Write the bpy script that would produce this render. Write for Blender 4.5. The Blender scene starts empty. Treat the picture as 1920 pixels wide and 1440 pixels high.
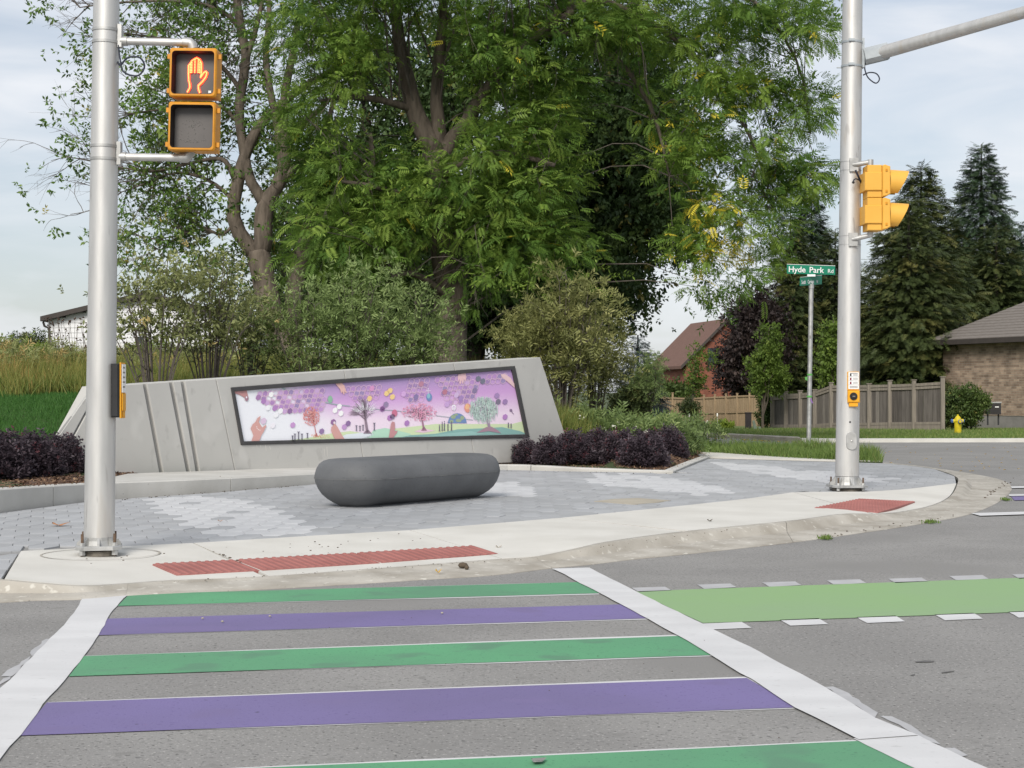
import bpy, math, random
import numpy as np
from mathutils import Vector, Matrix

random.seed(7)
rng = np.random.default_rng(11)
SC = bpy.context.scene
COL = SC.collection
R = math.radians

# ------------------------------------------------------------------ camera, sky, sun, exposure
F, CX, HY, CZ = 3090.0, 960.0, 735.0, 1.3      # focal length and horizon in pixels of the photograph, eye height
cam = bpy.data.objects.new('camera', bpy.data.cameras.new('camera'))
COL.objects.link(cam)
cam.location = (0, 0, CZ)
cam.rotation_euler = (R(90), 0, 0)
cam.data.sensor_width = 36.0
cam.data.lens = F / 1920 * 36
cam.data.shift_y = (HY - 720) / 1920
cam.data.clip_start, cam.data.clip_end = 0.1, 6000
SC.camera = cam

SUN_EL, SUN_AZ = R(36), R(196)                 # azimuth clockwise from +Y: behind the camera, a little to its left
world = bpy.data.worlds.new('World')
SC.world = world
world.use_nodes = True
wn, wl = world.node_tree.nodes, world.node_tree.links
wn.clear()
wo = wn.new('ShaderNodeOutputWorld')
bg = wn.new('ShaderNodeBackground'); bg.inputs[1].default_value = 0.085
sky = wn.new('ShaderNodeTexSky'); sky.sky_type = 'NISHITA'; sky.sun_disc = False
sky.sun_elevation, sky.sun_rotation = SUN_EL, SUN_AZ
sky.air_density, sky.dust_density, sky.ozone_density = 1.0, 1.5, 1.5
tc = wn.new('ShaderNodeTexCoord')
mp = wn.new('ShaderNodeMapping'); mp.inputs['Scale'].default_value = (1.0, 1.0, 4.2); mp.inputs['Rotation'].default_value = (0.10, 0.16, 0.3)
nz = wn.new('ShaderNodeTexNoise'); nz.inputs['Scale'].default_value = 5.5; nz.inputs['Detail'].default_value = 6; nz.inputs['Roughness'].default_value = 0.5; nz.inputs['Distortion'].default_value = 0.5
cr = wn.new('ShaderNodeValToRGB'); cr.color_ramp.elements[0].position = 0.36; cr.color_ramp.elements[0].color = (0.44,) * 3 + (1,)
cr.color_ramp.elements[1].position = 0.70; cr.color_ramp.elements[1].color = (0.97,) * 3 + (1,)
mx = wn.new('ShaderNodeMix'); mx.data_type = 'RGBA'
mx.inputs['B'].default_value = (8.4, 8.65, 9.1, 1)
wl.new(tc.outputs['Generated'], mp.inputs[0]); wl.new(mp.outputs[0], nz.inputs['Vector']); wl.new(nz.outputs[0], cr.inputs[0])
wl.new(cr.outputs[0], mx.inputs['Factor']); wl.new(sky.outputs[0], mx.inputs['A']); wl.new(mx.outputs['Result'], bg.inputs[0]); wl.new(bg.outputs[0], wo.inputs[0])

sun = bpy.data.objects.new('sun', bpy.data.lights.new('sun', 'SUN'))
COL.objects.link(sun)
sun.data.energy, sun.data.angle, sun.data.color = 2.8, R(24), (1.0, 0.95, 0.87)
sd = Vector((math.sin(SUN_AZ) * math.cos(SUN_EL), math.cos(SUN_AZ) * math.cos(SUN_EL), math.sin(SUN_EL)))
sun.rotation_euler = sd.to_track_quat('Z', 'Y').to_euler()
sun.location = (0, -5, 30)

vs = SC.view_settings
vs.view_transform = 'Standard'; vs.look = 'None'; vs.gamma = 1; vs.use_curve_mapping = False
vs.exposure = 0.31
SC.cycles.use_denoising = True
SC.cycles.max_bounces = 6
SC.cycles.transparent_max_bounces = 4

# ------------------------------------------------------------------ pixel <-> place
def P(px, py, Y):
    return Vector(((px - CX) / F * Y, Y, CZ - (py - HY) / F * Y))
def G(px, py, z=0.0):
    return P(px, py, F * (CZ - z) / (py - HY))

# ------------------------------------------------------------------ materials
def new_mat(name):
    m = bpy.data.materials.new(name); m.use_nodes = True
    n = m.node_tree.nodes; n.clear()
    o = n.new('ShaderNodeOutputMaterial'); b = n.new('ShaderNodeBsdfPrincipled')
    m.node_tree.links.new(b.outputs[0], o.inputs[0])
    return m, n, m.node_tree.links, b, o
def ramp(n, stops):
    c = n.new('ShaderNodeValToRGB'); e = c.color_ramp.elements
    while len(e) > 1: e.remove(e[-1])
    e[0].position = stops[0][0]; e[0].color = tuple(stops[0][1]) + (1,)
    for p, col in stops[1:]:
        k = e.new(p); k.color = tuple(col) + (1,)
    return c
def mat(name, c1, c2=None, scale=5, rough=0.7, metal=0.0, bump=0.0, bscale=None, detail=5, stretch=(1, 1, 1), spec=0.35, lo=0.35, hi=0.65, speck=None, coat=0.0):
    """Two-tone noise material with fine relief; speck = (scale, colour, amount) adds small grains."""
    m, n, l, b, o = new_mat(name)
    t = n.new('ShaderNodeTexCoord'); mp = n.new('ShaderNodeMapping'); mp.inputs['Scale'].default_value = stretch
    l.new(t.outputs['Object'], mp.inputs[0])
    c2 = c2 or tuple(x * 0.8 for x in c1)
    z = n.new('ShaderNodeTexNoise'); z.inputs['Scale'].default_value = scale; z.inputs['Detail'].default_value = detail
    l.new(mp.outputs[0], z.inputs['Vector'])
    r = ramp(n, [(lo, c2), (hi, c1)]); l.new(z.outputs[0], r.inputs[0])
    out = r.outputs[0]
    if speck:
        for sc, col, thr in speck:
            v = n.new('ShaderNodeTexNoise'); v.inputs['Scale'].default_value = sc; v.inputs['Detail'].default_value = 2
            l.new(mp.outputs[0], v.inputs['Vector'])
            q = ramp(n, [(thr, (0, 0, 0)), (min(1, thr + 0.08), (1, 1, 1))]); l.new(v.outputs[0], q.inputs[0])
            x = n.new('ShaderNodeMix'); x.data_type = 'RGBA'; x.inputs['B'].default_value = tuple(col) + (1,)
            l.new(q.outputs[0], x.inputs['Factor']); l.new(out, x.inputs['A']); out = x.outputs['Result']
    l.new(out, b.inputs['Base Color'])
    b.inputs['Roughness'].default_value = rough; b.inputs['Metallic'].default_value = metal
    b.inputs['Specular IOR Level'].default_value = spec
    if coat: b.inputs['Coat Weight'].default_value = coat
    if bump:
        z2 = n.new('ShaderNodeTexNoise'); z2.inputs['Scale'].default_value = bscale or scale * 6; z2.inputs['Detail'].default_value = 4
        l.new(mp.outputs[0], z2.inputs['Vector'])
        bp = n.new('ShaderNodeBump'); bp.inputs['Strength'].default_value = 1.0; bp.inputs['Distance'].default_value = bump
        l.new(z2.outputs[0], bp.inputs['Height']); l.new(bp.outputs[0], b.inputs['Normal'])
    return m
def leaf_mat(name, stops, trans=0.3, rough=0.55, spec=0.25):
    """Leaf colour follows the per-leaf 'tint' value; a share of the light passes through."""
    m, n, l, b, o = new_mat(name)
    a = n.new('ShaderNodeAttribute'); a.attribute_name = 'tint'
    r = ramp(n, stops); l.new(a.outputs['Fac'], r.inputs[0]); l.new(r.outputs[0], b.inputs['Base Color'])
    b.inputs['Roughness'].default_value = rough; b.inputs['Specular IOR Level'].default_value = spec
    t = n.new('ShaderNodeBsdfTranslucent'); l.new(r.outputs[0], t.inputs[0])
    x = n.new('ShaderNodeMixShader'); x.inputs[0].default_value = trans
    l.new(b.outputs[0], x.inputs[1]); l.new(t.outputs[0], x.inputs[2]); l.new(x.outputs[0], o.inputs[0])
    return m
def emit_mat(name, col, s):
    m, n, l, b, o = new_mat(name)
    b.inputs['Base Color'].default_value = tuple(col) + (1,)
    b.inputs['Emission Color'].default_value = tuple(col) + (1,); b.inputs['Emission Strength'].default_value = s
    return m
def vcol_mat(name, rough=0.4):
    m, n, l, b, o = new_mat(name)
    a = n.new('ShaderNodeAttribute'); a.attribute_name = 'col'; l.new(a.outputs['Color'], b.inputs['Base Color'])
    b.inputs['Roughness'].default_value = rough
    return m
def brick_mat(name, c1, c2, mortar, w=0.22, h=0.075):
    m, n, l, b, o = new_mat(name)
    g = n.new('ShaderNodeTexCoord'); mp = n.new('ShaderNodeMapping'); l.new(g.outputs['UV'], mp.inputs[0])
    k = n.new('ShaderNodeTexBrick'); k.inputs['Scale'].default_value = 1.0; k.inputs['Brick Width'].default_value = w; k.inputs['Row Height'].default_value = h
    k.inputs['Mortar Size'].default_value = 0.008; k.inputs['Bias'].default_value = 0.0
    k.inputs['Color1'].default_value = tuple(c1) + (1,); k.inputs['Color2'].default_value = tuple(c2) + (1,); k.inputs['Mortar'].default_value = tuple(mortar) + (1,)
    l.new(mp.outputs[0], k.inputs['Vector'])
    z = n.new('ShaderNodeTexNoise'); z.inputs['Scale'].default_value = 2.2; z.inputs['Detail'].default_value = 6; l.new(mp.outputs[0], z.inputs['Vector'])
    x = n.new('ShaderNodeMix'); x.data_type = 'RGBA'; x.blend_type = 'MULTIPLY'; x.inputs['Factor'].default_value = 0.75
    q = ramp(n, [(0.3, (0.5, 0.48, 0.46)), (0.7, (1.2, 1.15, 1.1))]); l.new(z.outputs[0], q.inputs[0])
    l.new(k.outputs[0], x.inputs['A']); l.new(q.outputs[0], x.inputs['B']); l.new(x.outputs['Result'], b.inputs['Base Color'])
    bp = n.new('ShaderNodeBump'); bp.inputs['Distance'].default_value = 0.012; bp.invert = True; l.new(k.outputs['Fac'], bp.inputs['Height']); l.new(bp.outputs[0], b.inputs['Normal'])
    b.inputs['Roughness'].default_value = 0.85
    return m

M = {}
M['asphalt'] = mat('asphalt', (0.268, 0.262, 0.253), (0.222, 0.217, 0.21), scale=0.9, rough=0.9, bump=0.004, bscale=95, spec=0.2,
                   speck=[(60, (0.36, 0.35, 0.335), 0.60), (52, (0.10, 0.098, 0.095), 0.605), (26, (0.15, 0.148, 0.145), 0.65), (9, (0.215, 0.21, 0.202), 0.62), (0.35, (0.225, 0.22, 0.212), 0.52)])
M['concrete'] = mat('pale_concrete', (0.60, 0.585, 0.545), (0.53, 0.515, 0.475), scale=1.6, rough=0.85, bump=0.0015, bscale=160, speck=[(45, (0.40, 0.38, 0.34), 0.72)])
M['curb'] = mat('weathered_curb_concrete', (0.44, 0.415, 0.37), (0.30, 0.275, 0.235), scale=2.4, rough=0.9, bump=0.004, bscale=60, detail=8,
                speck=[(14, (0.52, 0.50, 0.45), 0.62), (40, (0.19, 0.175, 0.15), 0.68)])
M['wall'] = mat('grey_cast_concrete', (0.475, 0.468, 0.445), (0.425, 0.418, 0.398), scale=0.9, rough=0.75, bump=0.001, bscale=120, stretch=(1, 1, 0.7), speck=[(2.2, (0.49, 0.482, 0.46), 0.60), (90, (0.36, 0.35, 0.335), 0.74), (7, (0.405, 0.397, 0.378), 0.63)])
M['groove'] = mat('groove_concrete', (0.30, 0.295, 0.28), (0.26, 0.255, 0.245), scale=3, rough=0.85)
M['seat_curb'] = mat('planter_curb_concrete', (0.53, 0.52, 0.49), (0.45, 0.44, 0.41), scale=2.2, rough=0.85, bump=0.002, bscale=120, speck=[(30, (0.34, 0.33, 0.31), 0.70)])
M['paver_grey'] = mat('grey_paver', (0.365, 0.372, 0.382), (0.325, 0.332, 0.342), scale=2.0, rough=0.85, bump=0.002, bscale=150)
M['paver_dark'] = mat('dark_grey_paver', (0.345, 0.350, 0.358), (0.305, 0.312, 0.320), scale=2.0, rough=0.85, bump=0.002, bscale=150)
M['paver_light'] = mat('light_grey_paver', (0.390, 0.398, 0.410), (0.345, 0.353, 0.365), scale=2.0, rough=0.85, bump=0.002, bscale=150)
M['paver_white'] = mat('white_paver', (0.525, 0.53, 0.54), (0.455, 0.46, 0.47), scale=3.0, rough=0.85, bump=0.002, bscale=150)
M['joint'] = mat('joint_sand', (0.27, 0.265, 0.26), (0.22, 0.216, 0.21), scale=20, rough=1)
M['white_paint'] = mat('white_road_paint', (0.60, 0.60, 0.605), (0.53, 0.53, 0.535), scale=1.5, rough=0.75, bump=0.0008, bscale=160, stretch=(1, 2.5, 1), speck=[(14, (0.47, 0.47, 0.47), 0.66), (50, (0.42, 0.42, 0.42), 0.68)])
M['green_paint'] = mat('green_road_paint', (0.105, 0.325, 0.165), (0.100, 0.255, 0.148), scale=0.8, rough=0.8, bump=0.002, bscale=110, speck=[(20, (0.075, 0.17, 0.11), 0.70), (60, (0.07, 0.20, 0.115), 0.63), (2.5, (0.10, 0.235, 0.145), 0.58)])
M['purple_paint'] = mat('purple_road_paint', (0.178, 0.147, 0.315), (0.155, 0.130, 0.262), scale=0.8, rough=0.8, bump=0.002, bscale=110, speck=[(20, (0.10, 0.085, 0.17), 0.70), (60, (0.125, 0.10, 0.23), 0.63), (2.5, (0.165, 0.135, 0.275), 0.58)])
M['lime_paint'] = mat('lime_road_paint', (0.230, 0.375, 0.165), (0.235, 0.345, 0.195), scale=0.5, rough=0.85, bump=0.002, bscale=110, speck=[(30, (0.15, 0.2, 0.11), 0.73)])
M['grey_paint'] = mat('worn_white_paint', (0.43, 0.43, 0.44), (0.37, 0.37, 0.38), scale=6, rough=0.8)
M['tactile'] = mat('red_tactile_plate', (0.33, 0.130, 0.115), (0.27, 0.102, 0.090), scale=3, rough=0.7)
M['alum'] = mat('brushed_aluminium', (0.56, 0.555, 0.54), (0.48, 0.476, 0.465), scale=2.2, rough=0.5, metal=0.55, bump=0.0006, bscale=8, stretch=(6, 6, 1.0), spec=0.5, speck=[(3.5, (0.40, 0.39, 0.38), 0.66), (1.1, (0.50, 0.475, 0.44), 0.60)])
M['galv'] = mat('galvanised_steel', (0.50, 0.50, 0.49), (0.36, 0.36, 0.35), scale=9, rough=0.55, metal=0.7)
M['galv_arm'] = mat('galvanised_socket', (0.42, 0.45, 0.47), (0.34, 0.37, 0.39), scale=6, rough=0.6, metal=0.5)
M['rust'] = mat('rusty_bolt', (0.14, 0.09, 0.06), (0.10, 0.07, 0.05), scale=30, rough=0.9)
M['groove_dark'] = mat('dark_crack', (0.13, 0.128, 0.125), (0.10, 0.098, 0.095), scale=30, rough=1)
M['grout'] = mat('grout_pad', (0.20, 0.18, 0.15), (0.14, 0.125, 0.105), scale=12, rough=1)
M['amber'] = mat('amber_signal_paint', (0.62, 0.27, 0.018), (0.50, 0.21, 0.014), scale=6, rough=0.5, speck=[(30, (0.40, 0.17, 0.02), 0.7)])
M['yellow'] = mat('yellow_signal_paint', (0.72, 0.39, 0.065), (0.68, 0.36, 0.055), scale=3, rough=0.5)
M['button_yellow'] = mat('button_yellow', (0.75, 0.36, 0.02), (0.68, 0.32, 0.02), scale=3, rough=0.45)
M['black'] = mat('black_plastic', (0.022, 0.022, 0.024), (0.016, 0.016, 0.017), scale=8, rough=0.5)
M['visor_black'] = mat('visor_black', (0.030, 0.020, 0.018), (0.02, 0.014, 0.013), scale=8, rough=0.6)
M['lens'] = mat('grey_led_lens', (0.115, 0.105, 0.10), (0.085, 0.08, 0.078), scale=3, rough=0.4)
M['led_off'] = mat('unlit_led', (0.26, 0.25, 0.235), (0.22, 0.215, 0.2), scale=9, rough=0.4)
M['cable'] = mat('dark_cable', (0.02, 0.025, 0.045), (0.015, 0.018, 0.03), scale=5, rough=0.5)
M['bench'] = mat('charcoal_cast_stone', (0.138, 0.142, 0.148), (0.106, 0.110, 0.115), scale=2.6, rough=0.6, bump=0.002, bscale=30, detail=8, speck=[(60, (0.07, 0.073, 0.076), 0.66), (140, (0.065, 0.067, 0.07), 0.68)])
M['bench_seam'] = mat('pale_mould_seam', (0.17, 0.172, 0.172), (0.11, 0.112, 0.114), scale=9, rough=0.7)
M['frame'] = mat('dark_anodised_frame', (0.062, 0.060, 0.062), (0.05, 0.049, 0.05), scale=5, rough=0.5)
M['mural'] = vcol_mat('printed_mural', 0.45)
M['mulch'] = mat('brown_mulch', (0.125, 0.078, 0.055), (0.075, 0.048, 0.036), scale=18, rough=1, bump=0.02, bscale=40)
M['chip'] = leaf_mat('mulch_chip', [(0, (0.067, 0.038, 0.027)), (0.6, (0.163, 0.096, 0.062)), (1, (0.307, 0.211, 0.125))], 0.0, 0.9)
M['soil'] = mat('hill_soil', (0.055, 0.075, 0.028), (0.04, 0.055, 0.02), scale=1.3, rough=1, bump=0.02, bscale=20)
M['far_lawn'] = mat('mown_lawn', (0.155, 0.185, 0.062), (0.115, 0.15, 0.048), scale=0.6, rough=1, bump=0.02, bscale=30, speck=[(3, (0.14, 0.14, 0.06), 0.62)])
M['ground'] = mat('far_ground', (0.07, 0.09, 0.035), (0.05, 0.07, 0.03), scale=0.05, rough=1)
M['bark'] = mat('grey_brown_bark', (0.165, 0.135, 0.108), (0.095, 0.077, 0.062), scale=6, rough=0.95, bump=0.03, bscale=9, stretch=(1.6, 1.6, 0.35))
M['bark_dark'] = mat('dark_bark', (0.055, 0.045, 0.038), (0.03, 0.026, 0.022), scale=6, rough=0.95, bump=0.02, bscale=9, stretch=(2, 2, 0.5))
M['twig'] = mat('grey_twig', (0.13, 0.11, 0.095), (0.08, 0.07, 0.06), scale=6, rough=0.95)
M['walnut'] = leaf_mat('walnut_leaf', [(0, (0.057, 0.125, 0.026)), (0.5, (0.147, 0.252, 0.046)), (0.89, (0.253, 0.364, 0.068)), (0.93, (0.828, 0.650, 0.077)), (1, (0.850, 0.739, 0.088))], 0.45)
M['elm'] = leaf_mat('left_tree_leaf', [(0, (0.058, 0.113, 0.027)), (0.5, (0.121, 0.214, 0.043)), (0.9, (0.209, 0.293, 0.069)), (1, (0.482, 0.338, 0.078))], 0.3)
M['maple'] = leaf_mat('dark_maple_leaf', [(0, (0.024, 0.044, 0.017)), (0.6, (0.061, 0.107, 0.033)), (0.92, (0.113, 0.161, 0.044)), (1, (0.288, 0.206, 0.051))], 0.2)
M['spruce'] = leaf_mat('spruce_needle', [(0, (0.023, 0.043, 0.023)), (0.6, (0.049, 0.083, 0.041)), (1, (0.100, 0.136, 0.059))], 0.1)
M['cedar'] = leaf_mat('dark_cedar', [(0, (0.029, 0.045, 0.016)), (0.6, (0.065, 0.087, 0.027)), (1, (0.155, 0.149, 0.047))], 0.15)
M['blue_spruce'] = leaf_mat('blue_spruce_needle', [(0, (0.04, 0.06, 0.055)), (0.6, (0.09, 0.13, 0.125)), (1, (0.16, 0.21, 0.21))], 0.1)
M['purple_maple'] = leaf_mat('purple_maple_leaf', [(0, (0.016, 0.012, 0.012)), (0.6, (0.036, 0.025, 0.023)), (1, (0.074, 0.053, 0.045))], 0.12)
M['young'] = leaf_mat('young_tree_leaf', [(0, (0.073, 0.117, 0.023)), (0.6, (0.138, 0.211, 0.037)), (1, (0.227, 0.296, 0.058))], 0.35)
M['olive'] = leaf_mat('olive_shrub_leaf', [(0, (0.127, 0.152, 0.058)), (0.5, (0.239, 0.264, 0.103)), (0.9, (0.350, 0.363, 0.158)), (1, (0.445, 0.297, 0.115))], 0.3)
M['willow'] = leaf_mat('willow_shrub_leaf', [(0, (0.125, 0.179, 0.062)), (0.5, (0.230, 0.310, 0.110)), (1, (0.355, 0.441, 0.179))], 0.3)
M['yolive'] = leaf_mat('yellow_olive_leaf', [(0, (0.122, 0.133, 0.047)), (0.5, (0.236, 0.249, 0.088)), (1, (0.372, 0.362, 0.146))], 0.3)
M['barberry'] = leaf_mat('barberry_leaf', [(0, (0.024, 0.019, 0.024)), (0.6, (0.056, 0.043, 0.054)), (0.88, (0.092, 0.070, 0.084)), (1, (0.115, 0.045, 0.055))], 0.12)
M['perennial'] = leaf_mat('perennial_leaf', [(0, (0.094, 0.145, 0.048)), (0.6, (0.178, 0.243, 0.085)), (1, (0.293, 0.350, 0.131))], 0.25)
M['lime_leaf'] = leaf_mat('hosta_leaf', [(0, (0.14, 0.20, 0.03)), (1, (0.36, 0.46, 0.07))], 0.3)
M['box'] = leaf_mat('clipped_bush_leaf', [(0, (0.039, 0.065, 0.018)), (0.6, (0.081, 0.124, 0.031)), (0.93, (0.130, 0.169, 0.046)), (1, (0.208, 0.130, 0.039))], 0.2)
M['petal'] = mat('white_petal', (0.75, 0.74, 0.68), (0.65, 0.63, 0.55), scale=9, rough=0.8)
M['seedhead'] = mat('brown_seed_head', (0.085, 0.05, 0.036), (0.055, 0.035, 0.026), scale=9, rough=1)
M['meadow'] = leaf_mat('meadow_grass', [(0, (0.092, 0.140, 0.033)), (0.4, (0.177, 0.215, 0.051)), (0.7, (0.288, 0.255, 0.075)), (1, (0.405, 0.231, 0.081))], 0.3)
M['lawn'] = leaf_mat('lush_grass', [(0, (0.036, 0.104, 0.023)), (0.6, (0.065, 0.169, 0.034)), (1, (0.111, 0.221, 0.052))], 0.3)
M['verge'] = leaf_mat('verge_grass', [(0, (0.090, 0.155, 0.039)), (0.6, (0.163, 0.244, 0.059)), (1, (0.325, 0.325, 0.130))], 0.3)
M['sign_green'] = mat('green_sign_sheet', (0.006, 0.190, 0.110), (0.005, 0.175, 0.10), scale=4, rough=0.45)
M['sign_white'] = mat('white_sign_legend', (0.80, 0.80, 0.79), (0.76, 0.76, 0.75), scale=4, rough=0.5)
M['ink'] = mat('dark_print', (0.05, 0.05, 0.055), (0.04, 0.04, 0.042), scale=4, rough=0.6)
M['red_ink'] = mat('maroon_print', (0.20, 0.03, 0.05), (0.18, 0.03, 0.05), scale=4, rough=0.6)
M['tape_green'] = mat('green_tape', (0.12, 0.38, 0.09), (0.1, 0.32, 0.08), scale=9, rough=0.6)
M['tape_purple'] = mat('purple_ribbon', (0.22, 0.12, 0.36), (0.2, 0.1, 0.3), scale=9, rough=0.6)
M['fence_tan'] = mat('tan_fence_wood', (0.32, 0.235, 0.145), (0.25, 0.18, 0.11), scale=3, rough=0.9, stretch=(5, 5, 0.6), bump=0.003, bscale=8)
M['fence_grey'] = mat('weathered_fence_wood', (0.145, 0.130, 0.118), (0.095, 0.085, 0.078), scale=3, rough=0.95, stretch=(7, 7, 0.5), bump=0.003, bscale=8)
M['fence_grey2'] = mat('pale_weathered_fence_wood', (0.215, 0.195, 0.175), (0.145, 0.13, 0.118), scale=3, rough=0.95, stretch=(7, 7, 0.5), bump=0.003, bscale=8)
M['fence_grey3'] = mat('dark_weathered_fence_wood', (0.105, 0.093, 0.084), (0.072, 0.064, 0.059), scale=3, rough=0.95, stretch=(7, 7, 0.5), bump=0.003, bscale=8)
M['fence_post'] = mat('fence_post_wood', (0.25, 0.22, 0.185), (0.18, 0.158, 0.134), scale=3, rough=0.95, stretch=(6, 6, 0.6))
M['brick_tan'] = brick_mat('tan_brick', (0.41, 0.315, 0.24), (0.215, 0.155, 0.115), (0.37, 0.33, 0.275), 0.30, 0.095)
M['brick_red'] = brick_mat('red_brick', (0.270, 0.085, 0.048), (0.215, 0.065, 0.040), (0.22, 0.12, 0.09))
M['shingle_grey'] = mat('grey_shingle', (0.185, 0.165, 0.148), (0.145, 0.128, 0.115), scale=9, rough=0.95, stretch=(0.5, 0.5, 6))
M['shingle_brown'] = mat('brown_shingle', (0.165, 0.095, 0.075), (0.135, 0.078, 0.062), scale=5, rough=0.95)
M['trim_dark'] = mat('dark_fascia', (0.055, 0.045, 0.04), (0.045, 0.038, 0.034), scale=3, rough=0.7)
M['siding'] = mat('white_siding', (0.70, 0.70, 0.71), (0.64, 0.64, 0.66), scale=1.2, rough=0.7)
M['foundation'] = mat('grey_foundation', (0.22, 0.21, 0.2), (0.17, 0.165, 0.155), scale=3, rough=0.9)
M['hyd_yellow'] = mat('hydrant_yellow', (0.62, 0.50, 0.018), (0.52, 0.41, 0.015), scale=7, rough=0.55)
M['hyd_blue'] = mat('hydrant_blue', (0.06, 0.12, 0.33), (0.05, 0.1, 0.28), scale=7, rough=0.55)
M['ac'] = mat('dark_ac_metal', (0.03, 0.032, 0.036), (0.022, 0.023, 0.026), scale=7, rough=0.6)
M['window'] = mat('dark_window_glass', (0.04, 0.05, 0.06), (0.03, 0.038, 0.045), scale=2, rough=0.1)
M['pedestal'] = mat('brown_pedestal', (0.045, 0.036, 0.036), (0.035, 0.03, 0.03), scale=4, rough=0.7)
M['pale_green'] = mat('pale_green_marker', (0.22, 0.27, 0.21), (0.18, 0.22, 0.17), scale=4, rough=0.7)
M['dry_leaf'] = mat('dry_leaf', (0.45, 0.20, 0.08), (0.30, 0.13, 0.05), scale=20, rough=0.8)
M['yellow_leaf'] = mat('yellow_leaf', (0.62, 0.42, 0.06), (0.5, 0.3, 0.05), scale=20, rough=0.8)
M['stone'] = mat('brown_stone', (0.11, 0.085, 0.06), (0.07, 0.055, 0.04), scale=14, rough=1)
M['tan_cover'] = mat('tan_cover', (0.40, 0.365, 0.30), (0.34, 0.305, 0.245), scale=2.5, rough=0.9)
M['led_core'] = emit_mat('lit_led_amber', (1.0, 0.215, 0.06), 3.4)
M['led_glow'] = emit_mat('led_halo_red', (1.0, 0.055, 0.02), 3.4)

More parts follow.
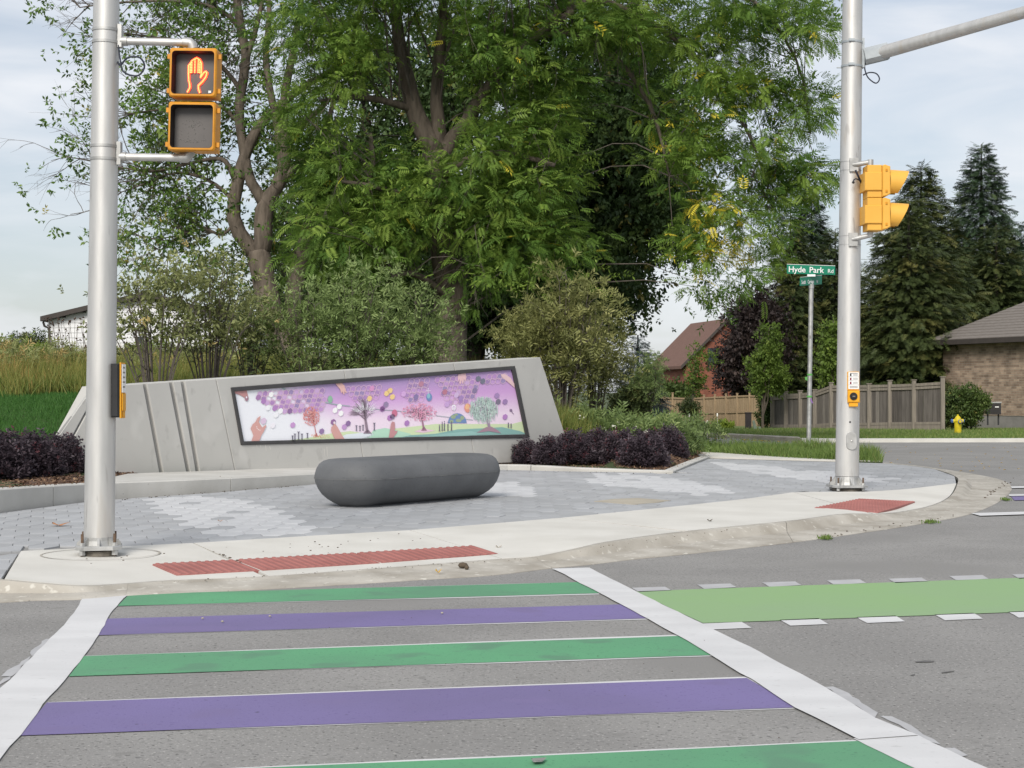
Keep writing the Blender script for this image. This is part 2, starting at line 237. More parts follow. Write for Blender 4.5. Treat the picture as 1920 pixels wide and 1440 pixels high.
# ------------------------------------------------------------------ mesh building
OFF = {}
def link(o, parent=None):
    COL.objects.link(o)
    if parent is not None: o.parent = parent
    return o
def meta(o, label=None, cat=None, group=None, kind=None):
    if label: o['label'] = label
    if cat: o['category'] = cat
    if group: o['group'] = group
    if kind: o['kind'] = kind
    return o
def thing(name, loc, label, cat, group=None, kind=None):
    o = bpy.data.objects.new(name, None); o.empty_display_size = 0.2
    o.location = loc; COL.objects.link(o); OFF[o.name] = Vector(loc)
    return meta(o, label, cat, group, kind)
class MB:
    def __init__(s): s.v, s.f, s.t = [], [], []
    def add(s, vs, fs):
        b = len(s.v); s.v.extend(tuple(x) for x in vs); s.f.extend(tuple(i + b for i in f) for f in fs); return s
    def box(s, c, sz, rot=None):
        c = Vector(c); h = [x / 2 for x in sz]; rot = rot or Matrix.Identity(3)
        vs = [c + rot @ Vector((x * h[0], y * h[1], z * h[2])) for x in (-1, 1) for y in (-1, 1) for z in (-1, 1)]
        return s.add(vs, [(0, 1, 3, 2), (4, 6, 7, 5), (0, 4, 5, 1), (2, 3, 7, 6), (0, 2, 6, 4), (1, 5, 7, 3)])
    def prism(s, pts, d):
        """Polygon pts (any order in space) swept by vector d."""
        n = len(pts); pts = [Vector(p) for p in pts]; d = Vector(d)
        vs = pts + [p + d for p in pts]
        fs = [tuple(range(n)), tuple(range(2 * n - 1, n - 1, -1))] + [(i, i + n, (i + 1) % n + n, (i + 1) % n) for i in range(n)]
        return s.add(vs, fs)
    def bevel_prism(s, pts, d, b):
        """Polygon swept by d with its far rim drawn in by b: a soft edge all round the seen face."""
        pts = [Vector(p) for p in pts]; d = Vector(d); n = len(pts)
        c = sum(pts, Vector()) / n; dn = d.normalized()
        nrm = Vector()
        for k in range(n): nrm += (pts[k] - c).cross(pts[(k + 1) % n] - c)
        nrm.normalize()
        def inset(p, k):
            i1 = nrm.cross((p - pts[k - 1]).normalized()); i2 = nrm.cross((pts[(k + 1) % n] - p).normalized())
            return p + (i1 + i2) * (b / max(0.3, 1 + i1.dot(i2)))
        ins = [inset(p, k) for k, p in enumerate(pts)]
        vs = pts + [p + d - dn * b for p in pts] + [p + d for p in ins]
        fs = [tuple(range(2 * n, 3 * n))]
        for i in range(n):
            j = (i + 1) % n
            fs += [(i, j, j + n, i + n), (i + n, j + n, j + 2 * n, i + 2 * n)]
        return s.add(vs, fs)
    def tube(s, path, rad, n=8, cap=True):
        path = [Vector(p) for p in path]; m = len(path)
        if not hasattr(rad, '__len__'): rad = [rad] * m
        up = None; b = len(s.v)
        for i, p in enumerate(path):
            t = (path[min(i + 1, m - 1)] - path[max(i - 1, 0)]).normalized()
            if up is None: up = t.orthogonal().normalized()
            up = (up - t * up.dot(t)); up = up.normalized() if up.length > 1e-6 else t.orthogonal().normalized()
            w = t.cross(up)
            for k in range(n):
                a = 2 * math.pi * k / n
                s.v.append(tuple(p + (up * math.cos(a) + w * math.sin(a)) * rad[i]))
        for i in range(m - 1):
            for k in range(n):
                k2 = (k + 1) % n
                s.f.append((b + i * n + k, b + i * n + k2, b + (i + 1) * n + k2, b + (i + 1) * n + k))
        if cap:
            s.f.append(tuple(b + k for k in range(n - 1, -1, -1))); s.f.append(tuple(b + (m - 1) * n + k for k in range(n)))
        return s
    def lathe(s, base, prof, n=16, axis=(0, 0, 1)):
        ax = Vector(axis).normalized(); base = Vector(base)
        return s.tube([base + ax * h for h, r in prof], [max(r, 1e-4) for h, r in prof], n) if all(prof[i][0] != prof[i + 1][0] for i in range(len(prof) - 1)) else s.tube([base + ax * (h + 1e-4 * i) for i, (h, r) in enumerate(prof)], [max(r, 1e-4) for h, r in prof], n)
    def ball(s, c, r, n=8, sq=(1, 1, 1)):
        c = Vector(c); m = max(4, n // 2); b = len(s.v)
        for i in range(1, m):
            th = math.pi * i / m
            for k in range(n):
                a = 2 * math.pi * k / n
                s.v.append((c.x + r * sq[0] * math.sin(th) * math.cos(a), c.y + r * sq[1] * math.sin(th) * math.sin(a), c.z + r * sq[2] * math.cos(th)))
        s.v.append((c.x, c.y, c.z + r * sq[2])); s.v.append((c.x, c.y, c.z - r * sq[2]))
        tp, bt = len(s.v) - 2, len(s.v) - 1
        for i in range(m - 2):
            for k in range(n):
                k2 = (k + 1) % n
                s.f.append((b + i * n + k, b + (i + 1) * n + k, b + (i + 1) * n + k2, b + i * n + k2))
        for k in range(n):
            s.f.append((tp, b + k, b + (k + 1) % n)); s.f.append((bt, b + (m - 2) * n + (k + 1) % n, b + (m - 2) * n + k))
        return s
    def build(s, name, material, parent=None, smooth=False, origin=None, uv=None, auto=None):
        root = parent
        while root is not None and root.parent is not None: root = root.parent
        off = OFF.get(root.name, Vector()) if root is not None else (Vector(origin) if origin is not None else Vector())
        me = bpy.data.meshes.new(name)
        me.from_pydata([(x - off.x, y - off.y, z - off.z) for x, y, z in s.v], [], s.f)
        me.materials.append(material)
        if smooth: me.polygons.foreach_set('use_smooth', [True] * len(me.polygons))
        if uv is not None:                       # box-style UVs in metres along direction uv and z
            u = me.uv_layers.new(name='UVMap'); ud = Vector(uv).normalized()
            co = [Vector(v) for v in s.v]
            for lp in me.loops:
                c = co[lp.vertex_index]; u.data[lp.index].uv = (c.dot(ud), c.z)
        me.validate(); me.update()
        if smooth and auto: me.set_sharp_from_angle(angle=R(auto))
        o = bpy.data.objects.new(name, me); link(o, parent)
        if root is None:
            o.location = off; OFF[o.name] = off
        return o

# numpy scatter of a small template over many places, with a per-piece tint
def scatter_mesh(name, tv, tf, pos, mats, tint, material, parent=None, tjit=0.06, kind=None):
    tv = np.asarray(tv, np.float32); tf = np.asarray(tf, np.int32)
    n, k = len(pos), len(tv)
    v = np.einsum('nij,kj->nki', mats, tv) + np.asarray(pos)[:, None, :]
    root = parent
    while root is not None and root.parent is not None: root = root.parent
    if root is not None: v = v - np.array(OFF.get(root.name, (0, 0, 0)))[None, None, :]
    nf, sz = tf.shape
    f = tf[None] + (np.arange(n) * k)[:, None, None]
    me = bpy.data.meshes.new(name)
    me.vertices.add(n * k); me.vertices.foreach_set('co', v.astype(np.float32).ravel())
    me.loops.add(n * nf * sz); me.loops.foreach_set('vertex_index', f.astype(np.int32).ravel())
    me.polygons.add(n * nf); me.polygons.foreach_set('loop_start', np.arange(n * nf, dtype=np.int32) * sz)
    a = me.attributes.new('tint', 'FLOAT', 'POINT')
    t = np.repeat(np.asarray(tint, np.float32), k)
    if tjit:
        q = 4 if k % 4 == 0 else 1
        t = np.where(t > 0.9, t, np.clip(t + np.repeat(rng.normal(0, tjit, n * k // q), q), 0, 0.89))
    a.data.foreach_set('value', t.astype(np.float32))
    me.materials.append(material); me.update(calc_edges=True); me.validate()
    o = bpy.data.objects.new(name, me); link(o, parent)
    if kind: o['kind'] = kind
    return o
def norm(a): return a / np.maximum(np.linalg.norm(a, axis=-1, keepdims=True), 1e-9)
def frames(d, up=None, roll=0.0):
    """Matrices whose 2nd column points along d and whose 3rd stays near up."""
    d = norm(np.asarray(d, float)); n = len(d)
    up = np.tile(np.array([0, 0, 1.0]), (n, 1)) if up is None else norm(np.asarray(up, float))
    up = up + rng.normal(0, 0.12 + roll, (n, 3))
    x = norm(np.cross(d, up)); z = np.cross(x, d)
    return np.stack([x, d, z], axis=2)
def sphere_dirs(n):
    return norm(rng.normal(0, 1, (n, 3)))
# leaf templates (along +Y, unit length); every leaflet is a folded diamond
def leaflet(base, d, L, w, nrm):
    base, d, nrm = Vector(base), Vector(d).normalized(), Vector(nrm).normalized()
    s = d.cross(nrm).normalized()
    return [base, base + d * L * 0.45 + s * w + nrm * w * 0.25, base + d * L, base + d * L * 0.45 - s * w + nrm * w * 0.25]
def pinnate(pairs=6, droop=0.32, L=0.30, w=0.042):
    v, f = [], []
    for i in range(pairs + 1):
        y = 0.14 + 0.72 * i / pairs
        c = (0, y, -droop * y * y); slope = -2 * droop * y
        sizes = L * (0.75 + 0.5 * math.sin(math.pi * min(1, y)))
        if i == pairs: dirs = [(0, 1, slope - 0.3)]
        else: dirs = [(sx * 0.9, 0.55, slope * .6 - 0.22) for sx in (-1, 1)]
        for d in dirs:
            b = len(v); v += leaflet(c, d, sizes, w, (0, 0.35, 1)); f.append((b, b + 1, b + 2, b + 3))
    return [tuple(x) for x in v], f
def sprig(n=7, w=0.13, L=0.5, seed=3, spread=1.0):
    r = random.Random(seed); v, f = [], []
    for i in range(n):
        y = 0.1 + 0.8 * i / n; a = r.uniform(0, 6.28)
        d = (math.cos(a) * spread, 0.55, math.sin(a) * spread * 0.8 - 0.15)
        nr = (r.uniform(-.6, .6), r.uniform(-.3, .3), 1)
        b = len(v); v += leaflet((0, y, 0), d, L * r.uniform(0.75, 1.2), w, nr); f.append((b, b + 1, b + 2, b + 3))
    return [tuple(x) for x in v], f
def needle_spray(n=9, droop=0.25, L=0.42, w=0.045):
    v, f = [], []
    for i in range(n):
        y = 0.05 + 0.8 * i / n; sx = -1 if i % 2 else 1
        d = (sx * 0.75, 0.75, -0.15 - droop * y)
        b = len(v); v += leaflet((0, y, -droop * y * y), d, L * (1 - 0.5 * y), w, (0, 0.2, 1)); f.append((b, b + 1, b + 2, b + 3))
    b = len(v); v += leaflet((0, 0.5, -droop * 0.25), (0, 1, -0.3), 0.5, w, (0, 0.2, 1)); f.append((b, b + 1, b + 2, b + 3))
    return [tuple(x) for x in v], f
T_PIN = pinnate()
T_PIN2, T_PIN3 = pinnate(5, 0.16, 0.34, 0.050), pinnate(8, 0.42, 0.25, 0.034)
T_BUNCH = sprig(11, 0.055, 0.34, 21)
T_SPRIG = sprig()
T_FINE = sprig(9, 0.085, 0.38, 5)
T_NARROW = sprig(9, 0.055, 0.42, 8)
T_NEEDLE = needle_spray()
def inside(p, poly):
    x, y = p; c = False; n = len(poly)
    for i in range(n):
        x1, y1 = poly[i]; x2, y2 = poly[i - 1]
        if (y1 > y) != (y2 > y) and x < (x2 - x1) * (y - y1) / (y2 - y1) + x1: c = not c
    return c
def resample(pts, n):
    pts = [Vector(p) for p in pts]; ds = [0]
    for a, b in zip(pts, pts[1:]): ds.append(ds[-1] + (b - a).length)
    out = []
    for k in range(n):
        t = ds[-1] * k / (n - 1); i = 0
        while i < len(ds) - 2 and ds[i + 1] < t: i += 1
        u = (t - ds[i]) / max(1e-9, ds[i + 1] - ds[i]); out.append(pts[i].lerp(pts[i + 1], min(1, max(0, u))))
    return out
def smooth_path(pts, n):
    """Catmull-Rom through pts."""
    pts = [Vector(p) for p in pts]; m = len(pts); out = []
    for k in range(n):
        t = (m - 1) * k / (n - 1); i = min(m - 2, int(t)); u = t - i
        p0, p1, p2, p3 = pts[max(0, i - 1)], pts[i], pts[i + 1], pts[min(m - 1, i + 2)]
        out.append(0.5 * ((2 * p1) + (p2 - p0) * u + (2 * p0 - 5 * p1 + 4 * p2 - p3) * u * u + (3 * p1 - p0 - 3 * p2 + p3) * u ** 3))
    return out
def lerp_list(xs, ys, x):
    return float(np.interp(x, xs, ys))
def sstep(a, b, x):
    t = np.clip((x - a) / (b - a), 0, 1); return t * t * (3 - 2 * t)
# ================================================================== THE SETTING
def sheet(name, pts, material, kind='structure', parent=None, label=None, origin=None):
    b = MB(); b.add(pts, [tuple(range(len(pts)))])
    o = b.build(name, material, parent)
    if parent is None: meta(o, label, None, None, kind)
    elif label: o['label'] = label
    return o
def flat(pts, dz):                                # pixel list -> place list on the ground at height dz
    return [G(x, y, dz) for x, y in pts]

ground = sheet('ground', [(-3000, -60, -1.0), (3000, -60, -1.0), (3000, 4000, -1.0), (-3000, 4000, -1.0)], M['ground'])
road = sheet('road', [(-60, -40, 0), (70, -40, 0), (70, 52, 0), (-60, 52, 0)], M['asphalt'])

# ------------------------------------------------------------------ painted markings, thin sheets with worn edges
def ragged(pts, amp, step=0.12, seed=0):
    """Outline with every edge cut into short pieces that wander by amp."""
    r = random.Random(seed); out = []
    for i, a in enumerate(pts):
        b = pts[(i + 1) % len(pts)]; d = b - a; L = d.length; n = max(1, int(L / step)); q = Vector((-d.y, d.x, 0)).normalized(); w = 0
        for k in range(n):
            w = 0.6 * w + r.uniform(-amp, amp) if k else 0
            out.append(a + d * (k / n) + q * w)
    return out
from mathutils.geometry import tessellate_polygon
def poly_sheet(name, pts, material, parent):
    b = MB(); tris = tessellate_polygon([pts]); b.add(pts, [tuple(t) for t in tris])
    o = b.build(name, material, parent)
    me = o.data
    for p in me.polygons:                         # all faces up
        if p.normal.z < 0: p.flip()
    return o
L_left = [(157, 1119), (143, 1142), (120, 1172), (93, 1197), (60, 1232), (33, 1260), (0, 1290), (-60, 1352), (-160, 1462)]
L_right = [(243, 1113), (224, 1130), (207, 1150), (190, 1180), (157, 1230), (80, 1320), (40, 1377), (0, 1423), (-70, 1500)]
R_left = [(1035, 1066), (1068, 1082), (1125, 1112), (1215, 1160), (1335, 1229), (1410, 1273), (1490, 1326), (1610, 1386)]
R_right = [(1105, 1064), (1190, 1107), (1320, 1170), (1425, 1222), (1500, 1262), (1640, 1345), (1722, 1378)]
line_l = poly_sheet('crosswalk_edge_line', ragged(flat(L_left + L_right[::-1], 0.006), 0.006, 0.16, seed=1), M['white_paint'], road)
line_r = poly_sheet('crosswalk_edge_line', ragged(flat(R_left + R_right[::-1], 0.009), 0.005, 0.16, seed=2), M['white_paint'], road)
poly_sheet('crosswalk_edge_line', ragged(flat([(1600, 1384), (1717, 1441), (1850, 1512), (1995, 1512), (1855, 1441), (1720, 1377)], 0.006), 0.007, seed=3), M['white_paint'], road)
for k, pts in enumerate([[(97, 1197), (60, 1230), (56, 1224), (86, 1198)], [(64, 1226), (22, 1268), (2, 1268), (14, 1256), (40, 1240)], [(20, 1268), (-12, 1300), (-14, 1290), (6, 1272)],
                         [(1545, 1288), (1562, 1287), (1598, 1306), (1646, 1336), (1640, 1346), (1590, 1316)], [(1650, 1342), (1672, 1343), (1720, 1368), (1764, 1396), (1742, 1390), (1700, 1368)], [(1770, 1402), (1790, 1402), (1815, 1416), (1800, 1419)]]):
    poly_sheet('paint_drip', ragged(flat(pts, 0.003), 0.010, 0.07, seed=20 + k), M['grey_paint'], road)
stripes = [('green', [(243, 1114), (1098, 1091), (1125, 1112), (221, 1136)]), ('purple', [(197, 1160), (1172, 1133), (1218, 1159), (182, 1191)]),
           ('green', [(157, 1230), (1277, 1192), (1336, 1228), (129, 1268)]), ('purple', [(88, 1317), (1400, 1271), (1494, 1326), (36, 1379)]),
           ('green', [(-40, 1463), (1612, 1389), (1768, 1468), (-140, 1562)])]
for k, (c, q) in enumerate(stripes):
    under = [(q[0][0] + 2, q[0][1] - (.5 if k > 1 else 0)), (q[1][0], q[1][1] - (2.4 if k > 1 else 0)), (q[2][0], q[2][1] + 2.4), (q[3][0] + 4, q[3][1] + .4)]
    u = poly_sheet('stripe_primer', ragged(flat(under, 0.002), 0.006, 0.2, seed=30 + k), M['white_paint'], road)
    poly_sheet('crosswalk_stripe', ragged(flat(q, 0.004), 0.004, 0.25, seed=40 + k), M[c + '_paint'], road)['label'] = c + ' painted crosswalk stripe'
poly_sheet('bike_lane_band', ragged(flat([(1190, 1109), (1240, 1107), (1920, 1083), (2300, 1070), (2300, 1133), (1920, 1147), (1318, 1168)], 0.004), 0.004, 0.3, seed=50), M['lime_paint'], road)['label'] = 'light green bicycle crossing band'
up = [(1185, 1102), (1307, 1096), (1429, 1092), (1550, 1088), (1666, 1085), (1780, 1080), (1898, 1077), (2012, 1073), (2126, 1069)]
lo = [(1318, 1169), (1462, 1162), (1606, 1157), (1752, 1152), (1890, 1147), (2030, 1142)]
for k, (x, y) in enumerate(up):
    poly_sheet('lane_dash', ragged(flat([(x, y), (x + 62, y - 2), (x + 74, y + 5), (x + 13, y + 8)], 0.004), 0.003, 0.1, seed=60 + k), M['grey_paint'], road)
for k, (x, y) in enumerate(lo):
    poly_sheet('lane_dash', ragged(flat([(x, y), (x + 73, y - 3), (x + 91, y + 8), (x + 20, y + 11)], 0.004), 0.004, 0.1, seed=80 + k), M['white_paint'], road)
for pts in ([(1820, 962), (1930, 959), (2300, 950), (2300, 955), (1930, 964), (1838, 967)], [(1895, 912), (2300, 906), (2300, 909), (1897, 915)], [(1891, 927), (2300, 918), (2300, 921), (1893, 930)]):
    poly_sheet('side_street_line', flat(pts, 0.012), M['white_paint'], road)
poly_sheet('side_street_stripe', flat([(1896, 931), (2300, 921), (2300, 931), (1902, 938)], 0.008), M['purple_paint'], road)
poly_sheet('road_patch', ragged(flat([(995, 1422), (1025, 1420), (1017, 1428), (1000, 1429)], 0.016), 0.01, 0.05, seed=5), M['asphalt'], road)
# short cracks in the far side of the road
for k, pts in enumerate([[(1715, 1240), (1735, 1238), (1752, 1239), (1750, 1241), (1718, 1242)], [(1765, 1260), (1790, 1257), (1788, 1259), (1766, 1262)], [(1706, 1266), (1716, 1263), (1714, 1267)]]):
    poly_sheet('road_crack', ragged(flat(pts, 0.003), .004, .04, seed=k), M['groove_dark'], road)

# ------------------------------------------------------------------ kerb and gutter, one piece per cast section
A = [(-1400, 1018, .10), (-700, 1050, .10), (-160, 1078, .10), (-60, 1083, .10), (5, 1085, .10), (80, 1092, .08), (160, 1097, .055), (240, 1093, .04), (325, 1087, .03), (480, 1081, .03), (640, 1070, .03), (800, 1058, .03),
     (940, 1047, .03), (1003, 1043, .04), (1070, 1030, .07), (1140, 1015, .10), (1280, 996, .10), (1480, 976, .10), (1580, 963, .10), (1640, 963, .065), (1690, 959, .03), (1747, 947, .03), (1780, 930, .05),
     (1793, 907, .10), (1790, 893, .10), (1750, 879, .10), (1700, 872, .10), (1655, 868, .10)]
C = [(-1450, 1050), (-730, 1090), (-180, 1126), (-80, 1130), (0, 1127), (70, 1123), (157, 1121), (235, 1115), (330, 1110), (480, 1103), (640, 1094), (800, 1084), (925, 1076), (1035, 1063), (1110, 1056), (1185, 1047), (1315, 1034),
     (1495, 1014), (1625, 996), (1713, 983), (1765, 974), (1820, 962), (1872, 940), (1897, 915), (1878, 899), (1815, 886), (1742, 876), (1682, 870)]
AW = [G(x, y, z) for x, y, z in A]; CW = [G(x, y, 0.012) for x, y in C]
N = 240
AS, CS = smooth_path(AW, N), smooth_path(CW, N)
curb = thing('curb', (AW[0].x, AW[0].y, 0), None, None, kind='structure')
cuts = [0, 58, 122, 160, 200, 239]
cuts = [0] + [int(round(i * (N - 1) / (len(A) - 1))) for i in (2, 7, 13, 17, 20, 23)] + [N - 1]
for a, e in zip(cuts, cuts[1:]):
    b = MB(); rows = []
    for i in range(a, e + 1):
        p, q = AS[i].copy(), CS[i]; h = max(0.0, p.z - 0.012)
        wob = 0.006 * math.sin(i * 1.7) + 0.004 * math.sin(i * 4.1)
        if i == a: p = p.lerp(AS[i + 1], 0.04); q = q.lerp(CS[i + 1], 0.04)
        pr = [(0.02, p.z - 0.05), (0.02, p.z - 0.002), (0.15, p.z - 0.003), (0.185 + .3 * wob, p.z - 0.010 - 0.10 * h), (0.23 + .4 * wob, 0.014 + 0.40 * h), (0.27 + .5 * wob, 0.017 + 0.06 * h), (0.4, 0.018), (0.97, 0.010), (1.0, 0.004), (1.0, -0.03)]
        rows.append([Vector((p.x + (q.x - p.x) * t, p.y + (q.y - p.y) * t, z)) for t, z in pr])
    k = len(rows[0]); vs = [v for r_ in rows for v in r_]
    fs = [(i * k + j, i * k + j + 1, (i + 1) * k + j + 1, (i + 1) * k + j) for i in range(len(rows) - 1) for j in range(k - 1)]
    b.add(vs, fs); o = b.build('curb_section', M['curb'], curb, smooth=True, auto=40)

# ------------------------------------------------------------------ concrete sidewalk, slab by slab
back = [(38, 1033), (362, 1018), (640, 1001), (768, 994), (1050, 971), (1280, 948), (1400, 935), (1487, 923), (1560, 922), (1625, 922), (1700, 917), (1793, 906)]
BW = [G(x, y, 0.1) for x, y in back]
sidewalk = thing('sidewalk', (BW[0].x, BW[0].y, 0.1), None, None, kind='structure')
def seg(P_, x0, x1):                              # part of a dense path between two picture columns
    return [p for p in P_ if x0 <= CX + p.x / p.y * F <= x1]
front = [a for a in A[4:24]]
FW = smooth_path([G(x, y, z) for x, y, z in front], 400)
BS = [p for a, e in zip(BW, BW[1:]) for p in [a.lerp(e, t / 40) for t in range(40)]] + [BW[-1]]
col = lambda p: CX + p.x / p.y * F
joints = [((38, 6)), (362, 497), (768, 940), (1050, 1287), (1487, 1636), (1793, 1793)]
tact_z = {}
for k in range(5):
    bpts = [p for p in BS if joints[k][0] - 0.5 <= col(p) <= joints[k + 1][0] + 0.5]
    fpts = [p for p in FW if joints[k][1] - 0.5 <= col(p) <= joints[k + 1][1] + 0.5]
    n = 16; bb, ff = resample(bpts, n), resample(fpts, n)
    g = 0.006                                     # half the joint
    d0 = (bb[1] - bb[0]).normalized() * g; bb[0] += d0; ff[0] += d0; d1 = (bb[-1] - bb[-2]).normalized() * g; bb[-1] -= d1; ff[-1] -= d1
    m = 7; b = MB(); top = []
    for i in range(n):
        for j in range(m):
            p = bb[i].lerp(ff[i], j / (m - 1)); top.append(p)
    fs = [(i * m + j, i * m + j + 1, (i + 1) * m + j + 1, (i + 1) * m + j) for i in range(n - 1) for j in range(m - 1)]
    b.add(top, fs)
    ring = [top[j] for j in range(m)] + [top[i * m + m - 1] for i in range(1, n)] + [top[(n - 1) * m + j] for j in range(m - 2, -1, -1)] + [top[i * m] for i in range(n - 2, 0, -1)]
    lo_ = [p - Vector((0, 0, 0.06)) for p in ring]; q = len(ring)
    b.add(ring + lo_, [(i, (i + 1) % q, (i + 1) % q + q, i + q) for i in range(q)])
    b.build('slab', M['concrete'], sidewalk)
# packed base under the slabs and pavers, dark in the joints
base_poly = [Vector((p.x, p.y, -0.012 + min(p.z, 0.1))) for p in FW[::8]]
bb = MB()
fr, bk = resample(FW, 60), resample(BS, 60)
bb.add([p - Vector((0, 0, 0.025)) for p in fr] + [p - Vector((0, 0, 0.025)) for p in bk], [(i, i + 1, 61 + i, 60 + i) for i in range(59)])
bb.build('joint_bed', M['joint'], sidewalk)

def on_slab(px, py, lift):
    """Point on the sidewalk surface seen at a pixel: between its back edge (0.1) and its front edge."""
    z = 0.1
    for _ in range(6):
        p = G(px, py, z); c = px
        yb = np.interp(c, [x for x, y in back], [y for x, y in back]); yf = np.interp(c, [x for x, y, z_ in front[:-2]], [y for x, y, z_ in front[:-2]]); zf = np.interp(c, [x for x, y, z_ in front[:-2]], [z_ for x, y, z_ in front[:-2]])
        t = min(1, max(0, (py - yb) / max(1, yf - yb))); 
        z = 0.1 + (zf - 0.1) * t
    return G(px, py, z + lift)
def tactile(corners, cells, lift=0.004):
    """Cast plate with rows of raised domes; corners: back-left, back-right, front-right, front-left."""
    c = [on_slab(x, y, lift) for x, y in corners]
    n_ = (c[1] - c[0]).cross(c[3] - c[0]).normalized(); n_ = n_ if n_.z > 0 else -n_
    pl = MB().bevel_prism([p - n_ * 0.03 for p in c], n_ * 0.03, 0.004).build('tactile_plate', M['tactile'], sidewalk)
    b = MB(); nu, nv = cells
    for i in range(nu):
        for j in range(nv):
            u, v = (i + 0.5) / nu, (j + 0.5) / nv
            p = c[0].lerp(c[1], u).lerp(c[3].lerp(c[2], u), v)
            e1 = (c[1] - c[0]).normalized(); e2 = n_.cross(e1); r1, r2 = 0.021, 0.013; vs = []
            for rr, hh in ((r1, -0.001), (r2, 0.006)):
                vs += [p + (e1 * math.cos(a) + e2 * math.sin(a)) * rr + n_ * hh for a in [k * math.pi / 4 for k in range(8)]]
            b.add(vs, [tuple(range(8, 16))] + [(k, (k + 1) % 8, 8 + (k + 1) % 8, 8 + k) for k in range(8)])
    b.build('dome', M['tactile'], pl)['kind'] = 'stuff'
tactile([(286, 1057), (439, 1049.5), (487, 1069), (331, 1077.5)], (10, 14))
tactile([(443, 1049), (666, 1036.5), (712, 1054.5), (493, 1068.5)], (15, 14))
tactile([(669, 1036.3), (888, 1023), (934, 1037.5), (716, 1054)], (15, 14))
tactile([(1612, 935), (1716, 940), (1646, 961), (1526, 952)], (20, 14), 0.004)

# ------------------------------------------------------------------ plaza of hexagonal pavers
plaza_px = [(-690, 1049), (-240, 1073), (-60, 1081.5), (3, 1083.5), (38, 1033), (362, 1018), (640, 1001), (768, 994), (1050, 971), (1280, 948), (1400, 935), (1487, 923), (1625, 922), (1700, 917), (1793, 906.5), (1790, 893), (1750, 879), (1700, 872), (1655, 868.5),
            (1480, 864), (1330, 860), (1262, 887), (1080, 884), (940, 881), (760, 893), (590, 908), (400, 924), (220, 936), (155, 942), (0, 962), (-240, 992), (-690, 1038)]
plaza_w = [G(x, y, 0.094) for x, y in plaza_px]; plaza_xy = [(p.x, p.y) for p in plaza_w]
paving = poly_sheet('plaza_paving', [Vector((p.x, p.y, 0.078)) for p in plaza_w], M['joint'], None); paving['kind'] = 'structure'
patches = [[(275, 936), (330, 931), (430, 932), (490, 945), (545, 968), (592, 985), (560, 1000), (440, 1003), (372, 995), (300, 957)],
           [(860, 903), (960, 903), (1036, 925), (1000, 930), (850, 932)],
           [(1105, 889), (1170, 888), (1290, 901), (1402, 924), (1330, 929), (1240, 921), (1180, 913), (1105, 903)],
           [(1322, 866), (1400, 870), (1500, 880), (1692, 897), (1650, 904), (1540, 903), (1450, 891), (1380, 883)]]
HW, HD = 0.245, 0.43                              # paver width across its points, and depth
def hexa(cx, cy, z, inset=0.0):
    w, d = HW / 2 - inset, HD / 2 - inset * 1.3
    return [Vector((cx - w, cy, z)), Vector((cx - w / 2, cy - d, z)), Vector((cx + w / 2, cy - d, z)), Vector((cx + w, cy, z)), Vector((cx + w / 2, cy + d, z)), Vector((cx - w / 2, cy + d, z))]
def hex_verts(ring):
    c = sum(ring, Vector()) / len(ring); n = len(ring)
    o1 = [c + (p - c) * 0.98 for p in ring]; o2 = [c + (p - c) * 0.955 for p in ring]
    vs = [Vector((p.x, p.y, 0.07)) for p in o1] + [Vector((p.x, p.y, 0.0915)) for p in o1] + [Vector((p.x, p.y, 0.094)) for p in o2]
    fs = [tuple(range(2 * n, 3 * n))] + [(i, (i + 1) % n, (i + 1) % n + n, i + n) for i in range(n)] + [(i + n, (i + 1) % n + n, (i + 1) % n + 2 * n, i + 2 * n) for i in range(n)]
    return vs, fs
paver_me = {}
for key in ('paver_grey', 'paver_dark', 'paver_light', 'paver_white'):
    me = bpy.data.meshes.new('paver'); vs, fs = hex_verts(hexa(0, 0, 0)); me.from_pydata([tuple(v) for v in vs], [], fs); me.materials.append(M[key]); me.update(); paver_me[key] = me
loose = {k: MB() for k in paver_me}; cand = []
edges = [(plaza_xy[i], plaza_xy[(i + 1) % len(plaza_xy)]) for i in range(len(plaza_xy))]
area2 = sum(a[0] * b[1] - b[0] * a[1] for a, b in edges); sgn = 1 if area2 > 0 else -1
def clip_hex(ring):
    for (x1, y1), (x2, y2) in edges:
        dx, dy = x2 - x1, y2 - y1; L = math.hypot(dx, dy)
        c = sum(ring, Vector()) / max(1, len(ring)) if ring else None
        if c is None: return []
        t = ((c.x - x1) * dx + (c.y - y1) * dy) / L / L
        if t < -0.25 / L or t > 1 + 0.25 / L: continue
        f = lambda p: sgn * (dx * (p.y - y1) - dy * (p.x - x1)) / L
        ds = [f(p) for p in ring]
        if abs(f(c)) > 0.35 or min(ds) >= 0: continue
        out = []
        for i in range(len(ring)):
            a, b = ring[i], ring[(i + 1) % len(ring)]; da, db = ds[i], ds[(i + 1) % len(ring)]
            if da >= 0: out.append(a)
            if (da >= 0) != (db >= 0): out.append(a.lerp(b, da / (da - db)))
        ring = out
        if len(ring) < 3: return []
    return ring
r_ = random.Random(4)
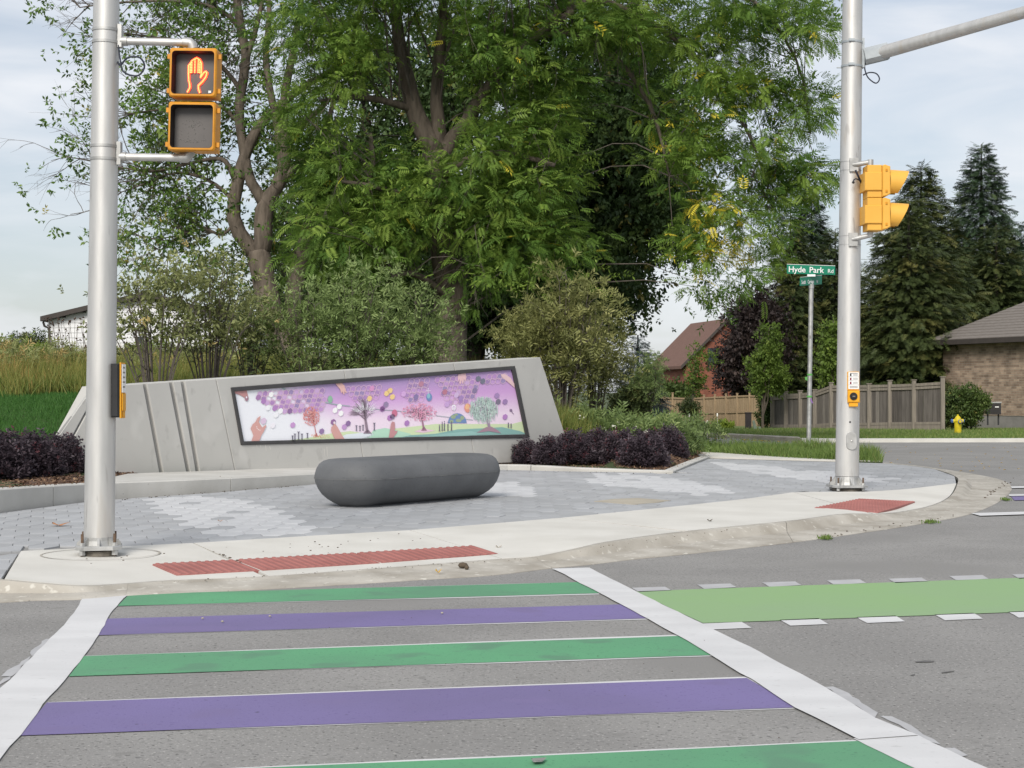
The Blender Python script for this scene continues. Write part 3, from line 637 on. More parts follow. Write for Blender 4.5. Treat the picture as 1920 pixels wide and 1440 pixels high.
for i in range(-60, 60):
    for j in range(0, 60):
        cx, cy = i * HW * 0.75, 9.5 + j * HD + (HD / 2 if i % 2 else 0)
        if not (inside((cx, cy), plaza_xy) or any(inside((cx + a, cy + b_), plaza_xy) for a, b_ in ((-.11, 0), (.11, 0), (0, .2), (0, -.2)))): continue
        px, py = CX + cx / cy * F, HY + (CZ - 0.094) / cy * F
        key = r_.choice(['paver_grey', 'paver_grey', 'paver_dark', 'paver_light'])
        for q in patches:
            if inside((px + r_.uniform(-6, 6), py + r_.uniform(-1.2, 1.2)), q): key = 'paver_white' if r_.random() > 0.07 else 'paver_grey'
        ring = hexa(cx, cy, 0); cl = clip_hex(ring)
        if len(cl) < 3: continue
        if len(cl) == 6 and all((a - b_).length < 1e-6 for a, b_ in zip(cl, ring)): cand.append((cy, cx, key, px, py))
        else:
            vs, fs = hex_verts(cl); loose[key].add(vs, fs)
seen = sorted([c for c in cand if -20 < c[3] < 1940 and not (588 < c[3] < 940 and c[4] < 935)])[:298]
seen_set = set((c[0], c[1]) for c in seen)
for cy, cx, key, px, py in cand:
    if (cy, cx) in seen_set:
        o = bpy.data.objects.new('paver', paver_me[key]); o.location = (cx, cy, r_.uniform(-0.0025, 0.0015)); o.rotation_euler = (r_.uniform(-.003, .003), r_.uniform(-.006, .006), 0); link(o, paving)
    else:
        vs, fs = hex_verts(hexa(cx, cy, 0)); dz = Vector((0, 0, r_.uniform(-0.0025, 0.0015))); loose[key].add([v + Vector((cx * 0, 0, 0)) + dz for v in vs], fs)
# one joined mesh for every paver past the limit
me_all = MB(); mats_all = []
for mi, (key, b) in enumerate(loose.items()):
    me_all.add(b.v, b.f); mats_all += [mi] * len(b.f)
o = me_all.build('paver_field', M['paver_grey'], paving); o['kind'] = 'stuff'
o.data.materials.clear()
for key in loose: o.data.materials.append(M[key])
if len(o.data.polygons) == len(mats_all): o.data.polygons.foreach_set('material_index', mats_all)

# white concrete strip at the back of the plaza
strip_px = [(1655, 868), (1480, 863.5), (1330, 859.5), (1300, 852), (1318, 849.5), (1345, 850), (1480, 859.5), (1655, 866)]
strip = [G(x, y, 0.07) for x, y in strip_px]
meta(MB().prism(strip, (0, 0, 0.032)).build('edging_strip', M['concrete'], None), None, None, None, 'structure')

# ------------------------------------------------------------------ planter kerb round the beds
kerb_px = [(-1400, 1009, .34), (-700, 1039, .34), (-240, 992, .34), (-120, 978, .34), (0, 962, .33), (80, 951, .31), (155, 941.5, .29), (220, 935, .275), (400, 923, .255), (590, 908, .23), (760, 893, .20), (940, 881, .17), (1080, 884, .145), (1200, 886.5, .13), (1262, 887, .125)]
kp = [G(x, y, 0.09) for x, y, z in kerb_px]; kz = [z for *_, z in kerb_px]
kpath = smooth_path(kp, 97); kzs = np.interp(np.linspace(0, len(kp) - 1, 97), range(len(kp)), kz)
tail = [G(1262, 887, .09), G(1300, 870, .09), G(1330, 858, .09), G(1312, 850, .09)]
planter_curb = thing('planter_curb', (kpath[40].x, kpath[40].y, 0.09), 'low pale concrete planter curb curving along the front of the monument wall', 'curb')
def kerb_piece(path, zs, w=0.20):
    b = MB(); rows = []
    for i, p in enumerate(path):
        t = (path[min(i + 1, len(path) - 1)] - path[max(i - 1, 0)]); t.z = 0; t.normalize(); nn = Vector((-t.y, t.x, 0))
        z = zs[i]; pr = [(0.0, 0.02), (0.0, z - 0.012), (0.012, z), (w - 0.012, z + 0.002), (w, z - 0.01), (w, 0.02)]
        rows.append([Vector((p.x, p.y, zz)) + nn * d for d, zz in pr])
    k = 6; vs = [v for r in rows for v in r]
    fs = [(i * k + j, (i + 1) * k + j, (i + 1) * k + j + 1, i * k + j + 1) for i in range(len(rows) - 1) for j in range(k - 1)]
    fs += [tuple(range(k)), tuple((len(rows) - 1) * k + j for j in range(k - 1, -1, -1))]
    b.add(vs, fs); return b
kcut = [0, 8, 16, 36, 56, 66, 78, 96]
for a, e in zip(kcut, kcut[1:]):
    seg_ = [p.copy() for p in kpath[a:e + 1]]; seg_[0] = seg_[0].lerp(seg_[1], 0.012 / max(0.02, (seg_[1] - seg_[0]).length))
    kerb_piece(seg_, kzs[a:e + 1]).build('curb_section', M['seat_curb'], planter_curb)
kerb_piece(tail, [.125, .12, .115, .11], 0.16).build('curb_section', M['seat_curb'], planter_curb)

# ------------------------------------------------------------------ hill behind the planter curb
cx_ = [p.x for p in kpath] + [tail[2].x, 4.6, 5.6, 8.6, 13]
cy_ = [p.y + 0.10 for p in kpath] + [tail[2].y + 0.1, 40.0, 47.0, 74, 112]
czz = list(kzs - 0.03) + [.08, .05, .0, -.2, -.5]
order = np.argsort(cx_); cxs, cys, czs = np.array(cx_)[order], np.array(cy_)[order], np.array(czz)[order]
_a, _b = G(220, 893, 0.24), G(955, 868, 0.17)
WALL_X0, WALL_Y0, WALL_SL = _a.x, _a.y, (_b.y - _a.y) / (_b.x - _a.x)
def hill(X, Y):
    """Ground height behind the curb."""
    y0 = np.interp(X, cxs, cys); z0 = np.interp(X, cxs, czs)
    lat = 1 - sstep(-2.5, 4.5, X - 0.02 * (Y - 30))
    yw = np.where((X > -6.4) & (X < 1.6), WALL_Y0 + (X - WALL_X0) * WALL_SL + 0.3, -99)
    y0 = np.maximum(y0, yw)
    up_ = 0.95 * sstep(20.5, 32, Y) + 0.62 * sstep(31, 46, Y)
    return z0 + lat * up_ * sstep(0.2, 2.5, Y - y0)
xs = np.concatenate([np.linspace(-60, -9, 26)[:-1], np.linspace(-9, 6, 90), np.linspace(6.2, 13, 16)])
ys_t = np.concatenate([np.linspace(0, 1, 70)[:-1] ** 1.6 * 0.2, 0.2 + 0.8 * np.linspace(0, 1, 24) ** 1.5])
vs = []; 
for X in xs:
    y0 = float(np.interp(X, cxs, cys))
    for t in ys_t:
        Y = y0 + (130 - y0) * t; vs.append((X, Y, float(hill(X, Y)) + 0.02 * math.sin(X * 3 + Y * 2.1)))
k = len(ys_t)
b = MB(); b.add(vs, [(i * k + j, (i + 1) * k + j, (i + 1) * k + j + 1, i * k + j + 1) for i in range(len(xs) - 1) for j in range(k - 1)])
meta(b.build('hill', M['soil'], None, smooth=True), None, None, None, 'structure')

# mown lawn beyond the side street
far = [G(1285, 816.5, .0), G(1300, 818, .0), G(1400, 823, 0), G(1500, 828.5, 0), G(1560, 829.5, 0), G(1930, 829, 0), G(2400, 828, 0)]
vs, fs = [], []
for p in far:
    for Y in [p.y + .12, 46, 50, 55, 62, 75, 100, 160]:
        Y = max(Y, p.y + 0.12); X = p.x + (Y - p.y) * (p.x / p.y) * 1.0
        vs.append((X, Y, 0.085 - 0.010 * max(0, Y - 44)))
b = MB(); b.add(vs, [(i * 8 + j, (i + 1) * 8 + j, (i + 1) * 8 + j + 1, i * 8 + j + 1) for i in range(len(far) - 1) for j in range(7)])
meta(b.build('lawn', M['far_lawn'], None), None, None, None, 'structure')
def lawn_z(Y): return 0.085 - 0.010 * max(0, Y - 44)
fc = thing('far_curb', tuple(far[3]), None, None, kind='structure')
for a, e in ((0, 4), (3, 7)):
    b = MB(); pth = far[a:e]
    rows = [[p + Vector((0, -.10, .0)), p + Vector((0, -.10, .075 + (0.03 if a == 0 else 0))), p + Vector((0, 0.14, .10 + (0.03 if a == 0 else 0))), p + Vector((0, 0.14, 0))] for p in (pth if a == 0 else far[3:])]
    if a: rows[0] = [q.lerp(r2, 0.02) for q, r2 in zip(rows[0], rows[1])]
    vs = [v for r in rows for v in r]; b.add(vs, [(i * 4 + j, (i + 1) * 4 + j, (i + 1) * 4 + j + 1, i * 4 + j + 1) for i in range(len(rows) - 1) for j in range(3)] + [(0, 1, 2, 3), tuple((len(rows) - 1) * 4 + q for q in (3, 2, 1, 0))])
    b.build('curb_section', M['concrete'] if a else M['curb'], fc)
# small grass island between the plaza and the side street
isl_px = [(1280, 841), (1330, 842), (1420, 843), (1560, 848), (1640, 859), (1655, 866.5), (1560, 863), (1480, 859.5), (1345, 850), (1300, 848)]
isl = [G(x, y, .09) for x, y in isl_px]
ib = MB(); ib.prism(isl, (0, 0, -.09)); meta(ib.build('grass_island', M['soil'], None), None, None, None, 'structure')
# ================================================================== MONUMENT WALL, MURAL, BENCH
wl_, wr_ = G(220, 893, 0.24), G(955, 868, 0.17)
wdir = (wr_ - wl_); wdir.z = 0; wdir.normalize()
wnor = Vector((wdir.y, -wdir.x, 0))               # towards the street
def W(px, py, off=0.0):
    """Point of the wall's face (moved off metres towards the street) seen at a pixel."""
    d = Vector(((px - CX) / F, 1, -(py - HY) / F)); o = Vector((0, 0, CZ)); q = wl_ + wnor * off
    return o + d * ((q - o).dot(wnor) / d.dot(wnor))
TH = 0.42
wall = thing('monument_wall', tuple((wl_ + wr_) / 2), 'long slanted grey concrete monument wall with vertical grooves and a mural set into it', 'wall')
def panel(pts, name='panel', depth=TH, off=0.0, material='wall', bev=0.006, label=None, sweep=None):
    pw = [W(x, y, off) for x, y in pts]
    # order so that the sweep towards the street ends on the seen face
    b = MB().bevel_prism([p - (sweep or wnor) * depth for p in pw], (sweep or wnor) * depth, bev)
    o = b.build(name, M[material], wall)
    if label: o['label'] = label
    return o
topy = lambda x: 722 + (670 - 722) * (x - 228) / (1013 - 228)
bot = lambda x: 893 + (863.5 - 893) * (x - 220) / (1075 - 220)
# grooved left part: strips of concrete between the grooves, the core showing behind
gr = [(268, 300), (317, 350.5), (339, 368)]; gw = 7.5
gw = 7.5
mitre = Vector((-W(110, 800).x, -W(110, 800).y, 0)).normalized(); mitre = (mitre + Vector((.05, 0, 0))) / (mitre + Vector((.05, 0, 0))).dot(wnor)   # the end is cut off at an angle
panel([(174.5, topy(174.5)), (185.5, topy(185.5)), (92, bot(92)), (63, bot(63) - 14)], sweep=mitre)
cut_t = [190.5] + [v for g in gr for v in (g[0], g[0] + gw)] + [404.5]
cut_b = [97] + [v for g in gr for v in (g[1], g[1] + gw)] + [441]
for i in range(0, len(cut_t), 2):
    a, c, d, e = cut_t[i], cut_t[i + 1], cut_b[i], cut_b[i + 1]
    panel([(a, topy(a)), (c, topy(c)), (e, bot(e)), (d, bot(d))])
core = [(68, 872), (175, topy(175) + 1.5), (403, topy(403) + 1), (440, bot(440)), (90, 893)]
pw = [W(x, y, -0.035) for x, y in core]
MB().prism([p - mitre * (TH - 0.06) for p in pw], mitre * (TH - 0.06)).build('core', M['groove'], wall)
# framing pieces round the mural
fo = [(434, 727), (966, 686.5), (993.5, 820), (453, 834)]      # outer edge of the frame
def lin(p, q, t): return (p[0] + (q[0] - p[0]) * t, p[1] + (q[1] - p[1]) * t)
g_ = 0.8
tj = [405.5, 645, 850, 1013]; fj = [434, 649.5, 853.5, 966]
def f_top(x): return 727 + (686.5 - 727) * (x - 434) / (966 - 434)
def f_bot(x): return 834 + (820 - 834) * (x - 453) / (993.5 - 453)
panel([(405.5, topy(405.5)), (645 - g_ / 2, topy(645)), (648 - g_ / 2, f_top(648)), (434, f_top(434)), (453, 834), (676 - g_ / 2, f_bot(676)), (684 - g_ / 2, bot(684)), (442, bot(442))])
panel([(645 + g_ / 2, topy(645)), (850 - g_ / 2, topy(850)), (853.5 - g_ / 2, f_top(853.5)), (648 + g_ / 2, f_top(648))])
panel([(850 + g_ / 2, topy(850)), (1013, 670), (1075, 863.5), (892 + g_ / 2, bot(892)), (884 + g_ / 2, f_bot(884)), (993.5, 820), (966, 686.5), (853.5 + g_ / 2, f_top(853.5))])
panel([(676 + g_ / 2, f_bot(676)), (884 - g_ / 2, f_bot(884)), (892 - g_ / 2, bot(892)), (684 + g_ / 2, bot(684))])
pw = [W(x, y, -0.05) for x, y in [(430, 722), (970, 682), (1000, 826), (450, 840)]]
MB().prism([p - wnor * (TH - 0.1) for p in pw], wnor * (TH - 0.1)).build('core', M['groove'], wall)
# pale drip streaks under the frame
for k, (x, y, h) in enumerate([(487, 834, 5), (497, 834, 12), (480, 834, 4), (607, 842, 14), (612, 838, 18), (505, 837, 6)]):
    b = MB(); b.add([W(x, y, .0022), W(x + 1.6, y, .0022), W(x + 2.6, y + h, .0022), W(x + 1.8, y + h, .0022)], [(0, 1, 2, 3)]); b.build('drip_stain', M['concrete'], wall)

mural = thing('mural', tuple(W(712, 834)), 'framed long purple mural of trees, hands and hexagons set into the grey wall', 'mural')
fi = [(440.5, 734), (961, 693), (986.5, 814.5), (457.5, 827.5)]
for i in range(4):
    j = (i + 1) % 4
    pts = [fo[i], fo[j], fi[j], fi[i]]
    pw = [W(x, y, 0.02) for x, y in pts]
    MB().bevel_prism([p - wnor * 0.09 for p in pw], wnor * 0.09, 0.004).build('frame', M['frame'], mural)
# printed picture: thin layers of flat colour on one sheet
class Print:
    def __init__(s): s.v, s.f, s.c, s.k = [], [], [], 0
    def poly(s, pts, col, layer):
        b = len(s.v); off = -0.010 + 0.0007 * layer
        for x, y in pts: s.v.append(tuple(W(x, y, off))); s.c.append(col)
        tr = tessellate_polygon([[Vector((x, y, 0)) for x, y in pts]])
        s.f += [tuple(i + b for i in t) for t in tr]
    def line(s, pts, w, col, layer, w2=None):
        w2 = w if w2 is None else w2; n = len(pts)
        for i in range(n - 1):
            (x1, y1), (x2, y2) = pts[i], pts[i + 1]; L = math.hypot(x2 - x1, y2 - y1) or 1; nx, ny = -(y2 - y1) / L, (x2 - x1) / L
            a = (w + (w2 - w) * i / max(1, n - 1)) / 2; c = (w + (w2 - w) * (i + 1) / max(1, n - 1)) / 2
            s.poly([(x1 + nx * a, y1 + ny * a), (x2 + nx * c, y2 + ny * c), (x2 - nx * c, y2 - ny * c), (x1 - nx * a, y1 - ny * a)], col, layer)
pr = Print()
def lin_(c): return tuple((((x * .77 + 54) / 255 + 0.055) / 1.055) ** 2.4 * 0.96 for x in c) + (1,)
def mixc(a, b, t): t = min(1, max(0, t)); return tuple(x + (y - x) * t for x, y in zip(a, b))
def mural_bg(s_, t):
    top = mixc((186, 138, 206), (138, 112, 172), min(1, abs(s_ - 0.5) * 0.2 + (0.7 if 0.28 < s_ < 0.8 else 0.25)))
    mid = (204, 144, 214); low = (246, 222, 242)
    c = mixc(top, mid, t / 0.32) if t < 0.32 else mixc(mid, low, (t - 0.32) / 0.36)
    w = 1 - sstep(0.0, 0.30, s_ - 0.10 + 0.12 * (0.3 - t))
    return mixc(c, (240, 242, 250), float(w))
NU, NV = 64, 18; b0 = len(pr.v)
for j in range(NV + 1):
    for i in range(NU + 1):
        s_, t = i / NU, j / NV; a = lin(fi[0], fi[1], s_); c = lin(fi[3], fi[2], s_); p = lin(a, c, t)
        pr.v.append(tuple(W(p[0], p[1], -0.012))); pr.c.append(lin_(mural_bg(s_, t)))
for j in range(NV):
    for i in range(NU): q = b0 + j * (NU + 1) + i; pr.f.append((q, q + 1, q + NU + 2, q + NU + 1))
def px5(x, y): return (700 + x / 6, 680 + y / 6)
def px4(x, y): return (430 + x / 6.62, 680 + y / 6.62)
mr = random.Random(12)
def mtop(x): return 734 + (693 - 734) * (x - 440.5) / (961 - 440.5) + 1
def mbot(x): return 827.5 + (814.5 - 827.5) * (x - 457.5) / (986.5 - 457.5) - 0.5
def hexp(cx, cy, r): return [(cx + r * math.sin(a) * 0.93 + 0.16 * r * math.cos(a), cy - r * math.cos(a) * 1.05) for a in [k * math.pi / 3 + 0.12 for k in range(6)]]
def hex_ok(c, r): return all(mtop(x) < y < mbot(x) for x, y in hexp(c[0], c[1], r)) and c[0] > 446 + (c[1] - 734) * 0.18 and c[0] < 955 + (c[1] - 693) * 0.2
# ground shapes
G1 = [px4(760, 985), px4(900, 945), px4(1050, 920), px4(1250, 880), px4(1500, 850), px4(1700, 880), px4(1920, 830), px5(300, 735), px5(700, 690), px5(1100, 690), px5(1350, 690), px5(1560, 690), px5(1690, 655)]
pr.poly([(x, y) for x, y in G1] + [(984, mbot(984)), (780, mbot(780)), px4(760, 970)][:2] + [(545, mbot(545))], lin_((206, 226, 170)), 1)
pr.poly([px4(1300, 960), px4(1450, 890), px4(1650, 870), px4(1800, 880), px4(1700, 950)], lin_((226, 236, 244)), 2)
pr.poly([px4(1750, 900), px5(0, 760), px5(130, 735), px5(260, 760), px5(420, 800), (770, mbot(770)), (680, mbot(680))], lin_((170, 220, 190)), 2)
pr.poly([px5(250, 850), px5(420, 815), px5(700, 800), px5(950, 750), px5(1200, 740), px5(1450, 725), px5(1650, 770), px5(1725, 800), (985.5, mbot(985.5)), (760, mbot(760))], lin_((112, 168, 160)), 3)
pr.poly([px5(500, 840), px5(800, 800), px5(1100, 770), px5(1250, 800), px5(1000, 830)], lin_((132, 186, 178)), 4)
pr.poly([px5(460, 775), px5(560, 740), px5(700, 765), px5(560, 790)], lin_((236, 196, 216)), 4)
# green stem line across
pr.line([px4(650, 310), px4(760, 365), px4(950, 430), px4(1180, 490), px4(1350, 525), px4(1500, 540)], 3.2, lin_((140, 160, 165)), 5, 1.6)
pr.line([px4(1760, 572), px4(1920, 588), px5(200, 535), px5(420, 560)], 1.2, lin_((140, 150, 160)), 5)
pr.line([px5(700, 595), px5(900, 620), px5(1120, 645)], 1.2, lin_((150, 160, 170)), 5)
# honeycomb fields
def honey(poly, fill_p, r=5.6, outline=(226, 182, 214)):
    for i in range(0, 60):
        for j in range(0, 18):
            cx = 445 + i * 9.7 + (4.85 if j % 2 else 0) + j * 1.9; cy = 698 + j * 8.6 - (i * 9.7 + j * 1.9) * 0.055 + 36
            cy -= 10
            if not inside((cx, cy), poly) or not hex_ok((cx, cy), r): continue
            h = hexp(cx, cy, r)
            for a in range(6): pr.line([h[a], h[(a + 1) % 6]], 0.9, lin_(outline), 7)
            if mr.random() < fill_p:
                pr.poly(hexp(cx, cy, r * 0.86), lin_(mr.choice([(160, 110, 180), (172, 118, 192), (144, 104, 168), (184, 132, 200), (136, 112, 170), (196, 152, 210)])), 6)
honey([px4(340, 330), px4(1190, 240), px4(1190, 600), px4(900, 640), px4(600, 600), px4(420, 500)], 0.85)
honey([px4(1440, 220), px4(1920, 180), px4(1850, 480), px4(1500, 440)], 0.6)
honey([px5(380, 130), px5(640, 110), px5(540, 420), px5(360, 450)], 0.5)
honey([px5(700, 130), px5(950, 110), px5(1180, 200), px5(1180, 360), px5(980, 470), px5(800, 430)], 0.75)
honey([px5(1240, 110), px5(1500, 90), px5(1470, 240), px5(1280, 260)], 0.6)
def hx(p, r, c, layer=9):
    if hex_ok(p, r * 0.9): pr.poly(hexp(p[0], p[1], r), lin_(c), layer)
for p, c in [(px4(520, 395), (252, 252, 252)), (px4(975, 315), (252, 250, 252)), (px4(1365, 545), (255, 255, 255)), (px4(1312, 592), (255, 255, 255)), (px4(1385, 630), (255, 255, 255)), (px4(635, 600), (248, 248, 252)), (px4(580, 650), (246, 246, 252)), (px4(480, 560), (246, 246, 252)), (px4(540, 780), (244, 240, 250)),
             (px4(360, 432), (150, 96, 160)), (px4(425, 478), (158, 100, 176)), (px4(565, 565), (164, 106, 180)), (px4(752, 600), (118, 74, 138)), (px4(788, 775), (190, 130, 200)), (px4(580, 945), (124, 76, 140)), (px4(1147, 852), (124, 88, 146)), (px4(1290, 735), (128, 76, 138)), (px4(1475, 755), (118, 78, 140)), (px4(1428, 798), (186, 132, 200)), (px4(1740, 445), (240, 200, 120)), (px4(1770, 320), (214, 130, 190)), (px4(1900, 575), (150, 90, 165)),
             (px5(190, 315), (246, 204, 120)), (px5(150, 345), (246, 204, 120)), (px5(215, 385), (246, 204, 120)), (px5(142, 470), (128, 104, 150)), (px5(105, 515), (176, 110, 186)), (px5(185, 620), (170, 100, 180)), (px5(215, 608), (104, 80, 120)), (px5(378, 680), (160, 98, 180)), (px5(238, 215), (208, 150, 216)), (px5(480, 195), (176, 112, 140)), (px5(540, 240), (176, 106, 136)), (px5(480, 385), (112, 92, 152)), (px5(340, 352), (212, 158, 222)),
             (px5(805, 330), (176, 92, 120)), (px5(1140, 315), (112, 92, 140)), (px5(985, 400), (150, 110, 180)), (px5(830, 470), (196, 150, 214)), (px5(1215, 140), (88, 90, 112)), (px5(1180, 180), (88, 90, 112)), (px5(1232, 208), (86, 88, 112)), (px5(1390, 370), (150, 110, 175)), (px5(1405, 440), (96, 86, 112)), (px5(1482, 440), (140, 100, 165)), (px5(1482, 610), (176, 110, 192)), (px5(935, 365), (206, 170, 220))]:
    hx(p, 5.4, c)
def disc(c, rx, ry, col, layer, n=14): pr.poly([(c[0] + rx * math.cos(a), c[1] + ry * math.sin(a)) for a in [2 * math.pi * k / n for k in range(n)]], lin_(col), layer)
disc(px4(1252, 455), 4.6, 6.8, (120, 176, 140), 9); disc(px5(628, 388), 5.4, 7.6, (84, 120, 180), 9); disc(px5(622, 375), 3.2, 4.6, (120, 180, 200), 10)
disc(px5(1062, 510), 6.2, 8.6, (226, 130, 112), 9); disc(px5(1055, 495), 4, 5.5, (244, 176, 120), 10); disc(px5(240, 568), 5.2, 6.8, (196, 84, 122), 9)
disc(px5(905, 505), 4.2, 5.6, (250, 248, 252), 9); disc(px5(906, 508), 2.6, 3.6, (214, 176, 226), 10); disc(px5(908, 512), 1.3, 1.8, (250, 248, 252), 11)
disc(px5(1548, 535), 2.6, 2.6, (120, 88, 130), 9); pr.line([px5(1550, 540), px5(1580, 580)], 1, lin_((120, 88, 130)), 9)
pr.line([px5(617, 285), px5(617, 350)], 0.9, lin_((250, 246, 252)), 10); pr.line([px5(592, 318), px5(645, 318)], 0.9, lin_((250, 246, 252)), 10)
for _ in range(60):
    x = mr.uniform(600, 955); y = mtop(x) + mr.uniform(1, 22); disc((x, y), 0.45, 0.45, (230, 216, 240), 8, 5)
# globe half hidden by the ground
gl = [px5(945 + 105 * math.cos(a), 680 - 112 * math.sin(a)) for a in [math.pi * k / 12 for k in range(13)]]
pr.poly(gl, lin_((84, 118, 178)), 6)
for x, y, rx, ry in [(900, 610, 5, 4), (960, 650, 6, 3.5), (1000, 620, 4, 4), (880, 660, 4, 3), (930, 585, 4, 2)]: disc(px5(x, y), rx, ry, (136, 160, 120), 7, 7)
# hands, the fleshy shapes reaching in from the edges
skin = (206, 142, 134)
def hand(pts, col=skin, layer=11): pr.poly(pts, lin_(col), layer)
hand([px4(48, 350), px4(215, 338), px4(228, 400), px4(240, 440), px4(205, 470), px4(188, 432), px4(120, 395), px4(52, 378)], (178, 112, 112)); disc(px4(215, 445), 3.4, 5, (140, 90, 110), 12); disc(px4(213, 430), 1.5, 2, (240, 226, 236), 13)
hand([px4(272, 980), px4(300, 905), px4(265, 815), px4(290, 765), px4(325, 735), px4(352, 685), px4(388, 660), px4(380, 705), px4(365, 735), px4(388, 770), px4(408, 805), px4(455, 770), px4(460, 790), px4(425, 860), px4(400, 900), px4(370, 978)]); hx(px4(425, 725), 6.2, (216, 186, 216), 10)
for x, y in [(345, 815), (362, 830), (380, 838), (340, 795)]: disc(px4(x, y), 1.0, 1.4, (240, 214, 212), 12, 6)
hand([px4(1320, 960), px4(1290, 910), px4(1265, 850), px4(1268, 800), px4(1290, 780), px4(1300, 750), px4(1318, 765), px4(1345, 800), px4(1372, 850), px4(1400, 900), px4(1438, 958)]); disc(px4(1303, 745), 1.8, 2.4, (240, 220, 226), 13)
hand([px4(1320, 262), px4(1395, 250), px4(1430, 285), px4(1440, 330), px4(1460, 375), px4(1440, 372), px4(1428, 350), px4(1432, 395), px4(1415, 390), px4(1402, 355), px4(1398, 380), px4(1385, 365), px4(1375, 330), px4(1345, 295)], (226, 168, 160))
hand([px5(172, 858), px5(188, 760), px5(200, 690), px5(212, 662), px5(240, 668), px5(245, 720), px5(242, 770), px5(275, 765), px5(262, 795), px5(232, 830), px5(215, 857)], (188, 120, 124))
hand([px5(955, 130), px5(1040, 118), px5(1045, 165), px5(1035, 215), px5(1020, 185), px5(1012, 235), px5(1000, 235), px5(995, 190), px5(985, 240), px5(972, 235), px5(972, 185), px5(955, 210), px5(950, 165)], (232, 180, 186))
hand([px5(1435, 130), px5(1480, 128), px5(1545, 170), px5(1585, 235), px5(1592, 285), px5(1540, 240), px5(1480, 190), px5(1440, 155)], (232, 186, 190))
# painted trees: strokes that branch, then dabs
def tree_print(base, top, spread, n, trunk_c, dab_c, dabs, w=3.2, dab_r=1.1, droop=0.0, layer=9):
    pr.line([base, lin(base, top, 0.5), lin(base, top, 0.75)], w, lin_(trunk_c), layer, w * 0.5)
    pr.poly([(base[0] - w * 1.6, base[1] + 1.5), (base[0] - w * .5, base[1] - 5), (base[0] + w * .5, base[1] - 5), (base[0] + w * 1.6, base[1] + 1.5)], lin_(trunk_c), layer)
    for k in range(n):
        s = lin(base, top, mr.uniform(0.35, 0.75)); a = mr.uniform(-1, 1); e = (top[0] + a * spread, top[1] + abs(a) ** 2 * (base[1] - top[1]) * 0.45 + mr.uniform(0, 6)); m_ = ((s[0] * 1.2 + e[0]) / 2.2, (s[1] + e[1]) / 2 - 2)
        pr.line([s, m_, e], 1.3, lin_(trunk_c), layer, 0.4)
        for q in range(2): pr.line([m_, (e[0] + mr.uniform(-7, 7), e[1] + mr.uniform(-2, 8))], 0.6, lin_(trunk_c), layer, 0.3)
    for k in range(dabs):
        a = mr.uniform(0, 6.28); q = math.sqrt(mr.random()); x = top[0] + math.cos(a) * q * spread * 1.1; y = top[1] + (base[1] - top[1]) * 0.28 + math.sin(a) * q * (base[1] - top[1]) * 0.36
        if not mtop(x) + 1 < y < mbot(x) - 1: continue
        if droop: pr.line([(x, y), (x + mr.uniform(-1, 1), min(mbot(x) - 2, y + mr.uniform(4, droop)))], 0.8, lin_(mr.choice(dab_c)), layer + 1 + k % 2)
        else: disc((x, y), dab_r * mr.uniform(0.6, 1.3), dab_r * mr.uniform(0.6, 1.3), mr.choice(dab_c), layer + 1 + k % 2, 6)
tree_print(px4(1080, 905), px4(1020, 570), 14, 14, (190, 96, 96), [(226, 122, 122), (232, 140, 136), (214, 100, 100), (236, 160, 150)], 210, 1.6)
for _ in range(60): p = px4(mr.uniform(1010, 1250), mr.uniform(890, 935)); disc(p, 0.8, 0.6, (232, 150, 110), 5, 5)
tree_print(px4(1715, 870), px4(1650, 440), 24, 34, (120, 96, 116), [(240, 236, 244)], 0, 5.0)
for k in range(46):
    a = mr.uniform(-1.35, 1.35); c = px4(1690, 640); r1 = mr.uniform(8, 16); r2 = mr.uniform(20, 31)
    pr.line([(c[0] + r1 * math.sin(a), c[1] - r1 * math.cos(a) * 0.9), (c[0] + r2 * math.sin(a), c[1] - r2 * math.cos(a))], 0.8, lin_((244, 240, 248)), 10, 0.4)
tree_print(px5(570, 755), px5(520, 480), 30, 22, (150, 92, 120), [(236, 150, 186), (228, 132, 172), (242, 176, 202)], 260, 3.4, 1.2)
tree_print(px5(1310, 755), px5(1240, 400), 24, 18, (140, 116, 140), [(176, 206, 196), (196, 222, 208), (160, 190, 184), (206, 226, 218)], 420, 5.5, 1.0, 13)
pr.poly([px5(1160, 790), px5(1270, 725), px5(1330, 720), px5(1400, 760), px5(1440, 795), px5(1300, 770)], lin_((150, 110, 130)), 10)
# small dark figures
def figure(x, y, h, arms):
    pr.line([(x, y - h * 0.8), (x, y - h * 0.35)], 1.7, lin_((74, 68, 92)), 12); pr.line([(x, y - h * 0.4), (x - 0.9, y)], 1.0, lin_((74, 68, 92)), 12); pr.line([(x, y - h * 0.4), (x + 0.9, y)], 1.0, lin_((74, 68, 92)), 12); disc((x, y - h * 0.92), 0.95, 1.2, (74, 68, 92), 12, 7)
    if arms: pr.line([(x, y - h * 0.75), (x - 2, y - h * 1.02)], 0.8, lin_((74, 68, 92)), 12); pr.line([(x, y - h * 0.75), (x + 2, y - h * 1.02)], 0.8, lin_((74, 68, 92)), 12)
for x, y, h in [(785, 965, 9), (815, 960, 12), (860, 960, 16), (902, 955, 11), (970, 940, 10), (1578, 850, 11), (1622, 850, 10), (1660, 845, 11), (1800, 845, 15)]: figure(*px4(x, y), h, True)
for x, y, h in [(745, 775, 13), (775, 770, 18), (800, 768, 19), (840, 768, 17), (880, 766, 18), (1520, 730, 9), (1550, 738, 9)]: figure(*px5(x, y), h, False)
off = OFF[mural.name]; me = bpy.data.meshes.new('print')
me.from_pydata([(x - off.x, y - off.y, z - off.z) for x, y, z in pr.v], [], pr.f); me.materials.append(M['mural'])
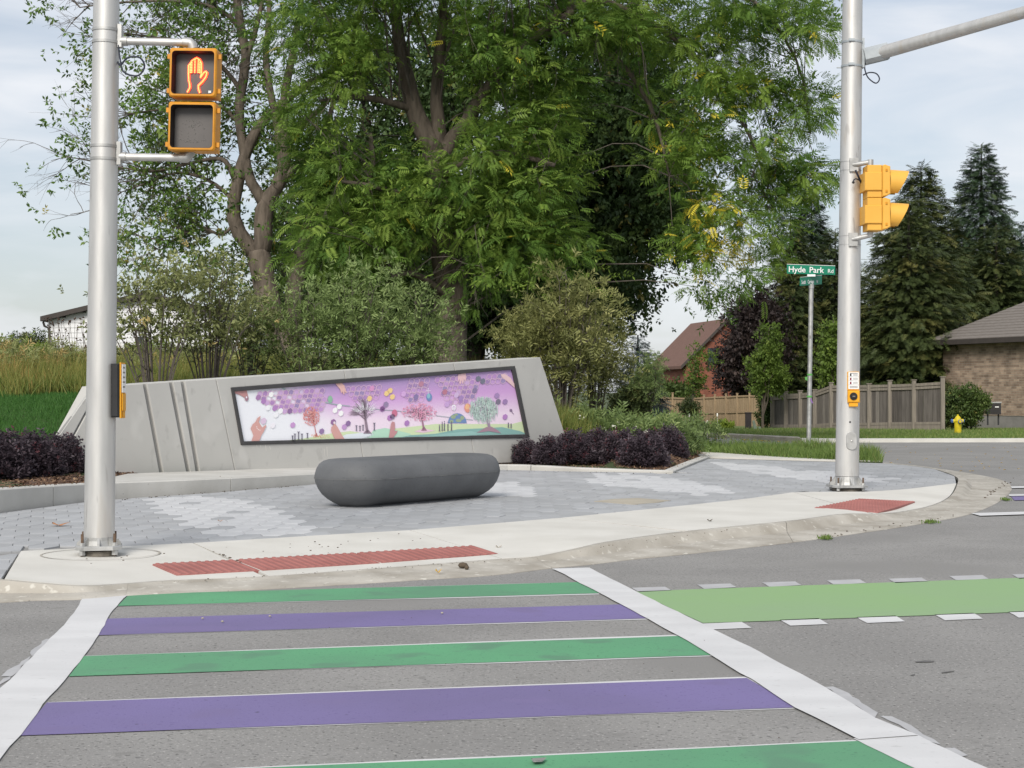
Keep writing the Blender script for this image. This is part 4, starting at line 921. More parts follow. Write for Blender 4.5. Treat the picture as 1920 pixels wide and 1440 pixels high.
ca = me.color_attributes.new('col', 'FLOAT_COLOR', 'POINT'); ca.data.foreach_set('color', [c for k in pr.c for c in k]); me.update()
link(bpy.data.objects.new('printed_picture', me), mural)
# drain plates on the bottom frame bar are hidden by the bench; a small clip sits on it
MB().box(W(550, 826, 0.028), (0.03, 0.02, 0.02)).build('clip', M['black'], mural)

# ------------------------------------------------------------------ pebble-shaped bench
bl, br = G(655, 952, 0.094), G(888, 929, 0.094)
bc = (bl + br) / 2; by = R(54)
ax = Vector((math.cos(by), math.sin(by), 0)); ay = Vector((-ax.y, ax.x, 0))
bc = bc + ay * 0.28 + ax * 0.02 + Vector((0.18, -0.22, 0))
bench = thing('stone_bench', tuple(bc), 'charcoal pebble shaped stone bench with a pale seam in front of the mural', 'bench')
prof = [(0.010, 0.24), (0.035, 0.185), (0.075, 0.125), (0.13, 0.072), (0.19, 0.033), (0.25, 0.008), (0.290, 0.0), (0.305, -0.002), (0.34, 0.002), (0.40, 0.018), (0.445, 0.045), (0.475, 0.085), (0.492, 0.135), (0.50, 0.20), (0.504, 0.30)]
BL, BWd, BR = 2.62, 0.86, 0.36
def stadium(ins, z, n=14):
    L, w, r = BL / 2 - ins, BWd / 2 - ins, max(0.06, BR - ins * 0.85); out = []
    for cx, cy, a0 in ((L - r, w - r, 0), (-(L - r), w - r, 90), (-(L - r), -(w - r), 180), (L - r, -(w - r), 270)):
        for k in range(n):
            a = R(a0 + 90 * k / (n - 1)); x, y = cx + r * math.cos(a), cy + r * math.sin(a)
            out.append(bc + ax * x + ay * (y * (1 - 0.05 * x / BL)) + Vector((0, 0, z)))
    return out
b = MB(); rings = [stadium(i, z + 0.004 * math.sin(z * 30)) for z, i in prof]; k = len(rings[0])
b.add([p for r in rings for p in r], [(i * k + j, i * k + (j + 1) % k, (i + 1) * k + (j + 1) % k, (i + 1) * k + j) for i in range(len(rings) - 1) for j in range(k)] + [tuple((len(rings) - 1) * k + j for j in range(k)), tuple(range(k - 1, -1, -1))])
b.build('body', M['bench'], bench, smooth=True)
b = MB(); r1, r2 = stadium(-0.0035, 0.296), stadium(-0.0035, 0.304)
b.add(r1 + r2, [(j, (j + 1) % k, (j + 1) % k + k, j + k) for j in range(k)]); b.build('seam', M['bench_seam'], bench, smooth=True)
b = MB(); r1, r2 = stadium(0.25, -0.02), stadium(0.25, 0.02); b.add(r1 + r2, [(j, (j + 1) % k, (j + 1) % k + k, j + k) for j in range(k)]); b.build('plinth', M['bench'], bench)

# ================================================================== SIGNAL POLES
def pole(name, label, px0, py0, px1, py1, r0, r1, z0):
    """Tapered aluminium pole whose axis runs from its foot (px0, py0) up through (px1, py1)."""
    base = G(px0, py0, z0); Y = base.y; k = Y / F
    top = P(px1, py1, Y); ext = base + (top - base) * 1.55
    t = thing(name, tuple(base), label, 'signal pole')
    return t, base, Y, k, top, ext
def flange(t, base, k, ww, hh, wtop, up_, n=8, yaw=0.3):
    """Cast shoe: a plate on nuts, a cone, and gussets out to the bolts."""
    u = lambda x, y, z: base + Vector((x * math.cos(yaw) - y * math.sin(yaw), x * math.sin(yaw) + y * math.cos(yaw), z))
    w2 = ww / 2; c = w2 * 0.62
    oct_ = [(w2, -c), (w2, c), (c, w2), (-c, w2), (-w2, c), (-w2, -c), (-c, -w2), (c, -w2)]
    b = MB(); b.bevel_prism([u(x, y, 0.045) for x, y in oct_], (0, 0, 0.03), 0.006)
    b.tube([base + Vector((0, 0, 0.07)), base + Vector((0, 0, 0.11)), base + Vector((0, 0, hh))], [w2 * 0.74, w2 * 0.70, wtop / 2 * 1.03], 16)
    b.build('base_plate', M['galv'], t)
    g = MB()
    for q in range(8):
        a = q * math.pi / 4 + yaw; d = Vector((math.cos(a), math.sin(a), 0)); s = Vector((-d.y, d.x, 0)) * 0.009
        ro = w2 * (0.96 if q % 2 == 0 else 1.02)
        tri = [base + d * wtop * 0.42 + Vector((0, 0, 0.075)), base + d * ro + Vector((0, 0, 0.075)), base + d * ro + Vector((0, 0, 0.092)), base + d * wtop * 0.52 + Vector((0, 0, hh - 0.005)), base + d * wtop * 0.42 + Vector((0, 0, hh - 0.005))]
        g.prism([p - s for p in tri], s * 2)
    g.build('gusset', M['galv'], t)['kind'] = 'stuff'
    for sx, sy in ((1, 1), (-1, 1), (-1, -1), (1, -1)):
        o = MB().tube([u(sx * c * 1.12, sy * c * 1.12, 0.0), u(sx * c * 1.12, sy * c * 1.12, 0.165)], 0.011, 7).build('anchor_bolt', M['rust'], t)
        MB().tube([u(sx * c * 1.12, sy * c * 1.12, 0.0755), u(sx * c * 1.12, sy * c * 1.12, 0.10)], 0.022, 6).build('nut', M['galv'], o)
        MB().tube([u(sx * c * 1.12, sy * c * 1.12, 0.008), u(sx * c * 1.12, sy * c * 1.12, 0.044)], 0.024, 6).build('nut', M['galv'], o)
    pts = [base + Vector((math.cos(a) * w2 * 0.82, math.sin(a) * w2 * 0.82, -0.002)) for a in [q * math.pi / 8 for q in range(16)]]
    MB().prism(pts, (0, 0, 0.036)).build('grout_pad', M['grout'], t)

# left pole
lp, lb, lY, lk, ltop, lext = pole('signal_pole', 'thick aluminium signal pole on a bolted base, holding the pedestrian signal with the red hand', 185.5, 1040, 199.5, 0, 0, 0, 0.088)
up_l = (ltop - lb).normalized()
LR = lambda py: lerp_list([-600, 0, 1010], [21.0, 24.0, 28.5], py) * lk
MB().tube([lb + (ltop - lb) * t for t in (0.03, 0.3, 0.6, 1.0, 1.5)], [LR(1040 - 1040 * t) for t in (0.03, 0.3, 0.6, 1.0, 1.5)], 32).build('shaft', M['alum'], lp, smooth=True, auto=50)
MB().lathe(lb + (ltop - lb) * 1.5, [(0, LR(-520) + .01), (.05, LR(-520) + .01), (.09, .03)], 20).build('cap', M['alum'], lp)
flange(lp, lb, lk, 84 * lk, 34 * lk, 57 * lk, 1, yaw=0.22)
pts = [lb + Vector((math.cos(a) * 0.425, math.sin(a) * 0.425 + 0.06, 0.0105)) for a in [q * math.pi / 24 for q in range(48)]]
ring_o = [lb + Vector((math.cos(a) * 0.44, math.sin(a) * 0.44 + 0.06, 0.006)) for a in [q * math.pi / 24 for q in range(48)]]
ro_, ri_ = [[on_slab(CX + p.x / p.y * F, HY + (CZ - .09) / p.y * F, .0025) for p in q_] for q_ in (ring_o, pts)]
b = MB(); b.add(ro_ + ri_, [(i, (i + 1) % 48, 48 + (i + 1) % 48, 48 + i) for i in range(48)]); b.build('footing_joint', M['curb'], sidewalk)
def axis_at(b, tp, py, py0, py1): return b + (tp - b) * ((py0 - py) / (py0 - py1))
for py in (57, 80, 275, 299):
    c = axis_at(lb, ltop, py, 1040, 0); MB().tube([c - up_l * 0.010, c + up_l * 0.010], LR(py) + 0.006, 28).build('strap', M['galv'], lp, smooth=True, auto=40)
for py in (68, 288):
    c = axis_at(lb, ltop, py, 1040, 0) + Vector((LR(py) + 0.012, 0, 0)); MB().box(c, (0.03, 0.07, 0.17)).build('clamp_plate', M['galv'], lp)
MB().tube(smooth_path([axis_at(lb, ltop, 86, 1040, 0) + Vector((LR(80) + .005, -.03, 0)), P(225, 110, lY - .04), P(232, 135, lY - .05), P(258, 142, lY - .05), P(271, 125, lY - .05), P(262, 108, lY - .06), P(240, 108, lY - .06), P(226, 122, lY - .04), P(221, 116, lY - .02)], 30), 0.007, 6).build('cable_loop', M['cable'], lp, smooth=True)

# right pole
rp, rb, rY, rk, rtop, rext = pole('signal_pole', 'aluminium signal pole with a mast arm standing on the corner by the small red plate', 1588, 920, 1598.5, 0, 0, 0, 0.095)
up_r = (rtop - rb).normalized()
RR = lambda py: lerp_list([-400, 0, 900], [16.5, 18.5, 22.0], py) * rk
MB().tube([rb + (rtop - rb) * t for t in (0.03, 0.3, 0.6, 1.0, 1.4)], [RR(920 - 920 * t) for t in (0.03, 0.3, 0.6, 1.0, 1.4)], 32).build('shaft', M['alum'], rp, smooth=True, auto=50)
MB().lathe(rb + (rtop - rb) * 1.4, [(0, RR(-400) + .01), (.05, RR(-400) + .01), (.09, .03)], 20).build('cap', M['alum'], rp)
flange(rp, rb, rk, 68 * rk, 27 * rk, 44 * rk, 1, yaw=0.1)
# hand-hole cover and tiny mark
hc = axis_at(rb, rtop, 826, 920, 0) + Vector((0.02, -RR(826) * 0.98, 0)); pts = [hc + Vector((math.cos(a) * 10 * rk, 0.02, math.sin(a) * 9 * rk + (8 * rk if math.sin(a) > 0 else -8 * rk))) for a in [q * math.pi / 10 for q in range(20)]]
MB().bevel_prism(pts, (0, -0.035, 0), 0.004).build('hand_hole_cover', M['galv'], rp); MB().ball(hc + Vector((0, -0.016, 0)), 0.012, 8).build('cover_screw', M['alum'], rp)
MB().box(axis_at(rb, rtop, 791, 920, 0) + Vector((0.0, -RR(791) - .001, 0)), (0.02, 0.004, 0.022)).build('mark', M['ink'], rp)
for py in (80, 125):
    c = axis_at(rb, rtop, py, 920, 0); MB().tube([c - up_r * 0.012, c + up_r * 0.012], RR(py) + 0.008, 28).build('strap', M['galv_arm'], rp, smooth=True, auto=40)
    MB().box(c + Vector((-0.03, -RR(py) - 0.01, 0.01)), (0.07, 0.02, 0.03)).build('strap_lug', M['galv_arm'], rp); MB().box(c + Vector((-RR(py) - 0.03, 0.0, -0.012)), (0.06, 0.02, 0.012)).build('strap_lug', M['galv_arm'], rp)
MB().box(axis_at(rb, rtop, 100, 920, 0) + Vector((RR(100) + 0.006, 0, 0)), (0.03, 0.10, 0.36)).build('arm_plate', M['galv_arm'], rp)
s0, s1 = P(1619, 107, rY), P(1664, 96, rY - 0.1)
ad = (s1 - s0).normalized()
sk = MB(); uq = Vector((0, 1, 0)); vq = ad.cross(uq).normalized()
ringf = lambda c, h: [c + uq * a * h + vq * b_ * h for a, b_ in ((-.55, -1), (.55, -1), (1, -.5), (1, .5), (.55, 1), (-.55, 1), (-1, .5), (-1, -.5))]
sk.prism(ringf(s0, 0.098), s1 - s0); sk.build('arm_socket', M['galv_arm'], rp)
# the arm reaches out over the road, towards the camera side
a0, a1 = P(1650, 99.5, rY - .07), P(2420, -118, rY - 4.0)
MB().tube([a0.lerp(a1, t) for t in (0, .25, .5, .75, 1)], [0.082, 0.073, 0.064, 0.055, 0.045], 20).build('mast_arm', M['alum'], rp, smooth=True, auto=50)
MB().tube(smooth_path([P(1621, 120, rY - .02), P(1622, 132, rY - .03), P(1628, 146, rY - .04), P(1642, 156, rY - .05), P(1649, 148, rY - .05), P(1643, 138, rY - .05), P(1630, 136, rY - .05), P(1618, 141, rY - .03)], 30), 0.008, 6).build('cable_loop', M['cable'], rp, smooth=True)

# ------------------------------------------------------------------ pedestrian signal on the left pole
pY = lY - 0.16
pc = P(360, 186, pY)
ped = thing('pedestrian_signal', tuple(pc), 'amber pedestrian signal showing a lit red hand above a dark grey lens', 'pedestrian signal')
lean, yaw = R(1.4), R(-4)
prot = Matrix.Rotation(yaw, 3, 'Z') @ Matrix.Rotation(lean, 3, 'Y')
q = pY / F                                         # metres per pixel there
def L(x, y, z): return pc + prot @ Vector((x, y, z))
def lbox(mb, c, sz): return mb.box(L(*c), sz, prot)
def section(zc, lit):
    w, h, dp = 90 * q, 92 * q, 0.20
    b = MB(); lbox(b, (0, 0.156, zc), (w * 0.94, 0.09, h * 0.97)); b.build('housing', M['amber'], ped)
    # door: a rim of four bars with rounded inner corners, open in the middle
    def rr(w_, h_, r_, y, n=5):
        out = []
        for cx, cz, a0 in ((w_ / 2 - r_, h_ / 2 - r_, 0), (-w_ / 2 + r_, h_ / 2 - r_, 90), (-w_ / 2 + r_, -h_ / 2 + r_, 180), (w_ / 2 - r_, -h_ / 2 + r_, 270)):
            for k in range(n):
                a = R(a0 + 90 * k / (n - 1)); out.append(L(cx + r_ * math.cos(a), y, zc + cz + r_ * math.sin(a)))
        return out
    o1, o2 = rr(w, h, .02, 0.115), rr(w, h, .02, 0.012); o3 = rr(w - .018, h - .018, .02, 0.0)
    wi, hi = 81 * q, 81 * q
    i3, i2, i1 = rr(wi, hi, .026, 0.0), rr(wi - .006, hi - .006, .026, 0.006), rr(wi - .01, hi - .01, .026, 0.105)
    v = o1 + o2 + o3 + i3; n = len(o1); b = MB(); b.add(v, [(j * n + i, j * n + (i + 1) % n, (j + 1) * n + (i + 1) % n, (j + 1) * n + i) for j in range(3) for i in range(n)])
    d = b.build('door', M['amber'], ped)
    b = MB(); b.add(i3 + i2 + i1, [(j * n + i, j * n + (i + 1) % n, (j + 1) * n + (i + 1) % n, (j + 1) * n + i) for j in range(2) for i in range(n)]); b.build('visor', M['visor_black'], d)
    b = MB(); b.add(rr(wi - .012, hi - .012, .024, 0.100), [tuple(range(n))]); ln = b.build('lens', M['lens'], ped)
    for sz in (.34, -.36):
        for sx in (-1, 1): b = MB(); lbox(b, (sx * (w / 2 + .012), 0.05, zc + sz * h), (0.026, 0.03, 0.034)); b.build('hinge', M['amber'], d)
    return ln
s_up, s_dn = 50.5 * q, -50.5 * q
lens_up = section(s_up, True); lens_dn = section(s_dn, False)
def Z6(x, y, dy=0.092):                           # pixel of the 6x close-up -> point just in front of a lens
    xx = (270 + x / 6 - 360) * q; zz = -(60 + y / 6 - 186) * q
    return L(xx, dy, zz)
outline = [(450, 650), (476, 600), (474, 570), (462, 520), (455, 440), (455, 350), (474, 330), (490, 300), (512, 283), (545, 264), (578, 283), (602, 322), (604, 440), (594, 488), (632, 430), (655, 416), (668, 432), (655, 480), (620, 530), (572, 578), (574, 615), (590, 655)]
fingers = [[(492, 318), (492, 428)], [(528, 285), (528, 428)], [(566, 290), (566, 428)], [(476, 340), (476, 430)], [(585, 320), (585, 430)]]
glow, core_ = MB(), MB()
def dots(path):
    pts = [Vector((x, y, 0)) for x, y in path]; L_ = sum((b_ - a).length for a, b_ in zip(pts, pts[1:]))
    return [(p.x, p.y) for p in resample(pts, max(2, int(L_ / 15)))]
for pth in [outline] + fingers:
    glow.tube([Z6(x, y, .0955) for x, y in pth], 0.0098, 6)  # wider red emissive tube behind the dots, painting the halo round the lit strokes
    for x, y in dots(pth): core_.ball(Z6(x, y, .0880), 0.0052, 6)
hand_o = glow.build('lit_hand', M['led_glow'], lens_up); hand_o['label'] = 'glowing red hand symbol'
core_.build('lit_dots', M['led_core'], lens_up)['kind'] = 'stuff'
b = MB(); b.add([Z6(688, 632), Z6(720, 632), Z6(720, 660), Z6(688, 660)], [(0, 1, 2, 3)]); b.build('sticker', M['sign_white'], lens_up)
b = MB(); lr = random.Random(2)
for _ in range(90):                               # unlit dots of the walking figure and the count-down digits
    k = lr.random()
    if k < 0.45: a = lr.uniform(-1.25, 1.25); r_l = lr.uniform(0, 150); x, y = 520 + math.sin(a) * r_l, 1040 - abs(math.cos(a)) * r_l * 0.5 + lr.uniform(-20, 20)
    elif k < 0.75: x = lr.choice([385, 460, 540, 640]) + lr.uniform(-8, 8); y = lr.uniform(1040, 1220)
    else: x = lr.uniform(360, 680); y = lr.choice([1195, 1215]) + lr.uniform(-6, 6)
    b.ball(Z6(x, y, .098), 0.0028, 4)
b.build('unlit_dots', M['led_off'], lens_dn)['kind'] = 'stuff'
for (x0, y0, x1, y1, ex, ey) in ((228, 77, 357, 80, 360, 92), (226, 294, 350, 296, 358, 283)):
    yy = pY + 0.11
    p0 = P(x0 - 6, y0, lY); p1 = P(x1, y1, yy); p2 = P(ex, ey, yy)
    o = MB().tube([p0, p0.lerp(p1, .5), p1], 0.0285, 14).build('bracket_arm', M['alum'], ped, smooth=True, auto=50)
    MB().tube([p0.lerp(p1, .04), p0.lerp(p1, .13)], 0.036, 14).build('coupling', M['galv'], o, smooth=True, auto=50)
    dd = (p2 - p1); MB().tube([p0.lerp(p1, .9), p1, p1 + Vector((0.012, 0, dd.z * 0.3)), p2 + Vector((0.01, 0, 0))], [0.037, 0.037, 0.037, 0.034], 12).build('elbow', M['galv'], o, smooth=True, auto=60)

# ------------------------------------------------------------------ side-on traffic signal on the right pole
tY = rY - 0.22
tq = tY / F
ts = thing('traffic_signal', tuple(P(1632, 438, tY)), 'bright yellow two section traffic signal seen from the side on the corner pole', 'traffic signal')
def tb(x0, y0, x1, y1, d0, d1): # box in the picture plane, with depth d0..d1 about the signal's own plane
    a, c = P(x0, y0, tY), P(x1, y1, tY)
    return MB().bevel_prism([Vector((x, tY + d1, z)) for x, z in ((a.x, a.z), (c.x, a.z), (c.x, c.z), (a.x, c.z))], (0, d0 - d1, 0), 0.008)
H = 0.16
for k, dy in enumerate((0, 61.5)):
    tb(1622, 312 + dy, 1649, 374 + dy - (1.2 if k == 0 else 1.5), -H * .86, H * .86).build('housing', M['yellow'], ts)
    tb(1616.5, 326 + dy, 1648.6, 360 + dy, -H, H).build('housing_back', M['yellow'], ts)
    dpts = [(1649.4, 313 + dy), (1654, 311.5 + dy), (1664, 315 + dy), (1664.5, 366 + dy), (1658, 370 + dy), (1649.4, 371.5 + dy)]
    pw = [P(x, y, tY) for x, y in dpts]
    MB().bevel_prism([p + Vector((0, H, 0)) for p in pw], (0, -2 * H, 0), 0.010).build('door', M['yellow'], ts)
    for yy in (322, 361):
        MB().box(P(1656.5, yy + dy, tY) + Vector((0, -H - .006, 0)), (0.022, 0.014, 0.026)).build('latch', M['amber'], ts)
    # tunnel visor, its mouth cut back towards the bottom
    cx, cz = P(1665, 342 + dy, tY).x, P(1665, 342 + dy, tY).z; rr0 = 24 * tq; b = MB(); v = []
    n = 20
    for i in range(n + 1):
        a = R(-62) + R(304) * i / n              # open slot at the very bottom
        s_ = math.sin(a); c_ = math.cos(a); tt = (1 - s_) / 2; ln = (38 - 24 * tt) * tq
        for rr_, xx in ((rr0, 0), (rr0 * .985, ln), (rr0 * .95, ln), (rr0 * .95, 0)):
            v.append(Vector((cx + xx, tY + c_ * rr_ * 1.0, cz + s_ * rr_ - xx * 0.06)))
    b.add(v, [(i * 4 + j, i * 4 + (j + 1) % 4, (i + 1) * 4 + (j + 1) % 4, (i + 1) * 4 + j) for i in range(n) for j in range(4)]); b.build('visor', M['yellow'], ts, smooth=True, auto=50)
    MB().tube([Vector((cx - .004, tY, cz)), Vector((cx + .01, tY, cz)), Vector((cx + .03, tY, cz))], [rr0 * .9, rr0 * .9, rr0 * .3], 20).build('lens', M['visor_black'], ts, smooth=True, auto=40)
for yy in (312, 451):
    a = axis_at(rb, rtop, yy, 920, 0) + Vector((0.0, -RR(yy) - 0.01, 0))
    MB().box(a + Vector((.01, -.005, 0)), (0.105, 0.03, 0.16)).build('bracket_plate', M['galv'], ts)
    e = P(1632, 304 if yy < 400 else 441, tY + .0)
    o = MB().tube([a, a.lerp(e, .5), e], 0.030, 12).build('bracket_arm', M['galv'], ts, smooth=True, auto=50)
    MB().tube([e + Vector((0, 0, .03 if yy < 400 else .035)), e - Vector((0, 0, .05 if yy < 400 else .02))], 0.036, 12).build('elbow', M['galv'], o, smooth=True, auto=50)
    for dz in (-.055, .05):
        c = axis_at(rb, rtop, yy, 920, 0) + up_r * dz; MB().tube([c - up_r * .004, c + up_r * .004], RR(yy) + 0.004, 24).build('strap', M['galv'], ts, smooth=True, auto=40)
MB().tube(smooth_path([P(1604, 319, tY - .0), P(1609, 330, tY), P(1616, 345, tY + .08)], 10), 0.012, 6).build('cable', M['cable'], ts, smooth=True)
MB().tube(smooth_path([P(1615, 342, tY + .06), P(1608, 336, tY), P(1602, 336, tY - .01), P(1600, 341, tY - .01)], 10), 0.008, 6).build('cable', M['cable'], ts, smooth=True)
MB().ball(P(1600, 342, tY - .01), 0.018, 8).build('cable_gland', M['black'], ts)
# ------------------------------------------------------------------ push buttons
b1 = thing('push_button', tuple(P(222, 783, lY)), 'pedestrian push button seen edge on, black back box on the left pole', 'push button')
def lb_(x0, y0, x1, y1, d0, d1, bev=.006):
    a, c = P(x0, y0, lY), P(x1, y1, lY)
    return MB().bevel_prism([Vector((x, lY + d1, z)) for x, z in ((a.x, a.z), (c.x, a.z), (c.x, c.z), (a.x, c.z))], (0, d0 - d1, 0), bev)
lb_(213, 682, 228.3, 782.5, -0.09, 0.06, .012).build('back_box', M['black'], b1)
lb_(228.5, 680, 231.3, 784, -0.075, 0.06, .004).build('face_plate', M['button_yellow'], b1)
lb_(231.5, 683, 233.2, 736, -0.06, 0.05, .002).build('sign_plate', M['sign_white'], b1)
lb_(231.5, 738, 233.8, 770, -0.06, 0.04, .004).build('button_body', M['button_yellow'], b1)
lb_(231.5, 772, 233.0, 782, -0.04, 0.03, .003).build('tab', M['button_yellow'], b1)
for yy in (688, 697, 706, 715, 724): lb_(233.3, yy, 233.6, yy + 3, -0.05, 0.02, .0003).build('print_line', M['led_off'], b1)
bY = rY - RR(730) - 0.012
def fb(x0, y0, x1, y1, d0, d1, bev=.004):
    a, c = P(x0, y0, bY), P(x1, y1, bY)
    return MB().bevel_prism([Vector((x, bY + d1, z)) for x, z in ((a.x, a.z), (c.x, a.z), (c.x, c.z), (a.x, c.z))], (0, d0 - d1, 0), bev)
b2 = thing('push_button', tuple(P(1600, 763, bY)), 'yellow pedestrian push button with white instruction plate facing us on the corner pole', 'push button')
fb(1589, 697, 1611, 732, -.005, .05).build('back_plate', M['button_yellow'], b2)
sp = fb(1590.5, 698, 1610, 729.5, -.012, -.006, .001).build('sign_plate', M['sign_white'], b2)
fb(1589, 732.3, 1611.5, 755, -.035, .05, .012).build('button_body', M['button_yellow'], b2)
fb(1591.5, 755.3, 1608.5, 762.5, -.02, .04, .006).build('tab', M['button_yellow'], b2)
c = P(1600.3, 743, bY - .035); MB().tube([c, c - Vector((0, .012, 0))], 7.2 * tq, 18).build('bezel', M['black'], b2); MB().tube([c - Vector((0, .012, 0)), c - Vector((0, .024, 0))], 4.4 * tq, 16).build('button', M['visor_black'], b2)
MB().box(c + Vector((0, -.026, 0)), (5 * tq, .002, 1.6 * tq)).build('arrow', M['led_off'], b2)
for yy, mm in ((703, 'ink'), (710.5, 'red_ink'), (718, 'red_ink')):
    fb(1593, yy - 2.2, 1596.2, yy + 2.4, -.0135, -.012, .0002).build('symbol', M[mm], sp)
    for z_ in (-1.6, 0.4): fb(1599, yy + z_, 1608, yy + z_ + .9, -.0135, -.012, .0002).build('print_line', M['led_off'], sp)
    fb(1591, yy + 3.4, 1609.5, yy + 3.9, -.0135, -.012, .0001).build('rule_line', M['ink'], sp)
for yy in (724, 726.5): fb(1592.5, yy, 1608, yy + .9, -.0135, -.012, .0002).build('print_line', M['ink'], sp)
fb(1593, 699.3, 1608, 700.3, -.0135, -.012, .0002).build('print_line', M['ink'], sp)

# ------------------------------------------------------------------ street name sign
sb = G(1516, 842, 0.09); sY = sb.y; sq = sY / F
st = thing('street_sign', tuple(sb), 'green street name blades on a thin grey post in the grass island', 'street sign')
stop_ = P(1521, 533, sY)
MB().tube([sb - Vector((0, 0, .1)), stop_], 4.3 * sq, 12).build('post', M['galv'], st, smooth=True, auto=50)
MB().tube([stop_, P(1521, 541, sY)], 5.2 * sq, 12).build('post_clamp', M['galv'], st)
def text_mesh(body, size, name, parent, place, right, upv, bold=0.0, sx=1.0):
    cu = bpy.data.curves.new('t', 'FONT'); cu.body = body; cu.size = 1; cu.offset = bold; cu.extrude = 0.004; cu.align_x = 'LEFT'; cu.resolution_u = 3
    to = bpy.data.objects.new('t', cu); COL.objects.link(to); dg = bpy.context.evaluated_depsgraph_get()
    me = bpy.data.meshes.new_from_object(to.evaluated_get(dg)); bpy.data.objects.remove(to); bpy.data.curves.remove(cu)
    root = parent
    while root.parent is not None: root = root.parent
    off = OFF[root.name]; nv = right.cross(upv)
    for v in me.vertices: v.co = place + right * (v.co.x * size * sx) + upv * (v.co.y * size) + nv * v.co.z * size - off
    me.materials.clear(); me.materials.append(M['sign_white']); me.update()
    o = bpy.data.objects.new(name, me); link(o, parent); return o
def blade(c00, c10, c11, c01, thick, label):
    """Corners: bottom-left, bottom-right, top-right, top-left of the seen face."""
    pl = [Vector(p) for p in (c00, c10, c11, c01)]; nrm = (pl[1] - pl[0]).cross(pl[3] - pl[0]).normalized()
    if nrm.y > 0: nrm = -nrm
    o = MB().bevel_prism([p - nrm * thick for p in pl], nrm * thick, 0.002).build('sign_blade', M['sign_green'], st); o['label'] = label
    e = MB(); e.prism([pl[3] + nrm * .001, pl[2] + nrm * .001, pl[2] + nrm * .001 - Vector((0, 0, .008)), pl[3] + nrm * .001 - Vector((0, 0, .008))], nrm * .002); e.build('border', M['sign_white'], o)
    return o, nrm
B1 = [P(1475.5, 513, sY - .06), P(1566, 515.5, sY - .03), P(1566, 498, sY - .03), P(1475.5, 495, sY - .06)]
o1, n1 = blade(*B1, .012, 'upper green blade reading Hyde Park Rd'); r1 = (B1[1] - B1[0]).normalized(); u1 = r1.cross(n1).normalized(); u1 = u1 if u1.z > 0 else -u1
text_mesh('Hyde', 15.2 * sq, 'lettering', o1, P(1478, 509.8, sY - .075), r1, u1, 0.010, 1.0)
text_mesh('Park', 15.2 * sq, 'lettering', o1, P(1517, 511, sY - .063), r1, u1, 0.010, 1.0)
text_mesh('Rd', 10.5 * sq, 'lettering', o1, P(1551.5, 511.6, sY - .052), r1, u1, 0.0, 1.0)
MB().box(P(1521, 516.5, sY - .05), (15 * sq, .05, 4 * sq)).build('blade_bracket', M['sign_white'], st)
B2 = [P(1500.5, 536, sY - .40), P(1541, 533, sY + .40), P(1541, 515.5, sY + .40), P(1501, 519.5, sY - .40)]
o2, n2 = blade(*B2, .012, 'lower green blade reading South Carriage Rd, turned away'); r2 = (B2[1] - B2[0]); r2h = r2.normalized(); u2 = Vector((0, 0, 1))
text_mesh('South', .115, 'lettering', o2, B2[0] + r2h * .05 + Vector((0, 0, .036)) + n2 * .004, r2h, u2, 0.015, 0.72)
text_mesh('Carriage', .115, 'lettering', o2, B2[0] + r2h * .335 + Vector((0, 0, .036)) + n2 * .004, r2h, u2, 0.015, 0.72)
text_mesh('Rd', .085, 'lettering', o2, B2[0] + r2h * .745 + Vector((0, 0, .04)) + n2 * .004, r2h, u2, 0.012, 0.72)
for yy, mm in ((704, 'tape_green'), (745, 'tape_green')):
    c = sb.lerp(stop_, (842 - yy) / (842 - 533)); MB().tube([c, c + Vector((0, 0, 3.2 * sq))], 5.2 * sq, 10).build('tape_band', M[mm], st)
MB().add([P(1509, 707, sY - .05), P(1514, 706, sY - .05), P(1514, 714, sY - .04), P(1510, 712, sY - .05)], [(0, 1, 2, 3)]).build('tape_tail', M['tape_green'], st)
MB().add([P(1518.5, 748, sY - .05), P(1521, 747, sY - .05), P(1525, 757, sY - .06), P(1522, 755, sY - .06)], [(0, 1, 2, 3)]).build('ribbon', M['tape_purple'], st)
MB().box(P(1519.5, 632, sY - .04), (3 * sq, .02, 6 * sq)).build('bolt', M['led_off'], st)

# ------------------------------------------------------------------ fire hydrant
hz0 = G(1796, 814.5, 0.0); hY = 51.0; hb = P(1796, 814.5, hY); hq = hY / F
hy = thing('fire_hydrant', tuple(hb), 'yellow fire hydrant with blue caps on the lawn by the street', 'hydrant')
MB().lathe(hb - Vector((0, 0, .05)), [(0, 7.6 * hq), (3.3 * hq, 7.6 * hq), (3.4 * hq, 6.4 * hq), (26 * hq, 6.6 * hq), (27 * hq, 7.6 * hq), (29 * hq, 7.7 * hq), (29.5 * hq, 6.8 * hq), (34 * hq, 5.6 * hq), (37 * hq, 3.4 * hq), (38.3 * hq, 1.6 * hq), (40.5 * hq, 1.5 * hq)], 18).build('barrel', M['hyd_yellow'], hy, smooth=True, auto=40)
o = MB().tube([P(1790, 789.5, hY), P(1786.5, 789.5, hY)], 3.6 * hq, 12).build('outlet', M['hyd_yellow'], hy); MB().tube([P(1786.5, 789.5, hY), P(1783.5, 789.5, hY), P(1782.5, 789.5, hY)], [4.0 * hq, 4.0 * hq, 1.8 * hq], 8).build('outlet_cap', M['hyd_blue'], o)
o = MB().tube([P(1800, 790.5, hY), P(1800.5, 790.5, hY - .19)], 4.0 * hq, 12).build('outlet', M['hyd_blue'], hy); MB().tube([P(1800.5, 790.5, hY - .19), P(1800.5, 790.5, hY - .25)], [3.0 * hq, 2.4 * hq], 8).build('outlet_cap', M['hyd_yellow'], o)
